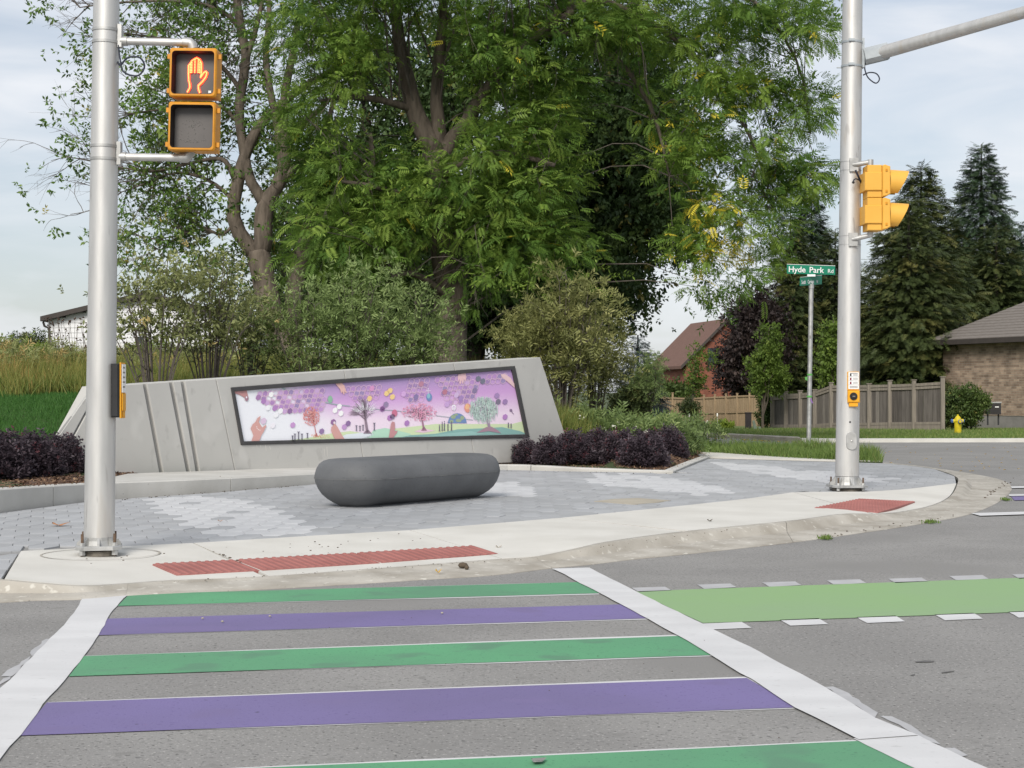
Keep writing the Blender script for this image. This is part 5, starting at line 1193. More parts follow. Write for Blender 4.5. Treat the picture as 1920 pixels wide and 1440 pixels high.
o = MB().tube([P(1802, 789, hY), P(1806, 789, hY)], 3.4 * hq, 12).build('outlet', M['hyd_yellow'], hy); MB().tube([P(1806, 789, hY), P(1807.6, 789, hY)], 3.0 * hq, 8).build('outlet_cap', M['hyd_blue'], o)

# ------------------------------------------------------------------ fences
fr_ = random.Random(9)
def fence(name, label, stops, nb, bmat, pmat, rails, post_w, cap=False, top_rail=0.0):
    """stops: (px, y top, y base, Y, post top or None) along the run; boards fill each bay one by one."""
    b0 = P(stops[0][0], stops[0][2], stops[0][3]); t = thing(name, tuple(b0), label, 'fence')
    for (xa, ta, ba, Ya, pa), (xb, tb_, bb_, Yb, pb) in zip(stops, stops[1:]):
        a0, a1, c0, c1 = P(xa, ba, Ya), P(xa, ta, Ya), P(xb, bb_, Yb), P(xb, tb_, Yb)
        d = (c0 - a0); d.z = 0; d.normalize(); nn = Vector((d.y, -d.x, 0)) ; nn = nn if nn.y < 0 else -nn
        for k in range(nb):
            u0, u1 = (k + .04) / nb, (k + .96) / nb; dz = fr_.uniform(-.008, .008); off = nn * fr_.uniform(-.004, .006)
            q = [a0.lerp(c0, u0), a0.lerp(c0, u1), a1.lerp(c1, u1), a1.lerp(c1, u0)]
            q = [q[0] + off, q[1] + off, q[2] + off + Vector((0, 0, dz)), q[3] + off + Vector((0, 0, dz))]
            o = MB().prism([p - nn * .018 for p in q], nn * .018).build('board', fr_.choice(bmat), t)
        for r_a, hh in rails:
            q = [a0.lerp(a1, r_a), c0.lerp(c1, r_a)]; up_ = Vector((0, 0, hh / 2))
            MB().prism([q[0] - up_ + nn * .012, q[1] - up_ + nn * .012, q[1] + up_ + nn * .012, q[0] + up_ + nn * .012], nn * .035).build('rail', pmat, t)
    for (xa, ta, ba, Ya, pa) in stops:
        if pa is None: continue
        f0 = P(xa, ba + 3, Ya); h = P(xa, pa, Ya).z - f0.z; w = post_w * Ya / F
        o = MB().box(f0 + Vector((0, -.03, h / 2)), (w, w, h)).build('post', pmat, t)
        if cap: MB().box(f0 + Vector((0, -.03, h + .012)), (w * 1.35, w * 1.35, .03)).build('post_cap', pmat, o)
fence('wood_fence', 'weathered grey board fence with tall posts along the lawn, stepping up to the brick house',
      [(1448, 742, 808, 66, 738), (1473, 739, 808, 65.4, 735), (1500, 738, 808, 64.7, 733), (1527, 735, 808, 64.0, 731), (1558, 723, 807, 63.2, 718), (1594, 722, 807, 62.4, 720), (1629, 722, 807, 61.6, 720), (1668, 721, 806, 60.8, 714), (1713, 719.5, 806, 59.8, 713), (1767, 716, 806, 58.8, 707)],
      6, [M['fence_grey'], M['fence_grey2'], M['fence_grey3'], M['fence_grey']], M['fence_post'], [(.97, .10), (.90, .09), (.14, .10), (.05, .18)], 7.0, cap=True)
fence('wood_fence', 'tan board fence with slim posts behind the white flowers',
      [(1190, 746, 806, 78, 742), (1213, 746, 806, 78, 743), (1228, 746, 806, 77.6, 743), (1246, 745, 806, 77.2, 744), (1261, 745, 806, 76.8, 737), (1281, 746, 806, 76.2, None), (1301, 746, 806, 75.6, 744), (1320, 745, 806, 75, 741), (1340, 744, 806, 74.4, 740), (1361, 743, 806, 73.8, 739), (1382, 742, 806, 73.2, 738), (1405, 741, 806, 72.5, 736), (1447, 742, 806, 71.5, 738)],
      5, [M['fence_tan']], M['fence_tan'], [(.98, .07), (.52, .08), (.06, .10)], 3.4, cap=True)

# ------------------------------------------------------------------ houses
# tan brick house at the right
hs = thing('brick_house', tuple(P(1860, 797, 66)), 'tan brick house with a low grey shingle roof behind the hydrant', 'house')
A0, A1 = P(1768, 797, 69), P(2090, 797, 60.0); A0.z = A1.z = lawn_z(66) - .05
ez = P(1866, 640, 66).z
dirw = (A1 - A0).normalized(); nb_ = Vector((-dirw.y, dirw.x, 0))
def quad_wall(name, a, b_, z0, z1, m, parent, d=0.25):
    n = Vector((b_.y - a.y, a.x - b_.x, 0)).normalized()
    pts = [Vector((a.x, a.y, z0)), Vector((b_.x, b_.y, z0)), Vector((b_.x, b_.y, z1)), Vector((a.x, a.y, z1))]
    return MB().prism(pts, -n * d).build(name, m, parent, uv=(b_ - a))
fz = P(1880, 779, 66).z
quad_wall('wall', A0, A1 + dirw * 2.6, fz, ez, M['brick_tan'], hs)
ci = nb_ * .02; quad_wall('wall', A1 + dirw * 2.6 + nb_ * .26, A1 + dirw * 2.6 + nb_ * 9, fz - .4, ez, M['brick_tan'], hs); quad_wall('foundation', A0 + ci, A1 + ci + dirw * 2.6, A0.z - .3, fz - .002, M['foundation'], hs)
B0_ = A0 + nb_ * 9; quad_wall('wall', B0_, A0 + nb_ * .26, fz - .4, ez, M['brick_tan'], hs)
ov = .45
e0, e1 = A0 - dirw * ov - nb_ * ov, A1 + dirw * 3 - nb_ * ov; k0, k1 = B0_ - dirw * ov + nb_ * ov, A1 + dirw * 3 + nb_ * (9 + ov)
half = 4.5 + ov; rise = half * .56
for p in (e0, e1, k0, k1): p.z = ez + .02
rg0, rg1 = e0 + dirw * half + nb_ * half, e1 + nb_ * half; rg0.z = rg1.z = ez + rise
rf = MB(); up_z = Vector((0, 0, .10))
rf.add([e0 + up_z, e1 + up_z, rg1 + up_z, rg0 + up_z, k0 + up_z, k1 + up_z], [(0, 1, 2, 3), (0, 3, 4), (3, 2, 5, 4)])
rf.build('roof', M['shingle_grey'], hs)
# courses of shingles on the seen slope, each a thin lapped strip
sl = (rg0 - e0); nrow = 22
cs = MB()
for i in range(nrow):
    t0, t1 = i / nrow, (i + 1.25) / nrow
    a, b_ = e0.lerp(rg0, t0), e1.lerp(rg1, t0); c_, d_ = e1.lerp(rg1, min(1, t1)), e0.lerp(rg0, min(1, t1))
    h0, h1 = Vector((0, 0, .135)), Vector((0, 0, .108)); cs.add([a + h0, b_ + h0, c_ + h1, d_ + h1, a + Vector((0, 0, .101)), b_ + Vector((0, 0, .101))], [(0, 1, 2, 3), (4, 5, 1, 0)])
cs.build('shingle_course', M['shingle_grey'], hs)['kind'] = 'stuff'
fa = MB(); fa.prism([e0 + Vector((0, 0, -.10)), e1 + Vector((0, 0, -.10)), e1 + Vector((0, 0, .10)), e0 + Vector((0, 0, .10))], -nb_ * .09); fa.build('gutter', M['trim_dark'], hs)
so = MB(); so.add([e0 + Vector((0, 0, -.08)), e1 + Vector((0, 0, -.08)), A1 + Vector((0, 0, ez - A1.z - .08)) + dirw * 3, A0 + Vector((0, 0, ez - A0.z - .08))], [(0, 1, 2, 3)]); so.build('soffit', M['trim_dark'], hs)
for x, y, w, h in ((1902, 603, 3.2, 15), (1875, 612, 6, 4)):
    v0 = P(x, y + h / 2, 67.5); MB().box(v0, (w * .0215, .1, h * .0215)).build('roof_vent', M['trim_dark'], hs)
ac = thing('air_conditioner', tuple(P(1866, 795, 63.5)), 'dark grey air conditioner box on legs against the tan brick wall', 'air conditioner')
o = MB(); o.box(P(1862, 766, 63.5), (25 * .0205, .35, 22 * .0205)); o.build('cabinet', M['ac'], ac)
MB().box(P(1862, 754.5, 63.5), (27 * .0205, .38, 2.4 * .0205)).build('top_cover', M['galv'], ac)
for s in range(8): MB().box(P(1862, 758.5 + s * 2.4, 63.5) - Vector((0, .18, 0)), (22 * .0205, .01, .8 * .0205)).build('slat', M['trim_dark'], ac)
MB().box(P(1866.5, 763, 63.5) - Vector((0, .19, 0)), (7 * .0205, .01, 2 * .0205)).build('badge', M['sign_white'], ac)
for x in (1852, 1872): MB().box(P(x, 787, 63.5), (.05, .05, 20 * .0205)).build('leg', M['ac'], ac)
# red brick gable house
rh = thing('brick_house', tuple(P(1360, 768, 120)), 'red brick house with a steep brown roof behind the purple maple', 'house')
f0 = P(1277, 686, 120); zb = -1.0; ap = P(1364, 597, 120); f1 = Vector((2 * ap.x - f0.x, f0.y, f0.z))
bd = Vector((-1.7, 9.0, 0)); 
wi = .35
w0, w1 = f0 + Vector((wi, 0.3, 0)), f1 + Vector((-wi, .3, 0)); ra = (ap.z - f0.z) / (ap.x - f0.x)
g = MB(); pts = [Vector((w0.x, w0.y, zb)), Vector((w1.x, w1.y, zb)), Vector((w1.x, w1.y, f0.z + wi * ra - .1)), Vector((ap.x, w0.y, ap.z - .15)), Vector((w0.x, w0.y, f0.z + wi * ra - .1))]
g.prism(pts, bd); g.build('wall', M['brick_red'], rh, uv=(1, 0.4, 0))
for s, (e, a_) in enumerate(((f0, ap), (f1, ap))):
    r_f = MB(); dn = Vector((0, 0, -.22)); q = [e, a_, a_ + bd, e + bd]
    r_f.prism(q, dn); r_f.build('roof', M['shingle_brown'], rh)
    lb2 = MB(); lb2.prism([e + Vector((0, -.05, -.24)), a_ + Vector((0, -.05, -.24)), a_ + Vector((0, -.05, .02)), e + Vector((0, -.05, .02))], (0, .045, 0)); lb2.build('bargeboard', M['trim_dark'], rh)
wn_ = MB(); cw = P(1340, 668, 119.9); wn_.box(Vector((cw.x, w0.y - .03, cw.z)), (.9, .08, 1.2)); wn_.build('window', M['window'], rh)
MB().box(P(1237.5, 690, 124), (.2, .2, .2)).build('gutter_end', M['trim_dark'], rh)
# white sided barn at the left
bn = thing('barn', tuple(P(270, 760, 82)), 'white sided barn with a dark low gable roof beyond the meadow', 'barn')
kY = 82; bl0 = P(91, 760, kY); br0 = P(462, 760, kY); e_l = P(80, 603, kY); rdg = P(277, 556, kY); e_r = P(474, 612, kY)
zb = .5
pts = [Vector((bl0.x, kY, zb)), Vector((br0.x, kY, zb)), Vector((br0.x, kY, P(462, 612, kY).z)), Vector((rdg.x, kY, rdg.z - .15)), Vector((bl0.x, kY, P(91, 603, kY).z))]
MB().prism(pts, (0, 16, 0)).build('wall', M['siding'], bn)
zt = zb; sid = 0
while zt < rdg.z - .4:                             # clapboards, each lapping the one below
    zl = P(91, 603, kY).z; 
    if zt < zl: xa, xb_ = bl0.x, br0.x
    else:
        tt = (zt - zl) / (rdg.z - zl); xa = bl0.x + (rdg.x - bl0.x) * tt + .1; xb_ = br0.x + (rdg.x - br0.x) * tt - .1
    MB().add([(xa, kY - .035, zt), (xb_, kY - .035, zt), (xb_, kY - .006, zt + .25), (xa, kY - .006, zt + .25), (xa, kY - .004, zt), (xb_, kY - .004, zt)], [(0, 1, 2, 3), (4, 5, 1, 0)]).build('siding_board', M['siding'], bn); zt += .25
for a_, c_ in ((e_l, rdg), (rdg, e_r)):
    MB().prism([a_ + Vector((0, -.45, 0)), c_ + Vector((0, -.45, 0)), c_ + Vector((0, -.45, .24)), a_ + Vector((0, -.45, .24))], (0, 16.9, 0)).build('roof', M['trim_dark'], bn)
MB().tube([P(81, 604, kY - .3), P(83, 611, kY - .2), P(92, 616, kY - .06), P(92.5, 680, kY - .06)], .06, 6).build('downpipe', M['trim_dark'], bn)
MB().box(P(262, 637, kY - .05), (14 * kY / F, .06, 12 * kY / F)).build('window', M['window'], bn)
# utility boxes by the tan fence
pd = thing('utility_pedestal', tuple(P(1403, 808, 63)), 'narrow dark brown utility pedestal in front of the tan fence', 'utility box')
o = MB(); o.box(P(1403, 791, 63), (10.5 * .0204, .2, 34 * .0204)); o.build('cabinet', M['pedestal'], pd); MB().box(P(1403, 774, 63), (11.5 * .0204, .23, 2 * .0204)).build('lid', M['pedestal'], pd)
mk = thing('utility_marker', tuple(P(1416, 810, 62)), 'pale green leaning utility marker beside the dark pedestal', 'marker')
MB().prism([P(1411, 789, 62), P(1415, 788, 62), P(1421, 809, 62), P(1414, 810, 62)], (0, .1, 0)).build('marker_post', M['pale_green'], mk); MB().box(P(1424, 805, 62), (4 * .02, .08, 9 * .02)).build('stub', M['pale_green'], mk)

# ------------------------------------------------------------------ small things lying about
def tagged(o, label, cat, group=None): return meta(o, label, cat, group)
def leaf_at(name, px, py, z, size, m, label, cat='leaf', curl=.02, rot=0.3, group=None):
    c = G(px, py, z); b = MB(); n = 8; pts = []
    for i in range(n):
        a = 2 * math.pi * i / n; r_ = size * (0.5 + .12 * math.cos(3 * a)); pts.append(c + Vector((math.cos(a + rot) * r_, math.sin(a + rot) * r_ * .7, .006 + curl * (0.5 + .5 * math.cos(2 * a)))))
    b.add(pts + [c + Vector((0, 0, .004))], [(i, (i + 1) % n, n) for i in range(n)]); return tagged(b.build(name, m, None), label, cat, group)
leaf_at('fallen_leaf', 112, 986, .094, .16, M['dry_leaf'], 'orange dry leaf lying on the grey pavers left of the pole', curl=.03)
leaf_at('fallen_leaf', 413, 978.5, .094, .05, M['dry_leaf'], 'tiny reddish leaf on the white pavers', curl=.015)
leaf_at('fallen_leaf', 822, 1075, .02, .045, M['yellow_leaf'], 'yellow leaf in the gutter beside the brown stone', curl=.03)
leaf_at('fallen_leaf', 935, 1028, .05, .05, M['tan_cover'], 'pale curled leaf at the right tip of the long red strip', curl=.02)
leaf_at('fallen_leaf', 1331, 978, .1, .05, M['stone'], 'brown curled leaf on the sidewalk slab towards the corner', curl=.02)
b = MB(); b.ball(G(868, 1065, .02) + Vector((0, 0, .02)), .032, 9, (1.2, .9, .7)); b.ball(G(875, 1067, .02) + Vector((0, 0, .012)), .018, 7); tagged(b.build('stone', M['stone'], None, True), 'small brown stone lying in the gutter below the red strip', 'stone')
for k, (x, y, lab) in enumerate([(380, 1161, 'small pale pebble on the upper purple stripe near its left end'), (417, 1167, 'pebble beside the pale one on the upper purple stripe'), (506, 1157, 'lone pebble on the upper purple stripe, left of its middle'), (829, 1151, 'pebble towards the middle of the upper purple stripe')]):
    b = MB(); b.ball(G(x, y, .008) + Vector((0, 0, .006)), .007, 7, (1.2, 1, .8)); tagged(b.build('pebble', M['tan_cover'], None, True), lab, 'pebble', 'pebbles on the purple stripe')
cv = [G(x, y, .0955) for x, y in [(1114, 940), (1150, 936), (1195, 934), (1258, 938.5), (1235, 942), (1190, 946), (1150, 943)]]
b = MB(); b.prism([p - Vector((0, 0, .01)) for p in cv], (0, 0, .013)); tagged(b.build('access_cover', M['tan_cover'], None), 'tan access cover set flush in the grey pavers', 'cover')
# ================================================================== TREES AND PLANTS
def limb_path(pts, Y, n=14):
    """pts: (px, py, radius in px, depth offset m)"""
    c = [P(p[0], p[1], Y + (p[3] if len(p) > 3 else 0)) for p in pts]
    path = smooth_path(c, n); rad = np.interp(np.linspace(0, len(pts) - 1, n), range(len(pts)), [p[2] * Y / F for p in pts])
    return path, list(rad)
def clumps_in(blobs, Y, seed):
    r = np.random.default_rng(seed); out = []
    for cx, cy, rx, ry, dep, n in blobs:
        d = norm(r.normal(0, 1, (n, 3))); q = r.random(n) ** (1 / 2.2)
        for k in range(n):
            yy = Y + d[k, 1] * q[k] * dep
            p = P(cx + d[k, 0] * q[k] * rx * 1.08, cy + d[k, 2] * q[k] * ry * 1.08, Y); out.append((p.x / Y * yy * 1.0, yy, CZ + (p.z - CZ) / Y * yy))
    return np.array(out)
def branch_mesh(cl, limbs, frac, seed, r0=0.022, r1=0.006, sag=0.12, n=5, sides=4):
    """Thin branches from the nearest reach of the limbs out to each clump."""
    r = random.Random(seed); pts = np.array([tuple(p) for path, rad in limbs for p in path[2:]]); b = MB()
    used = np.zeros(len(pts))
    for c in cl:
        if r.random() > frac: continue
        d = pts - c; w = np.linalg.norm(d, axis=1) + 0.9 * np.maximum(0, d[:, 2]) + np.array([r.random() * .5 for _ in range(len(pts))]) + used * .35
        ia = int(np.argmin(w)); used[max(0, ia - 1):ia + 2] += .5; used[ia] += .5; a = Vector(pts[ia]); c_ = Vector(c); v = c_ - a
        j = Vector((r.uniform(-1, 1), r.uniform(-1, 1), r.uniform(-.3, 1))) * v.length * .12
        path = [a, a.lerp(c_, .35) + Vector((0, 0, sag * v.length)) + j * .7, a.lerp(c_, .7) + Vector((0, 0, sag * v.length)) - j * .5, c_]
        path = smooth_path(path, n); k = min(2.2, .5 + v.length * .35)
        b.tube(path, [r0 * k + (r1 - r0 * k) * i / (n - 1) for i in range(n)], sides, cap=False)
    return b
def twig_mesh(starts, seed, depth=3, L0=2.2, r0=0.03, spread=.7, droop=0.0, bias=Vector((0, 0, 0))):
    """Bare twigs that fork again and again."""
    r = random.Random(seed); b = MB(); tips = []
    def grow(p, d, L, rad, lev):
        path = [p]; q = p.copy(); dd = d.copy()
        for i in range(4):
            dd = (dd + Vector((r.uniform(-1, 1), r.uniform(-1, 1), r.uniform(-1, 1) - droop)) * .22 + bias * .1).normalized(); q = q + dd * L / 4; path.append(q.copy())
        b.tube(path, [rad * (1 - .55 * i / 4) for i in range(5)], 4, cap=False)
        if lev == 0: tips.append(path[-1]); return
        for k in range(r.choice((2, 3, 3))):
            s = path[r.choice((2, 3, 4))]; nd = (dd + Vector((r.uniform(-1, 1), r.uniform(-1, 1), r.uniform(-.9, .9))) * spread).normalized(); grow(s, nd, L * r.uniform(.5, .8), rad * .5, lev - 1)
        tips.append(path[-1])
    for p, d in starts: grow(Vector(p), Vector(d).normalized(), L0 * r.uniform(.7, 1.3), r0 * r.uniform(.7, 1.3), depth)
    return b, tips
def leaves(cl, per, spread, size, template, material, parent, axis_pt=None, outward=.5, down=.25, tint0=.45, tsig=.16, yellow=None, name='crown', seed=5, light_up=0.0):
    r = np.random.default_rng(seed); n = len(cl)
    ct = np.clip(r.normal(tint0, tsig, n), .05, .85)
    pos = np.repeat(cl, per, 0) + r.normal(0, 1, (n * per, 3)) * spread * np.array([1, 1, .7])
    d = sphere_dirs(n * per) * np.array([1, 1, .55])
    d += norm(pos - np.repeat(cl, per, 0)) * .8
    if axis_pt is not None:
        o = pos - np.array(axis_pt); o[:, 2] *= .2; d += norm(o) * outward
    d[:, 2] -= down
    m = frames(d, roll=.25); s = size * r.uniform(.7, 1.25, n * per)
    t = np.repeat(ct, per) + r.normal(0, .07, n * per)
    if yellow is not None:
        py = yellow(cl); t = np.where(r.random(n * per) < np.repeat(py, per), .97, np.clip(t, 0, .88))
    else: t = np.clip(t, 0, .89); t = np.where(r.random(n * per) < .02, .96, t)
    return scatter_mesh(name, template[0], template[1], pos, m * s[:, None, None], t, material, parent, .05)
def limbs_mesh(limbs, sides=12):
    b = MB()
    for path, rad in limbs: b.tube(path, rad, sides)
    return b

# ---- big walnut in the middle
TY = 39.0
w_l = [limb_path(p, TY) for p in [
    [(838, 720, 46), (836, 672, 40), (843, 600, 34), (846, 540, 31), (834, 465, 29), (826, 380, 26), (824, 330, 26), (818, 285, 27)],
    [(820, 290, 23), (795, 245, 20), (776, 205, 17), (764, 150, 15), (752, 100, 13), (744, 40, 11), (738, -40, 9), (728, -160, 6)],
    [(820, 285, 16), (823, 240, 14), (818, 190, 12), (822, 130, 11), (828, 60, 10), (832, 0, 9), (840, -110, 6)],
    [(822, 295, 20), (850, 262, 17), (876, 232, 15, -.5), (890, 200, 13, -.8), (925, 150, 9, -1.2), (975, 95, 8, -1.5), (1030, 50, 7, -1.8), (1075, 20, 6, -2)],
    [(1000, 70, 6, -1.6), (1045, 60, 6, -1.6), (1100, 72, 5.5, -1.4), (1150, 105, 5, -1.2), (1190, 150, 4.5, -1), (1222, 205, 4, -1), (1240, 262, 3, -1), (1255, 330, 2, -1)],
    [(1030, 40, 6, -1.8), (1110, 0, 6, -1.6), (1200, 30, 5, -1.2), (1290, 95, 4, -1), (1370, 190, 3, -.8), (1420, 290, 2.2, -.8), (1450, 390, 1.5, -.8)],
    [(1110, 0, 5, -1.6), (1230, -60, 5, -1.2), (1350, -40, 4, -1), (1440, 30, 3, -.8), (1500, 130, 2.2, -.8), (1520, 250, 1.5, -.8)],
    [(774, 205, 8, 0), (745, 196, 7, -.3), (700, 185, 6, -.6), (650, 182, 5, -.9), (600, 190, 3, -1)],
    [(826, 330, 10, -.2), (880, 300, 8, -.8), (960, 290, 6, -1.6), (1040, 310, 4, -2)],
    [(828, 400, 9, -.2), (770, 370, 7, -.9), (700, 350, 5, -1.4), (640, 340, 3, -1.6)],
    [(845, 560, 7, -.3), (800, 525, 6, -.8), (765, 512, 5, -1.2), (735, 520, 3, -1.5)],
    [(700, 300, 4.5, -1), (693, 250, 5, -1), (690, 210, 5, -1), (686, 340, 3.5, -1)][1::-1] + [(694, 330, 3.5, -1), (690, 400, 2.5, -1)]]]
wt = thing('walnut_tree', tuple(w_l[0][0][0]), 'tall green walnut tree with yellowing leaf tips, tallest in the middle behind the monument wall', 'tree')
limbs_mesh(w_l).build('trunk', M['bark'], wt, smooth=True)
blobs = [(560, 50, 80, 70, 2.2, 16), (660, 80, 80, 80, 2.4, 20), (590, 180, 100, 70, 2.4, 24), (595, 310, 60, 90, 2.2, 18), (650, 310, 80, 80, 2.2, 18), (630, 430, 85, 80, 2.2, 24), (700, 420, 70, 80, 2.4, 18),
         (960, 60, 110, 80, 2.6, 36), (890, 140, 80, 80, 2.2, 22), (1000, 150, 70, 90, 2.2, 22), (930, 250, 120, 60, 2.2, 28), (850, 320, 110, 70, 1.6, 26), (960, 350, 90, 60, 2.0, 20), (760, 370, 100, 80, 2.0, 26), (880, 420, 110, 60, 1.6, 26),
         (700, 500, 90, 45, 1.8, 14), (790, 470, 60, 50, 1.6, 10), (1000, 430, 70, 60, 1.8, 12), (930, 500, 80, 40, 1.6, 10), (1075, 470, 38, 45, 1, 6), (862, 560, 26, 22, .8, 3), (1020, 330, 50, 80, 1.4, 8),
         (800, -10, 160, 60, 3, 32), (1100, 20, 110, 50, 2.4, 24), (690, -10, 120, 50, 2.6, 24), (1060, 180, 26, 60, 1, 7), (1130, 60, 60, 40, 1.4, 9),
         (1230, 50, 90, 50, 2.2, 18), (1350, 50, 110, 60, 2.2, 26), (1480, 40, 80, 70, 2.0, 22), (1300, 160, 80, 70, 2.0, 16), (1420, 170, 90, 60, 2.0, 20), (1512, 185, 34, 55, 1.2, 9), (1330, 280, 60, 70, 1.8, 13), (1430, 280, 80, 55, 1.8, 15), (1498, 325, 46, 40, 1.2, 8),
         (1385, 370, 70, 50, 1.6, 12), (1465, 400, 50, 50, 1.4, 9), (1315, 400, 40, 60, 1.4, 8), (1350, 470, 50, 45, 1.2, 8), (1425, 460, 40, 40, 1.2, 6), (1300, 530, 20, 20, .8, 2), (1385, 515, 30, 20, .8, 3), (1335, 570, 10, 8, .3, 1), (1250, 300, 30, 90, 1, 7), (1215, 180, 30, 60, 1, 5), (1270, 480, 26, 40, .8, 4), (1540, 335, 18, 10, .4, 2),
         (700, -150, 300, 90, 4, 46), (1050, -150, 300, 90, 4, 46), (900, -300, 320, 90, 4.5, 46), (1350, -90, 160, 60, 3, 18)]
cl = clumps_in([(a, b_, c, d, e, int(n_ * (1.2 if a < 1160 else .8 if b_ < 330 else .5)) + 1) for a, b_, c, d, e, n_ in blobs], TY - 1.0, 21)
show = [((795, 262), (764, 150)), ((776, 205), (748, 60)), ((820, 285), (826, 60)), ((834, 450), (846, 575)), ((866, 246), (895, 195)), ((765, 512), (830, 545)), ((690, 210), (694, 330)), ((818, 285), (800, 262))]
def seg_d(p, a, b_):
    a, b_ = np.array(a, float), np.array(b_, float); t = np.clip(((p - a) @ (b_ - a)) / ((b_ - a) @ (b_ - a)), 0, 1); return np.linalg.norm(p - a - t[:, None] * (b_ - a), axis=1)
pp = np.stack([CX + cl[:, 0] / cl[:, 1] * F, HY - (cl[:, 2] - CZ) / cl[:, 1] * F], 1)
dm = np.min([seg_d(pp + np.array([0, 14]), a, b_) for a, b_ in show], axis=0)
cl = cl[~((dm < 42) & (cl[:, 1] < TY + .4)) & ~((pp[:, 0] < 572) & (pp[:, 1] > 150) & (np.random.default_rng(3).random(len(cl)) < .72)) & ~((pp[:, 0] < 530) & (pp[:, 1] > -20) & (np.random.default_rng(4).random(len(cl)) < .6))]
branch_mesh(cl, w_l, .5, 3, .015, .005).build('branches', M['twig'], wt)['kind'] = 'stuff'
def yel(c):
    px = CX + c[:, 0] / c[:, 1] * F; py = HY - (c[:, 2] - CZ) / c[:, 1] * F
    p = .004 + .85 * np.exp(-((px - 1350) / 24) ** 2 - ((py - 440) / 48) ** 2) + .5 * np.exp(-((px - 1325) / 16) ** 2 - ((py - 375) / 30) ** 2) + .5 * np.exp(-((px - 1105) / 22) ** 2 - ((py - 385) / 30) ** 2) + .4 * np.exp(-((px - 1160) / 25) ** 2 - ((py - 160) / 25) ** 2) + .045 * np.exp(-((px - 1340) / 130) ** 2 - ((py - 230) / 150) ** 2) + .3 * np.exp(-((px - 1230) / 20) ** 2 - ((py - 250) / 30) ** 2)
    return np.clip(p, 0, .8)
pxc = CX + cl[:, 0] / cl[:, 1] * F
for side_, sel in ((0, pxc <= 1180), (1, pxc > 1180)):
    cs_ = cl[sel]
    for kk, (tm, per_, sz_) in enumerate(((T_PIN, 30, .37), (T_PIN2, 30, .34), (T_PIN3, 28, .42), (T_BUNCH, 26, .34))):
        leaves(cs_[kk::4], per_ + 8 * side_, .34 - .10 * side_, sz_, tm, M['walnut'], wt, axis_pt=(-1.5, TY, 6), down=(.02, -.1, .12, 0)[kk], tint0=.56, tsig=.24, yellow=yel, seed=6 + kk + 10 * side_)
tips = [(tuple(c), (random.uniform(-.5, .5), random.uniform(-.4, .4), -1)) for c in cl[::6]]
b, _ = twig_mesh(tips[:90], 5, 1, .9, .010, .5, .6); b.build('bare_twigs', M['twig'], wt)['kind'] = 'stuff'

# ---- forked tree on the left, thin in leaf
LY = 41.0
l_l = [limb_path(p, LY) for p in [
    [(552, 720, 34), (546, 672, 29), (524, 625, 25), (506, 580, 24), (496, 530, 22), (488, 490, 23), (484, 470, 20)],
    [(484, 482, 15), (464, 458, 14.5), (446, 432, 14), (437, 400, 13), (441, 365, 12), (448, 332, 12), (456, 300, 11), (468, 272, 10.5), (480, 245, 10), (500, 220, 9), (540, 183, 8), (590, 150, 6), (633, 128, 4)],
    [(488, 480, 17), (494, 450, 17), (494, 410, 18), (499, 382, 17), (515, 358, 13), (527, 338, 12), (534, 300, 11), (534, 260, 10), (530, 200, 9), (545, 120, 7), (560, 40, 6), (570, -60, 4)],
    [(496, 384, 12), (478, 352, 10), (466, 330, 10), (455, 270, 9), (448, 215, 9), (452, 170, 9), (462, 110, 9), (452, 55, 8.5), (444, 0, 8), (436, -90, 6), (430, -200, 3)],
    [(520, 352, 8), (548, 320, 7), (580, 290, 6), (610, 240, 5), (628, 180, 4)],
    [(462, 110, 6), (478, 60, 5), (492, 0, 4), (500, -70, 3)],
    [(452, 170, 5), (430, 140, 4), (400, 110, 3.5), (350, 80, 3), (290, 70, 2.2), (230, 62, 1.5)],
    [(447, 50, 5), (415, 20, 4), (360, 5, 3), (290, 2, 2.4), (210, 6, 1.8), (150, 14, 1)],
    [(512, 362, 11), (524, 330, 9), (536, 285, 8), (560, 240, 7), (600, 205, 5), (640, 160, 3)], [(528, 338, 10), (528, 290, 9), (520, 230, 8), (506, 170, 7), (498, 100, 6), (505, 30, 5), (500, -60, 3)], [(556, 700, 20, .8), (548, 600, 18, .8), (556, 520, 16, .8), (575, 440, 12, .8), (600, 360, 9, .8), (612, 280, 6, .8)],
    [(440, 335, 6), (425, 305, 5), (405, 297, 4), (360, 305, 3), (300, 320, 2.4), (250, 318, 1.8), (200, 308, 1.4), (150, 298, 1)],
    [(440, 380, 4), (410, 350, 3.5), (370, 330, 3), (320, 325, 2.4), (270, 345, 1.6), (228, 360, 1)],
    [(447, 230, 4.5), (415, 200, 4), (370, 190, 3), (300, 205, 2), (240, 215, 1.3)],
    [(440, 420, 4), (415, 440, 3), (385, 430, 2.5), (340, 440, 1.8), (300, 470, 1.2)]]]
lt = thing('forked_tree', tuple(l_l[0][0][0]), 'forked grey trunked tree with thin leaves and bare twigs behind the pedestrian signal', 'tree')
limbs_mesh(l_l).build('trunk', M['bark'], lt, smooth=True)
starts = []
rs = random.Random(8)
for path, rad in l_l[5:8] + l_l[9:]:
    for i in range(2, len(path)):
        for q_ in range(2): starts.append((tuple(path[i]), ((-1.0 + rs.uniform(-.4, .9)) * .8, rs.uniform(-.6, .6), rs.uniform(-.5, .7))))
b, tips = twig_mesh(starts, 4, 2, 1.15, .017, .75, .05); b.build('bare_twigs', M['twig'], lt)['kind'] = 'stuff'
tp = np.array([tuple(t) for t in tips]); px = CX + tp[:, 0] / tp[:, 1] * F; py = HY - (tp[:, 2] - CZ) / tp[:, 1] * F
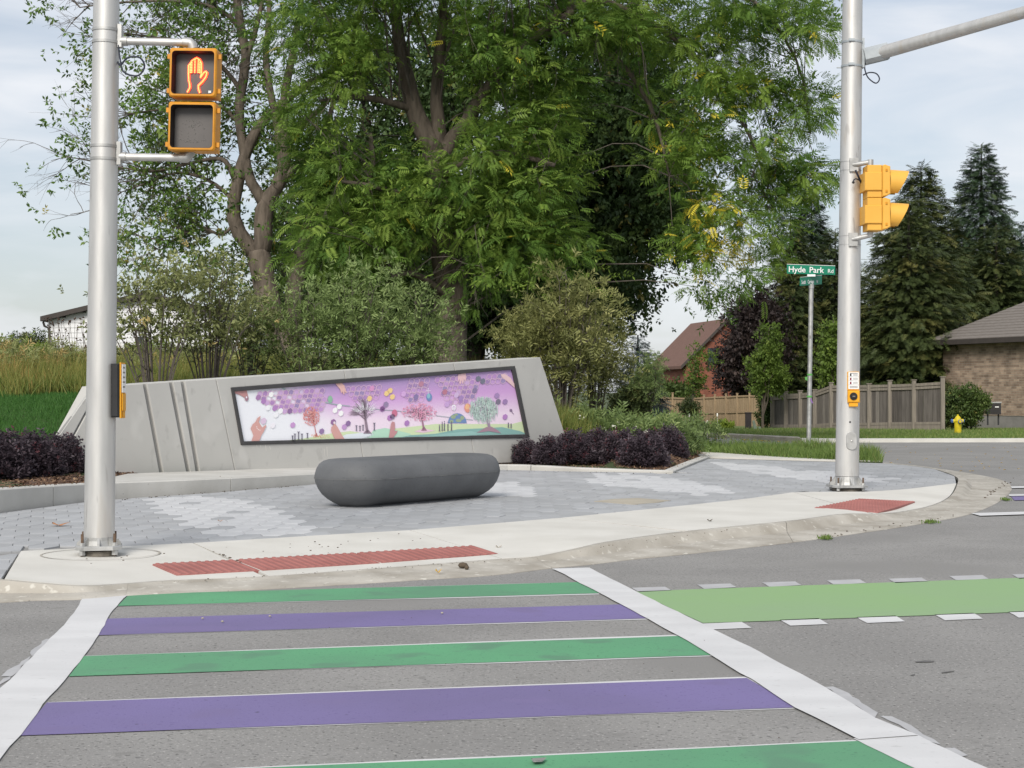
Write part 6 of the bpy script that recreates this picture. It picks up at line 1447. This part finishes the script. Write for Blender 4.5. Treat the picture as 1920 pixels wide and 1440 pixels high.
keep = (rng.random(len(tp)) < np.clip(.12 + (px - 250) / 700, .05, .5)) & (px < 620)
cl2 = clumps_in([(430, 130, 50, 110, 1.5, 12), (455, 260, 60, 80, 1.5, 8), (300, 130, 80, 60, 1.4, 7), (330, 200, 90, 45, 1.4, 9), (290, 60, 90, 40, 1.4, 5), (350, 265, 70, 30, 1.2, 6), (400, 60, 70, 60, 1.5, 10), (340, 380, 60, 60, 1.4, 9), (400, 400, 50, 50, 1.2, 8), (520, 100, 60, 120, 1.8, 18), (570, 300, 50, 100, 1.8, 14), (150, 300, 14, 22, .4, 4), (262, 100, 40, 40, 1, 6), (470, -80, 110, 70, 2, 26), (400, 480, 60, 30, 1, 10)], LY, 33)
cl_all = np.concatenate([tp[keep], cl2])
pl = np.stack([CX + cl_all[:, 0] / cl_all[:, 1] * F, HY - (cl_all[:, 2] - CZ) / cl_all[:, 1] * F], 1)
lim = np.array([(CX + p.x / p.y * F, HY - (p.z - CZ) / p.y * F) for path, rad in l_l[:7] for p in path])
dl = np.min(np.linalg.norm(pl[:, None, :] - lim[None], axis=2), axis=1)
cl_all = cl_all[~((dl < 30) & (cl_all[:, 1] < LY + .5))]
branch_mesh(cl2, l_l, .9, 13, .014, .005).build('branches', M['twig'], lt)['kind'] = 'stuff'
leaves(cl_all, 6, .26, .34, T_FINE, M['elm'], lt, down=.15, tint0=.52, tsig=.18, seed=9)

# ---- dark broad trees behind
def broad(name, label, cat, trunks, Y, blobs, per, spread, size, template, leafm, bark, seed, group=None, tint0=.42, tsig=.17, branches=.35, down=.15, crown='crown'):
    lm = [limb_path(p, Y) for p in trunks]
    t = thing(name, tuple(lm[0][0][0]), label, cat, group)
    limbs_mesh(lm, 8).build('trunk', M[bark], t, smooth=True)
    c = clumps_in(blobs, Y, seed)
    if branches: branch_mesh(c, lm, branches, seed, .03, .008).build('branches', M[bark], t)['kind'] = 'stuff'
    leaves(c, per, spread, size, template, M[leafm], t, down=down, tint0=tint0, tsig=tsig, seed=seed, name=crown)
    return t
broad('maple_tree', 'dark dense maple whose crown fills the gap right of the walnut trunk', 'tree', [[(880, 720, 24), (890, 660, 20), (893, 600, 18), (900, 500, 16), (960, 380, 12), (1050, 250, 8), (1100, 120, 4)], [(898, 560, 10), (980, 500, 9), (1090, 430, 6), (1180, 400, 4)], [(1020, 300, 9), (1120, 340, 8), (1210, 390, 6)]], 48,
      [(1060, 230, 120, 110, 3, 70), (1150, 330, 110, 110, 3, 80), (1000, 400, 110, 110, 3, 70), (1095, 465, 105, 95, 3, 84), (1125, 540, 56, 60, 3, 40), (960, 540, 80, 70, 3, 46), (1050, 580, 76, 40, 3, 40), (1210, 220, 70, 90, 3, 44), (1250, 360, 42, 100, 2.5, 36), (1255, 440, 26, 40, 2, 10), (1175, 575, 16, 8, 1, 3), (900, 470, 60, 100, 3, 40), (870, 590, 40, 50, 2, 16), (1180, 90, 80, 60, 3, 26), (985, 620, 50, 26, 2, 18)], 38, .50, .31, T_SPRIG, 'maple', 'bark_dark', 41, tint0=.50)
broad('maple_tree', 'dark leafy tree standing in the gap between the forked tree and the walnut', 'tree', [[(690, 720, 20), (694, 600, 18), (700, 450, 15), (690, 300, 11), (680, 120, 6)], [(700, 470, 10), (760, 380, 8), (830, 260, 5)], [(698, 480, 9), (640, 400, 7), (590, 320, 4)]], 52,
      [(640, 300, 90, 90, 3, 34), (620, 430, 90, 80, 3, 44), (720, 330, 90, 110, 3, 44), (760, 470, 100, 90, 3, 60), (680, 540, 110, 60, 3, 56), (830, 230, 80, 110, 3, 40), (720, 120, 110, 90, 3, 34), (860, 420, 60, 110, 3, 40), (580, 560, 60, 60, 2, 20), (880, 100, 90, 80, 3, 30), (560, 450, 40, 60, 2, 12), (800, 590, 70, 50, 2, 26)], 32, .58, .34, T_SPRIG, 'maple', 'bark_dark', 42, tint0=.60)

# ---- conifers and garden trees at the right
def spruce(name, label, px, ytop, ybase, half, Y, n, leafm='spruce', size=.9, seed=1, group=None, tiers=22, flare=1.0, whole=True):
    t = thing(name, tuple(P(px, ybase, Y)), label, 'tree', group)
    top, base = P(px, ytop, Y), P(px, ybase, Y); Hh = top.z - base.z; Rm = half * Y / F
    MB().tube([base, base.lerp(top, .5), top], [Rm * .07, Rm * .045, .02], 8).build('trunk', M['bark_dark'], t)
    r = np.random.default_rng(seed)
    h = 1 - r.random(n) ** .62
    h = np.clip((np.floor(h * tiers) + r.beta(2, 2, n)) / tiers, 0.02, .995)
    lobes = r.uniform(.72, 1.15, (tiers + 1, 12)); az = r.random(n) * 2 * math.pi
    lo = lobes[(h * tiers).astype(int), (az / (2 * math.pi) * 12).astype(int) % 12]
    Rr = Rm * (1 - h) ** flare * lo + .05; q = r.random(n) ** .55
    x, y = np.cos(az) * Rr * q, np.sin(az) * Rr * q; z = base.z + h * Hh - .18 * Rr * q + .10 * Rr * q ** 3
    pos = np.stack([base.x + x, base.y + y, z], 1)
    d = np.stack([np.cos(az), np.sin(az), -.28 + .35 * h + r.normal(0, .2, n)], 1) + r.normal(0, .25, (n, 3))
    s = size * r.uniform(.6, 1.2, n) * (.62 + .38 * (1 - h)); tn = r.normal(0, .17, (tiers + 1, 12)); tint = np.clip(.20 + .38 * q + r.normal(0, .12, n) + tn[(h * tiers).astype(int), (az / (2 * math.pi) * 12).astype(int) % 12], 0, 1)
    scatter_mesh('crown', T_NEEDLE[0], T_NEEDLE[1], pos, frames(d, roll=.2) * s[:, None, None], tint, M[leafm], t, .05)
    return t
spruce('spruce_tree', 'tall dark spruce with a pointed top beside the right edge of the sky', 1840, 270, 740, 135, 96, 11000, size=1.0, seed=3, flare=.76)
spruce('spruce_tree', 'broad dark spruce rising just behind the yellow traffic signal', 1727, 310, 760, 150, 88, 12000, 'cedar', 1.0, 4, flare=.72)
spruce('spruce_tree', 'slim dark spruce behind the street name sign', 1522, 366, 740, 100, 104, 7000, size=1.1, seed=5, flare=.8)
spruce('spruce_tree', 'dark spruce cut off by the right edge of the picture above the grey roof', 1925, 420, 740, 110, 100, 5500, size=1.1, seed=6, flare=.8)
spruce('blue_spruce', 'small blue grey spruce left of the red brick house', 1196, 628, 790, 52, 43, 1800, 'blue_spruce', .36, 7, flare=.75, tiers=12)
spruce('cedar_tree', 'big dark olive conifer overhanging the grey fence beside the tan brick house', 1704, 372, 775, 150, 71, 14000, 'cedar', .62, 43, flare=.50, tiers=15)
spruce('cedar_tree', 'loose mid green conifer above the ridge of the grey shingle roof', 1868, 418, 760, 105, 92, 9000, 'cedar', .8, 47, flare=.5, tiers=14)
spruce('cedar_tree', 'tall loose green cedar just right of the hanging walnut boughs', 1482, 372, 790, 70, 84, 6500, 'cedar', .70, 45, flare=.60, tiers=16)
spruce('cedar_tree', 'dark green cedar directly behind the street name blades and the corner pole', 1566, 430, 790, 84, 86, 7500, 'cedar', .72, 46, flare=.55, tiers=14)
broad('purple_maple', 'dark purple maple beside the red brick house', 'tree', [[(1392, 790, 6), (1392, 700, 5), (1396, 600, 3)]], 80,
      [(1418, 588, 26, 32, 2, 36), (1410, 640, 28, 46, 2, 50), (1428, 640, 34, 66, 2, 60), (1408, 700, 32, 28, 2, 46), (1388, 676, 14, 28, 1.2, 14), (1394, 588, 6, 8, .6, 3), (1420, 715, 32, 28, 2, 26)], 22, .44, .38, T_SPRIG, 'purple_maple', 'bark_dark', 46)
broad('young_tree', 'bright green young tree in front of the grey and tan fences', 'tree', [[(1430, 808, 2.6), (1431, 740, 2.2), (1436, 660, 1.5), (1443, 615, .8)]], 64,
      [(1445, 625, 5, 14, .3, 8), (1440, 660, 16, 18, .5, 20), (1432, 690, 28, 18, .7, 34), (1448, 705, 28, 20, .7, 34), (1440, 726, 22, 10, .6, 16)], 12, .15, .25, T_SPRIG, 'young', 'bark', 47)
broad('young_tree', 'slender light green young tree in front of the red brick gable', 'tree', [[(1297, 806, 2), (1300, 720, 1.6), (1306, 655, .8)]], 70,
      [(1308, 662, 4, 12, .2, 5), (1304, 690, 9, 16, .3, 10), (1303, 722, 15, 14, .4, 14), (1336, 676, 6, 10, .3, 4)], 8, .14, .24, T_SPRIG, 'young', 'bark', 48, tint0=.28)
broad('young_tree', 'yellow green young tree half hidden by the right signal pole', 'tree', [[(1562, 760, 2), (1562, 700, 1.6), (1563, 600, .8)]], 70,
      [(1563, 620, 9, 30, .4, 14), (1562, 670, 14, 36, .6, 26), (1568, 700, 18, 20, .6, 14)], 11, .2, .34, T_SPRIG, 'young', 'bark', 49)
broad('garden_shrub', 'feathery brown and green shrub left of the red brick house', 'shrub', [[(1215, 790, 2), (1214, 740, 1.6), (1212, 690, 1)], [(1212, 780, 1.5), (1200, 720, 1)], [(1216, 780, 1.5), (1232, 720, 1)]], 42,
      [(1215, 702, 22, 24, .6, 26), (1212, 730, 26, 22, .7, 26), (1222, 672, 12, 12, .4, 8)], 9, .12, .20, T_NARROW, 'willow', 'twig', 50, tint0=.5)
broad('round_evergreen', 'rounded dark green evergreen in front of the tan fence end', 'shrub', [[(1180, 800, 2), (1180, 760, 1.4)]], 42,
      [(1180, 760, 25, 34, .45, 90)], 10, .10, .17, T_SPRIG, 'cedar', 'bark_dark', 51)
broad('topiary', 'small round topiary ball on a thin stem before the tan fence', 'shrub', [[(1292, 806, 1.2), (1292, 770, 1.1)]], 68,
      [(1292, 763, 16, 14, .36, 50)], 10, .09, .17, T_SPRIG, 'cedar', 'bark', 52)
broad('garden_shrub', 'low bright green cedar shrub behind the tan fence below the red house', 'shrub', [[(1262, 790, 2), (1262, 730, 1)]], 79,
      [(1255, 735, 20, 16, .7, 24), (1275, 738, 20, 14, .7, 22)], 11, .24, .34, T_SPRIG, 'box', 'bark', 53)
broad('garden_shrub', 'rounded clipped bush between the grey fence and the tan brick wall', 'shrub', [[(1812, 803, 3), (1812, 770, 2)]], 59.5,
      [(1812, 758, 38, 30, .8, 160), (1806, 778, 30, 22, .7, 60)], 12, .10, .20, T_SPRIG, 'box', 'bark_dark', 54)
broad('fence_vine', 'dark climbing vine where the tan fence meets the grey fence', 'climber', [[(1438, 806, 2), (1438, 740, 1.4)]], 66.6,
      [(1438, 770, 9, 32, .25, 46), (1440, 742, 16, 6, .3, 16), (1460, 738, 22, 4, .3, 12)], 10, .12, .20, T_SPRIG, 'box', 'bark', 55)
broad('hosta', 'lime green leafy hosta on the lawn before the tan fence', 'plant', [[(1352, 808, 1.2), (1352, 803, 1)]], 64,
      [(1352, 801, 19, 7, .35, 36)], 8, .06, .24, T_SPRIG, 'lime_leaf', 'bark', 56, branches=0)
broad('dark_bush', 'small dark bush on the skyline left of the white barn', 'shrub', [[(55, 672, 3), (54, 650, 2)]], 47,
      [(56, 648, 22, 14, .7, 26), (42, 640, 8, 10, .3, 6), (75, 655, 12, 10, .4, 8)], 10, .14, .26, T_NARROW, 'cedar', 'bark_dark', 57)

# ---- shrubs with bare stems behind the wall
def stem_shrub(label, px, Y, ytop, ybase, half, n_st, n_cl, leafm, template, size, per, seed, group='tall shrubs behind the wall', tint0=.45, low=.35, name='tall_shrub'):
    base = P(px, ybase, Y); base.z = float(hill(base.x, Y)) - .1 if Y > 24 else base.z
    t = thing(name, tuple(base), label, 'shrub', group); r = random.Random(seed); b = MB(); tips = []
    Hh = P(px, ytop, Y).z - base.z; Rm = half * Y / F
    for k in range(n_st):
        a = r.uniform(0, 6.28); q = math.sqrt(r.random()); e = base + Vector((math.cos(a) * Rm * q, math.sin(a) * Rm * .7 * q, Hh * (1 - .35 * q * q) * r.uniform(.7, 1)))
        s = base + Vector((math.cos(a) * Rm * .22 * q, math.sin(a) * Rm * .2 * q, 0)); m_ = s.lerp(e, .5) + Vector((-math.cos(a), -math.sin(a), 0)) * Rm * .12 * q
        path = smooth_path([s, m_, e], 8); b.tube(path, [.020 - .014 * i / 7 for i in range(8)], 5, cap=False)
        for _ in range(5):
            i = r.randint(3, 7); f_ = path[i] + Vector((r.uniform(-1, 1), r.uniform(-1, 1), r.uniform(0, 1))) * Rm * .38; b.tube([path[i], path[i].lerp(f_, .5) + Vector((0, 0, .05)), f_], [.008, .006, .003], 4, cap=False); tips.append(f_)
        tips += [path[-1], path[-2], path[-3]]
    b.build('stem', M['twig'], t)
    tp = np.array([tuple(p) for p in tips]); tp = tp[tp[:, 2] > base.z + low * Hh]; idx = np.random.default_rng(seed).integers(0, len(tp), n_cl); c = tp[idx] + np.random.default_rng(seed + 1).normal(0, .14, (n_cl, 3))
    leaves(c, per, .15, size, template, M[leafm], t, down=.05, tint0=tint0, tsig=.15, seed=seed)
    return t
stem_shrub('olive leaved shrub with bare forking stems next to the left signal pole', 292, 27.5, 432, 720, 88, 20, 66, 'olive', T_FINE, .23, 6, 61, low=.42)
stem_shrub('olive leaved shrub with bare stems below the forked tree', 392, 28.5, 455, 720, 82, 20, 64, 'olive', T_FINE, .23, 6, 62, low=.42)
stem_shrub('thin olive shrub at the foot of the forked trunk', 468, 30, 520, 715, 60, 12, 50, 'olive', T_FINE, .23, 6, 63, low=.4)
stem_shrub('grey green willow shrub against the foot of the forked trunk, right side', 570, 30, 525, 715, 70, 20, 84, 'willow', T_NARROW, .26, 8, 64, low=.2)
stem_shrub('grey green willow shrub behind the middle of the mural', 668, 30.5, 510, 710, 78, 26, 98, 'willow', T_NARROW, .26, 8, 65, low=.2)
stem_shrub('grey green willow shrub in front of the walnut trunk', 775, 31, 540, 705, 74, 26, 92, 'willow', T_NARROW, .26, 8, 66, low=.2)
stem_shrub('tall yellow olive shrub rising behind the right end of the monument wall', 1056, 31, 494, 800, 70, 36, 170, 'yolive', T_NARROW, .27, 8, 67, low=.32)
stem_shrub('yellow olive shrub right of the tallest one at the wall end', 1116, 33, 545, 800, 40, 18, 80, 'yolive', T_NARROW, .27, 8, 68, low=.3, tint0=.36)
stem_shrub('small yellow olive shrub left of the tallest one, over the mural corner', 985, 32, 560, 760, 40, 14, 60, 'yolive', T_NARROW, .25, 8, 69, low=.25)

# ---- barberry rows
def barberry_mesh(seed, n=950):
    r = np.random.default_rng(seed); d = sphere_dirs(n); d[:, 2] = np.abs(d[:, 2]); q = r.random((n, 1)) ** .33
    lump = 1 + .16 * np.sin(d[:, :1] * 7 + seed) * np.cos(d[:, 1:2] * 6 + seed * 2)
    pos = d * q * lump * np.array([.5, .5, .95]); pos[:, 2] += .02
    dr = d * .7 + r.normal(0, .35, (n, 3)); dr[:, 2] += .7
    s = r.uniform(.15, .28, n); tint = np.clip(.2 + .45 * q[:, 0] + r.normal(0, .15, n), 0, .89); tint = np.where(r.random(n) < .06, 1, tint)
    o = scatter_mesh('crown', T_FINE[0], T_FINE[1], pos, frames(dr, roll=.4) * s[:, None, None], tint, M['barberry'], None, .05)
    me = o.data; bpy.data.objects.remove(o)
    rr = random.Random(seed); b = MB()
    for k in range(14):
        a = rr.uniform(0, 6.28); q_ = rr.random(); b.tube([(0.08 * math.cos(a), .08 * math.sin(a), -.05), (.2 * q_ * math.cos(a), .2 * q_ * math.sin(a), .4), (.36 * q_ * math.cos(a), .36 * q_ * math.sin(a), .8)], [.016, .011, .005], 4, cap=False)
    o = b.build('stem', M['bark_dark'], None); ms = o.data; bpy.data.objects.remove(o)
    return me, ms
bar = [barberry_mesh(s) for s in (71, 72, 73)]
def barberry(k, px, py, z, wpx, hpx, label, group):
    c = G(px, py, z); q_ = c.y / F; o = bpy.data.objects.new('barberry_shrub', None); o.location = c; o.rotation_euler = (0, 0, k * 1.3); o.scale = (wpx * q_, wpx * q_ * .9, hpx * q_); COL.objects.link(o); meta(o, label, 'shrub', group)
    for nm, me in (('crown', bar[k % 3][0]), ('stem', bar[k % 3][1])): link(bpy.data.objects.new(nm, me), o)
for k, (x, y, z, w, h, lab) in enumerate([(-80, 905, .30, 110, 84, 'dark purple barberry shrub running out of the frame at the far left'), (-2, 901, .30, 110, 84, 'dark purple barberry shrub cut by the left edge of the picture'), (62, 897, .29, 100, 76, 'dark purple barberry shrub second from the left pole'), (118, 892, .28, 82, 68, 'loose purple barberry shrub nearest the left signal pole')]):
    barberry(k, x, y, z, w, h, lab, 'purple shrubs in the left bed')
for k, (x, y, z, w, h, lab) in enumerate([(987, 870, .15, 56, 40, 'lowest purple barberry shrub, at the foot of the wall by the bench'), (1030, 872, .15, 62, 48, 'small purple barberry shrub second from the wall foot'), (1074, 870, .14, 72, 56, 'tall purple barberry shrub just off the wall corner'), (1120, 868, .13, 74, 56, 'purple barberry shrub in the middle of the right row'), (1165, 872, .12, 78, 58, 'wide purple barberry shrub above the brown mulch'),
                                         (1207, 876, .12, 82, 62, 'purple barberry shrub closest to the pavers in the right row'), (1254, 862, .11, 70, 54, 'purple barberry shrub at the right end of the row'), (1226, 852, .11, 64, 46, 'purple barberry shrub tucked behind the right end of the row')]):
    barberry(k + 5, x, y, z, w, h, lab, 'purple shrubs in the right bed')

# ---- mulch chips
def chips(name, pts, size, material, zf, parent=None, label=None):
    n = len(pts); pos = np.array([(x, y, zf(x, y) + .012) for x, y in pts]); d = norm(np.stack([rng.normal(0, 1, n), rng.normal(0, 1, n), rng.normal(0, .3, n)], 1))
    tv = [(-.12, -.5, 0), (.12, -.5, 0), (.12, .5, .03), (-.12, .5, .03)]
    o = scatter_mesh(name, tv, [(0, 1, 2, 3)], pos, frames(d, roll=.3) * (size * rng.uniform(.5, 1.5, n))[:, None, None], rng.random(n) * .89, material, parent, 0, 'stuff'); return o
def hz(x, y): return float(hill(x, y))
mb = []; r_ = random.Random(3)
for i in range(34000):
    X = r_.uniform(-9, 3.8); y0 = float(np.interp(X, cxs, cys)); dep = 4.0 if X < -4.75 else (0 if X < -.6 and r_.random() < .985 else .3 if X < -.6 else 5)
    if dep == 0: continue
    if X > -.2: dep = min(dep, 3.2 + X * .8)
    Y = y0 + .12 + r_.random() ** 1.5 * dep
    mb.append((X, Y))
mulch_v = chips('mulch', mb, .05, M['chip'], hz)
# continuous mulch sheet just over the hill surface at the front of the beds
def skin(name, xr, depth, material, lift=.008, kind='structure'):
    xs_ = np.linspace(xr[0], xr[1], 60); vs, fs = [], []
    for X in xs_:
        y0 = float(np.interp(X, cxs, cys))
        for j in range(9): Y = y0 + .02 + depth(X) * j / 8; vs.append((X, Y, hz(X, Y) + lift))
    b = MB(); b.add(vs, [(i * 9 + j, (i + 1) * 9 + j, (i + 1) * 9 + j + 1, i * 9 + j + 1) for i in range(59) for j in range(8)]); o = b.build(name, material, None, smooth=True); o['kind'] = kind; return o
skin('mulch_bed', (-12, -4.75), lambda X: 3.4, M['mulch']); skin('mulch_bed', (-.6, 3.7), lambda X: 3.6 + .3 * X, M['mulch'])
skin('gravel_strip', (-4.74, -.6), lambda X: 2.2, M['seat_curb'], .03)

# ---- grasses
BL_T = ([(-.5, 0, 0), (.5, 0, 0), (.38, .55, .05), (-.38, .55, .05), (0, 1, .28)], [(0, 1, 2), (0, 2, 3), (3, 2, 4)])
BL_S = ([(-.5, 0, 0), (.5, 0, 0), (0, 1, .15)], [(0, 1, 2)])
def blades(name, xy, zf, h, w, material, lean=.35, tint=None, tmpl=BL_T, parent=None):
    n = len(xy); xy = np.asarray(xy); z = zf(xy[:, 0], xy[:, 1]) if callable(zf) else np.full(n, zf)
    pos = np.stack([xy[:, 0], xy[:, 1], z - .01], 1); d = np.stack([rng.normal(0, lean, n), rng.normal(0, lean, n), np.ones(n)], 1)
    a = rng.random(n) * 6.28; m = frames(d, up=np.stack([np.cos(a), np.sin(a), np.zeros(n)], 1))
    hh = (h if hasattr(h, '__len__') else np.full(n, h)) * rng.uniform(.55, 1.2, n)
    m = m * np.stack([np.full(n, w) * rng.uniform(.7, 1.3, n), hh, hh], 1)[:, None, :]
    t = np.clip(rng.normal(.45, .2, n), 0, 1) if tint is None else tint
    return scatter_mesh(name, tmpl[0], tmpl[1], pos, m, t, material, parent, 0, 'stuff')
def region(n, f):
    out = []
    while len(out) < n:
        p = f()
        if p is not None: out.append(p)
    return np.array(out)
# lush lawn on the left slope
def f_l():
    Y = 21.5 + 11 * r_.random(); px_ = r_.uniform(-60, 245); X = (px_ - CX) / F * Y
    y0 = float(np.interp(X, cxs, cys)); 
    return (X, Y) if Y > y0 + 2.4 else None
blades('lawn_grass', region(62000, f_l), hill, .10, .012, M['lawn'], .35, None, BL_S)
# meadow on the hilltop, rust, gold and green
def f_m():
    Y = 31.2 + 17 * r_.random() ** 1.5; px_ = r_.uniform(-60, 560) if r_.random() < .8 else r_.uniform(500, 960); X = (px_ - CX) / F * Y; Y += .55 * math.sin(X * 2.3) + .4 * math.sin(X * 5.1 + 1) + r_.gauss(0, .25); return (X, Y)
mp_ = region(52000, f_m)
patch = .5 + .3 * np.sin(mp_[:, 0] * 1.3 + np.sin(mp_[:, 1] * .8) * 2) * np.cos(mp_[:, 1] * .9 + mp_[:, 0] * .5) + .3 * np.sin(mp_[:, 0] * 3.7 + 1) * np.cos(mp_[:, 1] * 2.3)
edge = sstep(30.8, 33.8, mp_[:, 1])
blades('meadow_grass', mp_, hill, .34 + .30 * edge + .14 * patch, .014, M['meadow'], .26, np.clip(.12 + .62 * patch + rng.normal(0, .17, len(mp_)), 0, 1))
def f_w():
    px_ = r_.uniform(225, 700); Y = r_.uniform(24.5, 31); X = (px_ - CX) / F * Y; return (X, Y) if (Vector((X, Y, 0)) - Vector((wl_.x, wl_.y, 0))).dot(wnor) < -.9 else None
wp = region(11000, f_w); blades('meadow_grass', wp, hill, .55, .013, M['meadow'], .25, np.clip(rng.normal(.42, .2, len(wp)), 0, 1))
def f_d():
    px_ = r_.uniform(1030, 1120); Y = r_.uniform(29, 31.5); return ((px_ - CX) / F * Y, Y)
wp = region(4200, f_d); blades('dry_grass', wp, hill, .5, .013, M['meadow'], .25, np.clip(rng.normal(.35, .2, len(wp)), 0, 1))
# flower heads that stand above the meadow
b = MB(); st_b = MB()
for k in range(70):
    px_ = r_.choice([r_.uniform(85, 165), r_.uniform(85, 165), r_.uniform(0, 240)]); yy = r_.uniform(596, 665) if px_ > 75 else r_.uniform(625, 660); Y = r_.uniform(38, 44)
    h_ = P(px_, yy, Y); g0 = Vector((h_.x + r_.uniform(-.2, .2), Y, float(hill(h_.x, Y))))
    st_b.tube([g0, g0.lerp(h_, .6) + Vector((.03, 0, 0)), h_], [.006, .005, .004], 4, cap=False)
    for _ in range(3): b.ball(h_ + Vector((r_.uniform(-.03, .03), r_.uniform(-.03, .03), r_.uniform(-.02, .05))), r_.uniform(.010, .020), 6, (1, 1, 1.2))
sh = b.build('seed_heads', M['seedhead'], None); meta(sh, 'brown dried seed heads standing above the meadow before the barn', None, None, 'stuff'); st_b.build('stalks', M['twig'], sh)
OFF.setdefault(sh.name, Vector())
gr_b = clumps_in([(20, 655, 70, 10, 3, 40), (120, 672, 60, 8, 3, 16), (300, 660, 60, 14, 3, 34), (60, 690, 80, 20, 3, 30)], 42, 81)
o = leaves(gr_b, 9, .12, .22, T_FINE, M['young'], None, tint0=.8, seed=82, name='goldenrod'); o['kind'] = 'stuff'
wd_b = clumps_in([(40, 690, 100, 40, 2.5, 60), (90, 732, 100, 16, 1.0, 40), (330, 690, 110, 30, 2, 50), (560, 690, 120, 20, 2, 30)], 36, 87)
o = leaves(wd_b, 8, .15, .26, T_NARROW, M['olive'], None, down=-.6, tint0=.5, tsig=.25, yellow=lambda c: (np.random.default_rng(2).random(len(c)) < .22) * .8, seed=88, name='meadow_weeds'); o['kind'] = 'stuff'
# flowering border at the right of the wall
bc_ = clumps_in([(1130, 818, 60, 13, 1.0, 60), (1210, 824, 66, 11, 1.2, 80), (1256, 828, 26, 11, 1.0, 40), (1098, 806, 26, 16, .8, 20), (1160, 830, 90, 14, .8, 60)], 30.5, 83)
o = leaves(bc_, 11, .16, .26, T_NARROW, M['perennial'], None, down=-.4, tint0=.45, seed=84, name='flowering_border'); meta(o, 'loose green border plants dotted with white flowers beside the wall', None, None, 'stuff')
b = MB()
for c in bc_[np.random.default_rng(5).permutation(len(bc_))[:130]]:
    for _ in range(6): b.ball(Vector(c) + Vector((r_.uniform(-.06, .06), -.22 + r_.uniform(-.05, .05), .12 + r_.uniform(-.02, .04))), r_.uniform(.010, .021), 5)
b.build('white_flowers', M['petal'], o); OFF.setdefault(o.name, Vector())
b = MB()
for k in range(26):
    h_ = P(r_.uniform(1240, 1345), r_.uniform(778, 800), 33.5); b.tube([h_ - Vector((0, 0, .5)), h_], .004, 4); b.ball(h_, .022, 6, (.8, .8, 1.9))
meta(b.build('flower_spikes', M['petal'], None), 'pale flower spikes over the border in front of the tan fence', None, None, 'stuff')
bc2 = clumps_in([(1285, 812, 46, 9, .7, 36)], 33.5, 85); o = leaves(bc2, 9, .14, .24, T_NARROW, M['perennial'], None, down=-.4, tint0=.5, seed=86, name='border_foliage'); o['kind'] = 'stuff'
# grass island and far lawn
ixy = [(p.x, p.y) for p in isl]
def f_i():
    X = r_.uniform(3.4, 6.9); Y = r_.uniform(26.5, 36.5); return (X, Y) if inside((X, Y), ixy) else None
wp = region(15000, f_i); blades('island_grass', wp, .085, .20 + .14 * (np.sin(wp[:, 0] * 2.3) * np.cos(wp[:, 1] * 1.7)), .012, M['verge'], .35)
def f_f():
    Y = 43.2 + 20 * r_.random() ** 1.4; px_ = r_.uniform(1280, 1960); X = (px_ - CX) / F * Y
    fy = np.interp(px_, [1285, 1300, 1400, 1510, 1560, 1930], [816.5, 818, 823, 829, 829.5, 829]); return (X, Y) if Y > F * CZ / (fy - HY) + .3 else None
wp = region(20000, f_f); blades('lawn_blades', wp, lambda x, y: .085 - .010 * np.maximum(0, y - 44), .10, .02, M['verge'], .4, np.clip(rng.normal(.5, .25, len(wp)), 0, 1), BL_S)
# weeds in the gutter and against the curb
for k, (x, y, w_) in enumerate([(1548, 1008, 10), (1745, 978, 14), (1885, 936, 6)]):
    c = G(x, y, .02); wp = np.stack([c.x + rng.normal(0, w_ * c.y / F * .5, 90), c.y + rng.normal(0, .05, 90)], 1)
    o = blades('gutter_weed', wp, .02, .04, .012, M['verge'], .6)
# leaves drifted on the side street
b = MB()
for k in range(70):
    x, y = r_.uniform(1660, 1920), r_.uniform(836, 885); c = G(x, y, .006); a = r_.uniform(0, 6.28); s = r_.uniform(.012, .03)
    b.add([c + Vector((math.cos(a + i * 1.57) * s, math.sin(a + i * 1.57) * s * .7, .01 * (i % 2))) for i in range(4)], [(0, 1, 2, 3)])
for k in range(60):
    x = r_.uniform(1300, 1600); y = np.interp(x, [1285, 1400, 1510, 1600], [818, 824, 830, 832]) + r_.uniform(.3, 2); c = G(x, y, .006); a = r_.uniform(0, 6.28); s = r_.uniform(.03, .06)
    b.add([c + Vector((math.cos(a + i * 1.57) * s, math.sin(a + i * 1.57) * s * .7, .02 * (i % 2))) for i in range(4)], [(0, 1, 2, 3)])
meta(b.build('fallen_leaves', M['yellow_leaf'], None), None, None, None, 'stuff')
# dirt and leaf crumbs along the gutter, the planter curb and the slab joints
b = MB()
def crumbs(p0, p1, n, z, jit, s0, s1):
    for k in range(n):
        t = r_.random(); x = p0[0] + (p1[0] - p0[0]) * t; y = p0[1] + (p1[1] - p0[1]) * t + r_.gauss(0, jit); c = G(x, y, z); b.ball(c + Vector((0, 0, .003)), r_.uniform(s0, s1), 5, (1.3, 1, .5))
crumbs((300, 1093), (1000, 1047), 46, .028, .8, .002, .006); crumbs((1050, 1036), (1500, 976), 30, .09, 1.2, .002, .006); crumbs((160, 942), (585, 909), 40, .096, .7, .004, .010); crumbs((950, 883), (1260, 888), 24, .096, .5, .004, .010); crumbs((1500, 1014), (1800, 965), 30, .016, 1.5, .003, .010); crumbs((362, 1018), (460, 1058), 12, .075, .6, .005, .012); crumbs((60, 1060), (800, 1012), 26, .094, 8, .003, .008)
crumbs((300, 1150), (1500, 1300), 30, .008, 60, .0015, .0035); crumbs((1840, 935), (1900, 900), 26, .016, 3, .006, .014)
meta(b.build('dirt_crumbs', M['stone'], None), None, None, None, 'stuff')
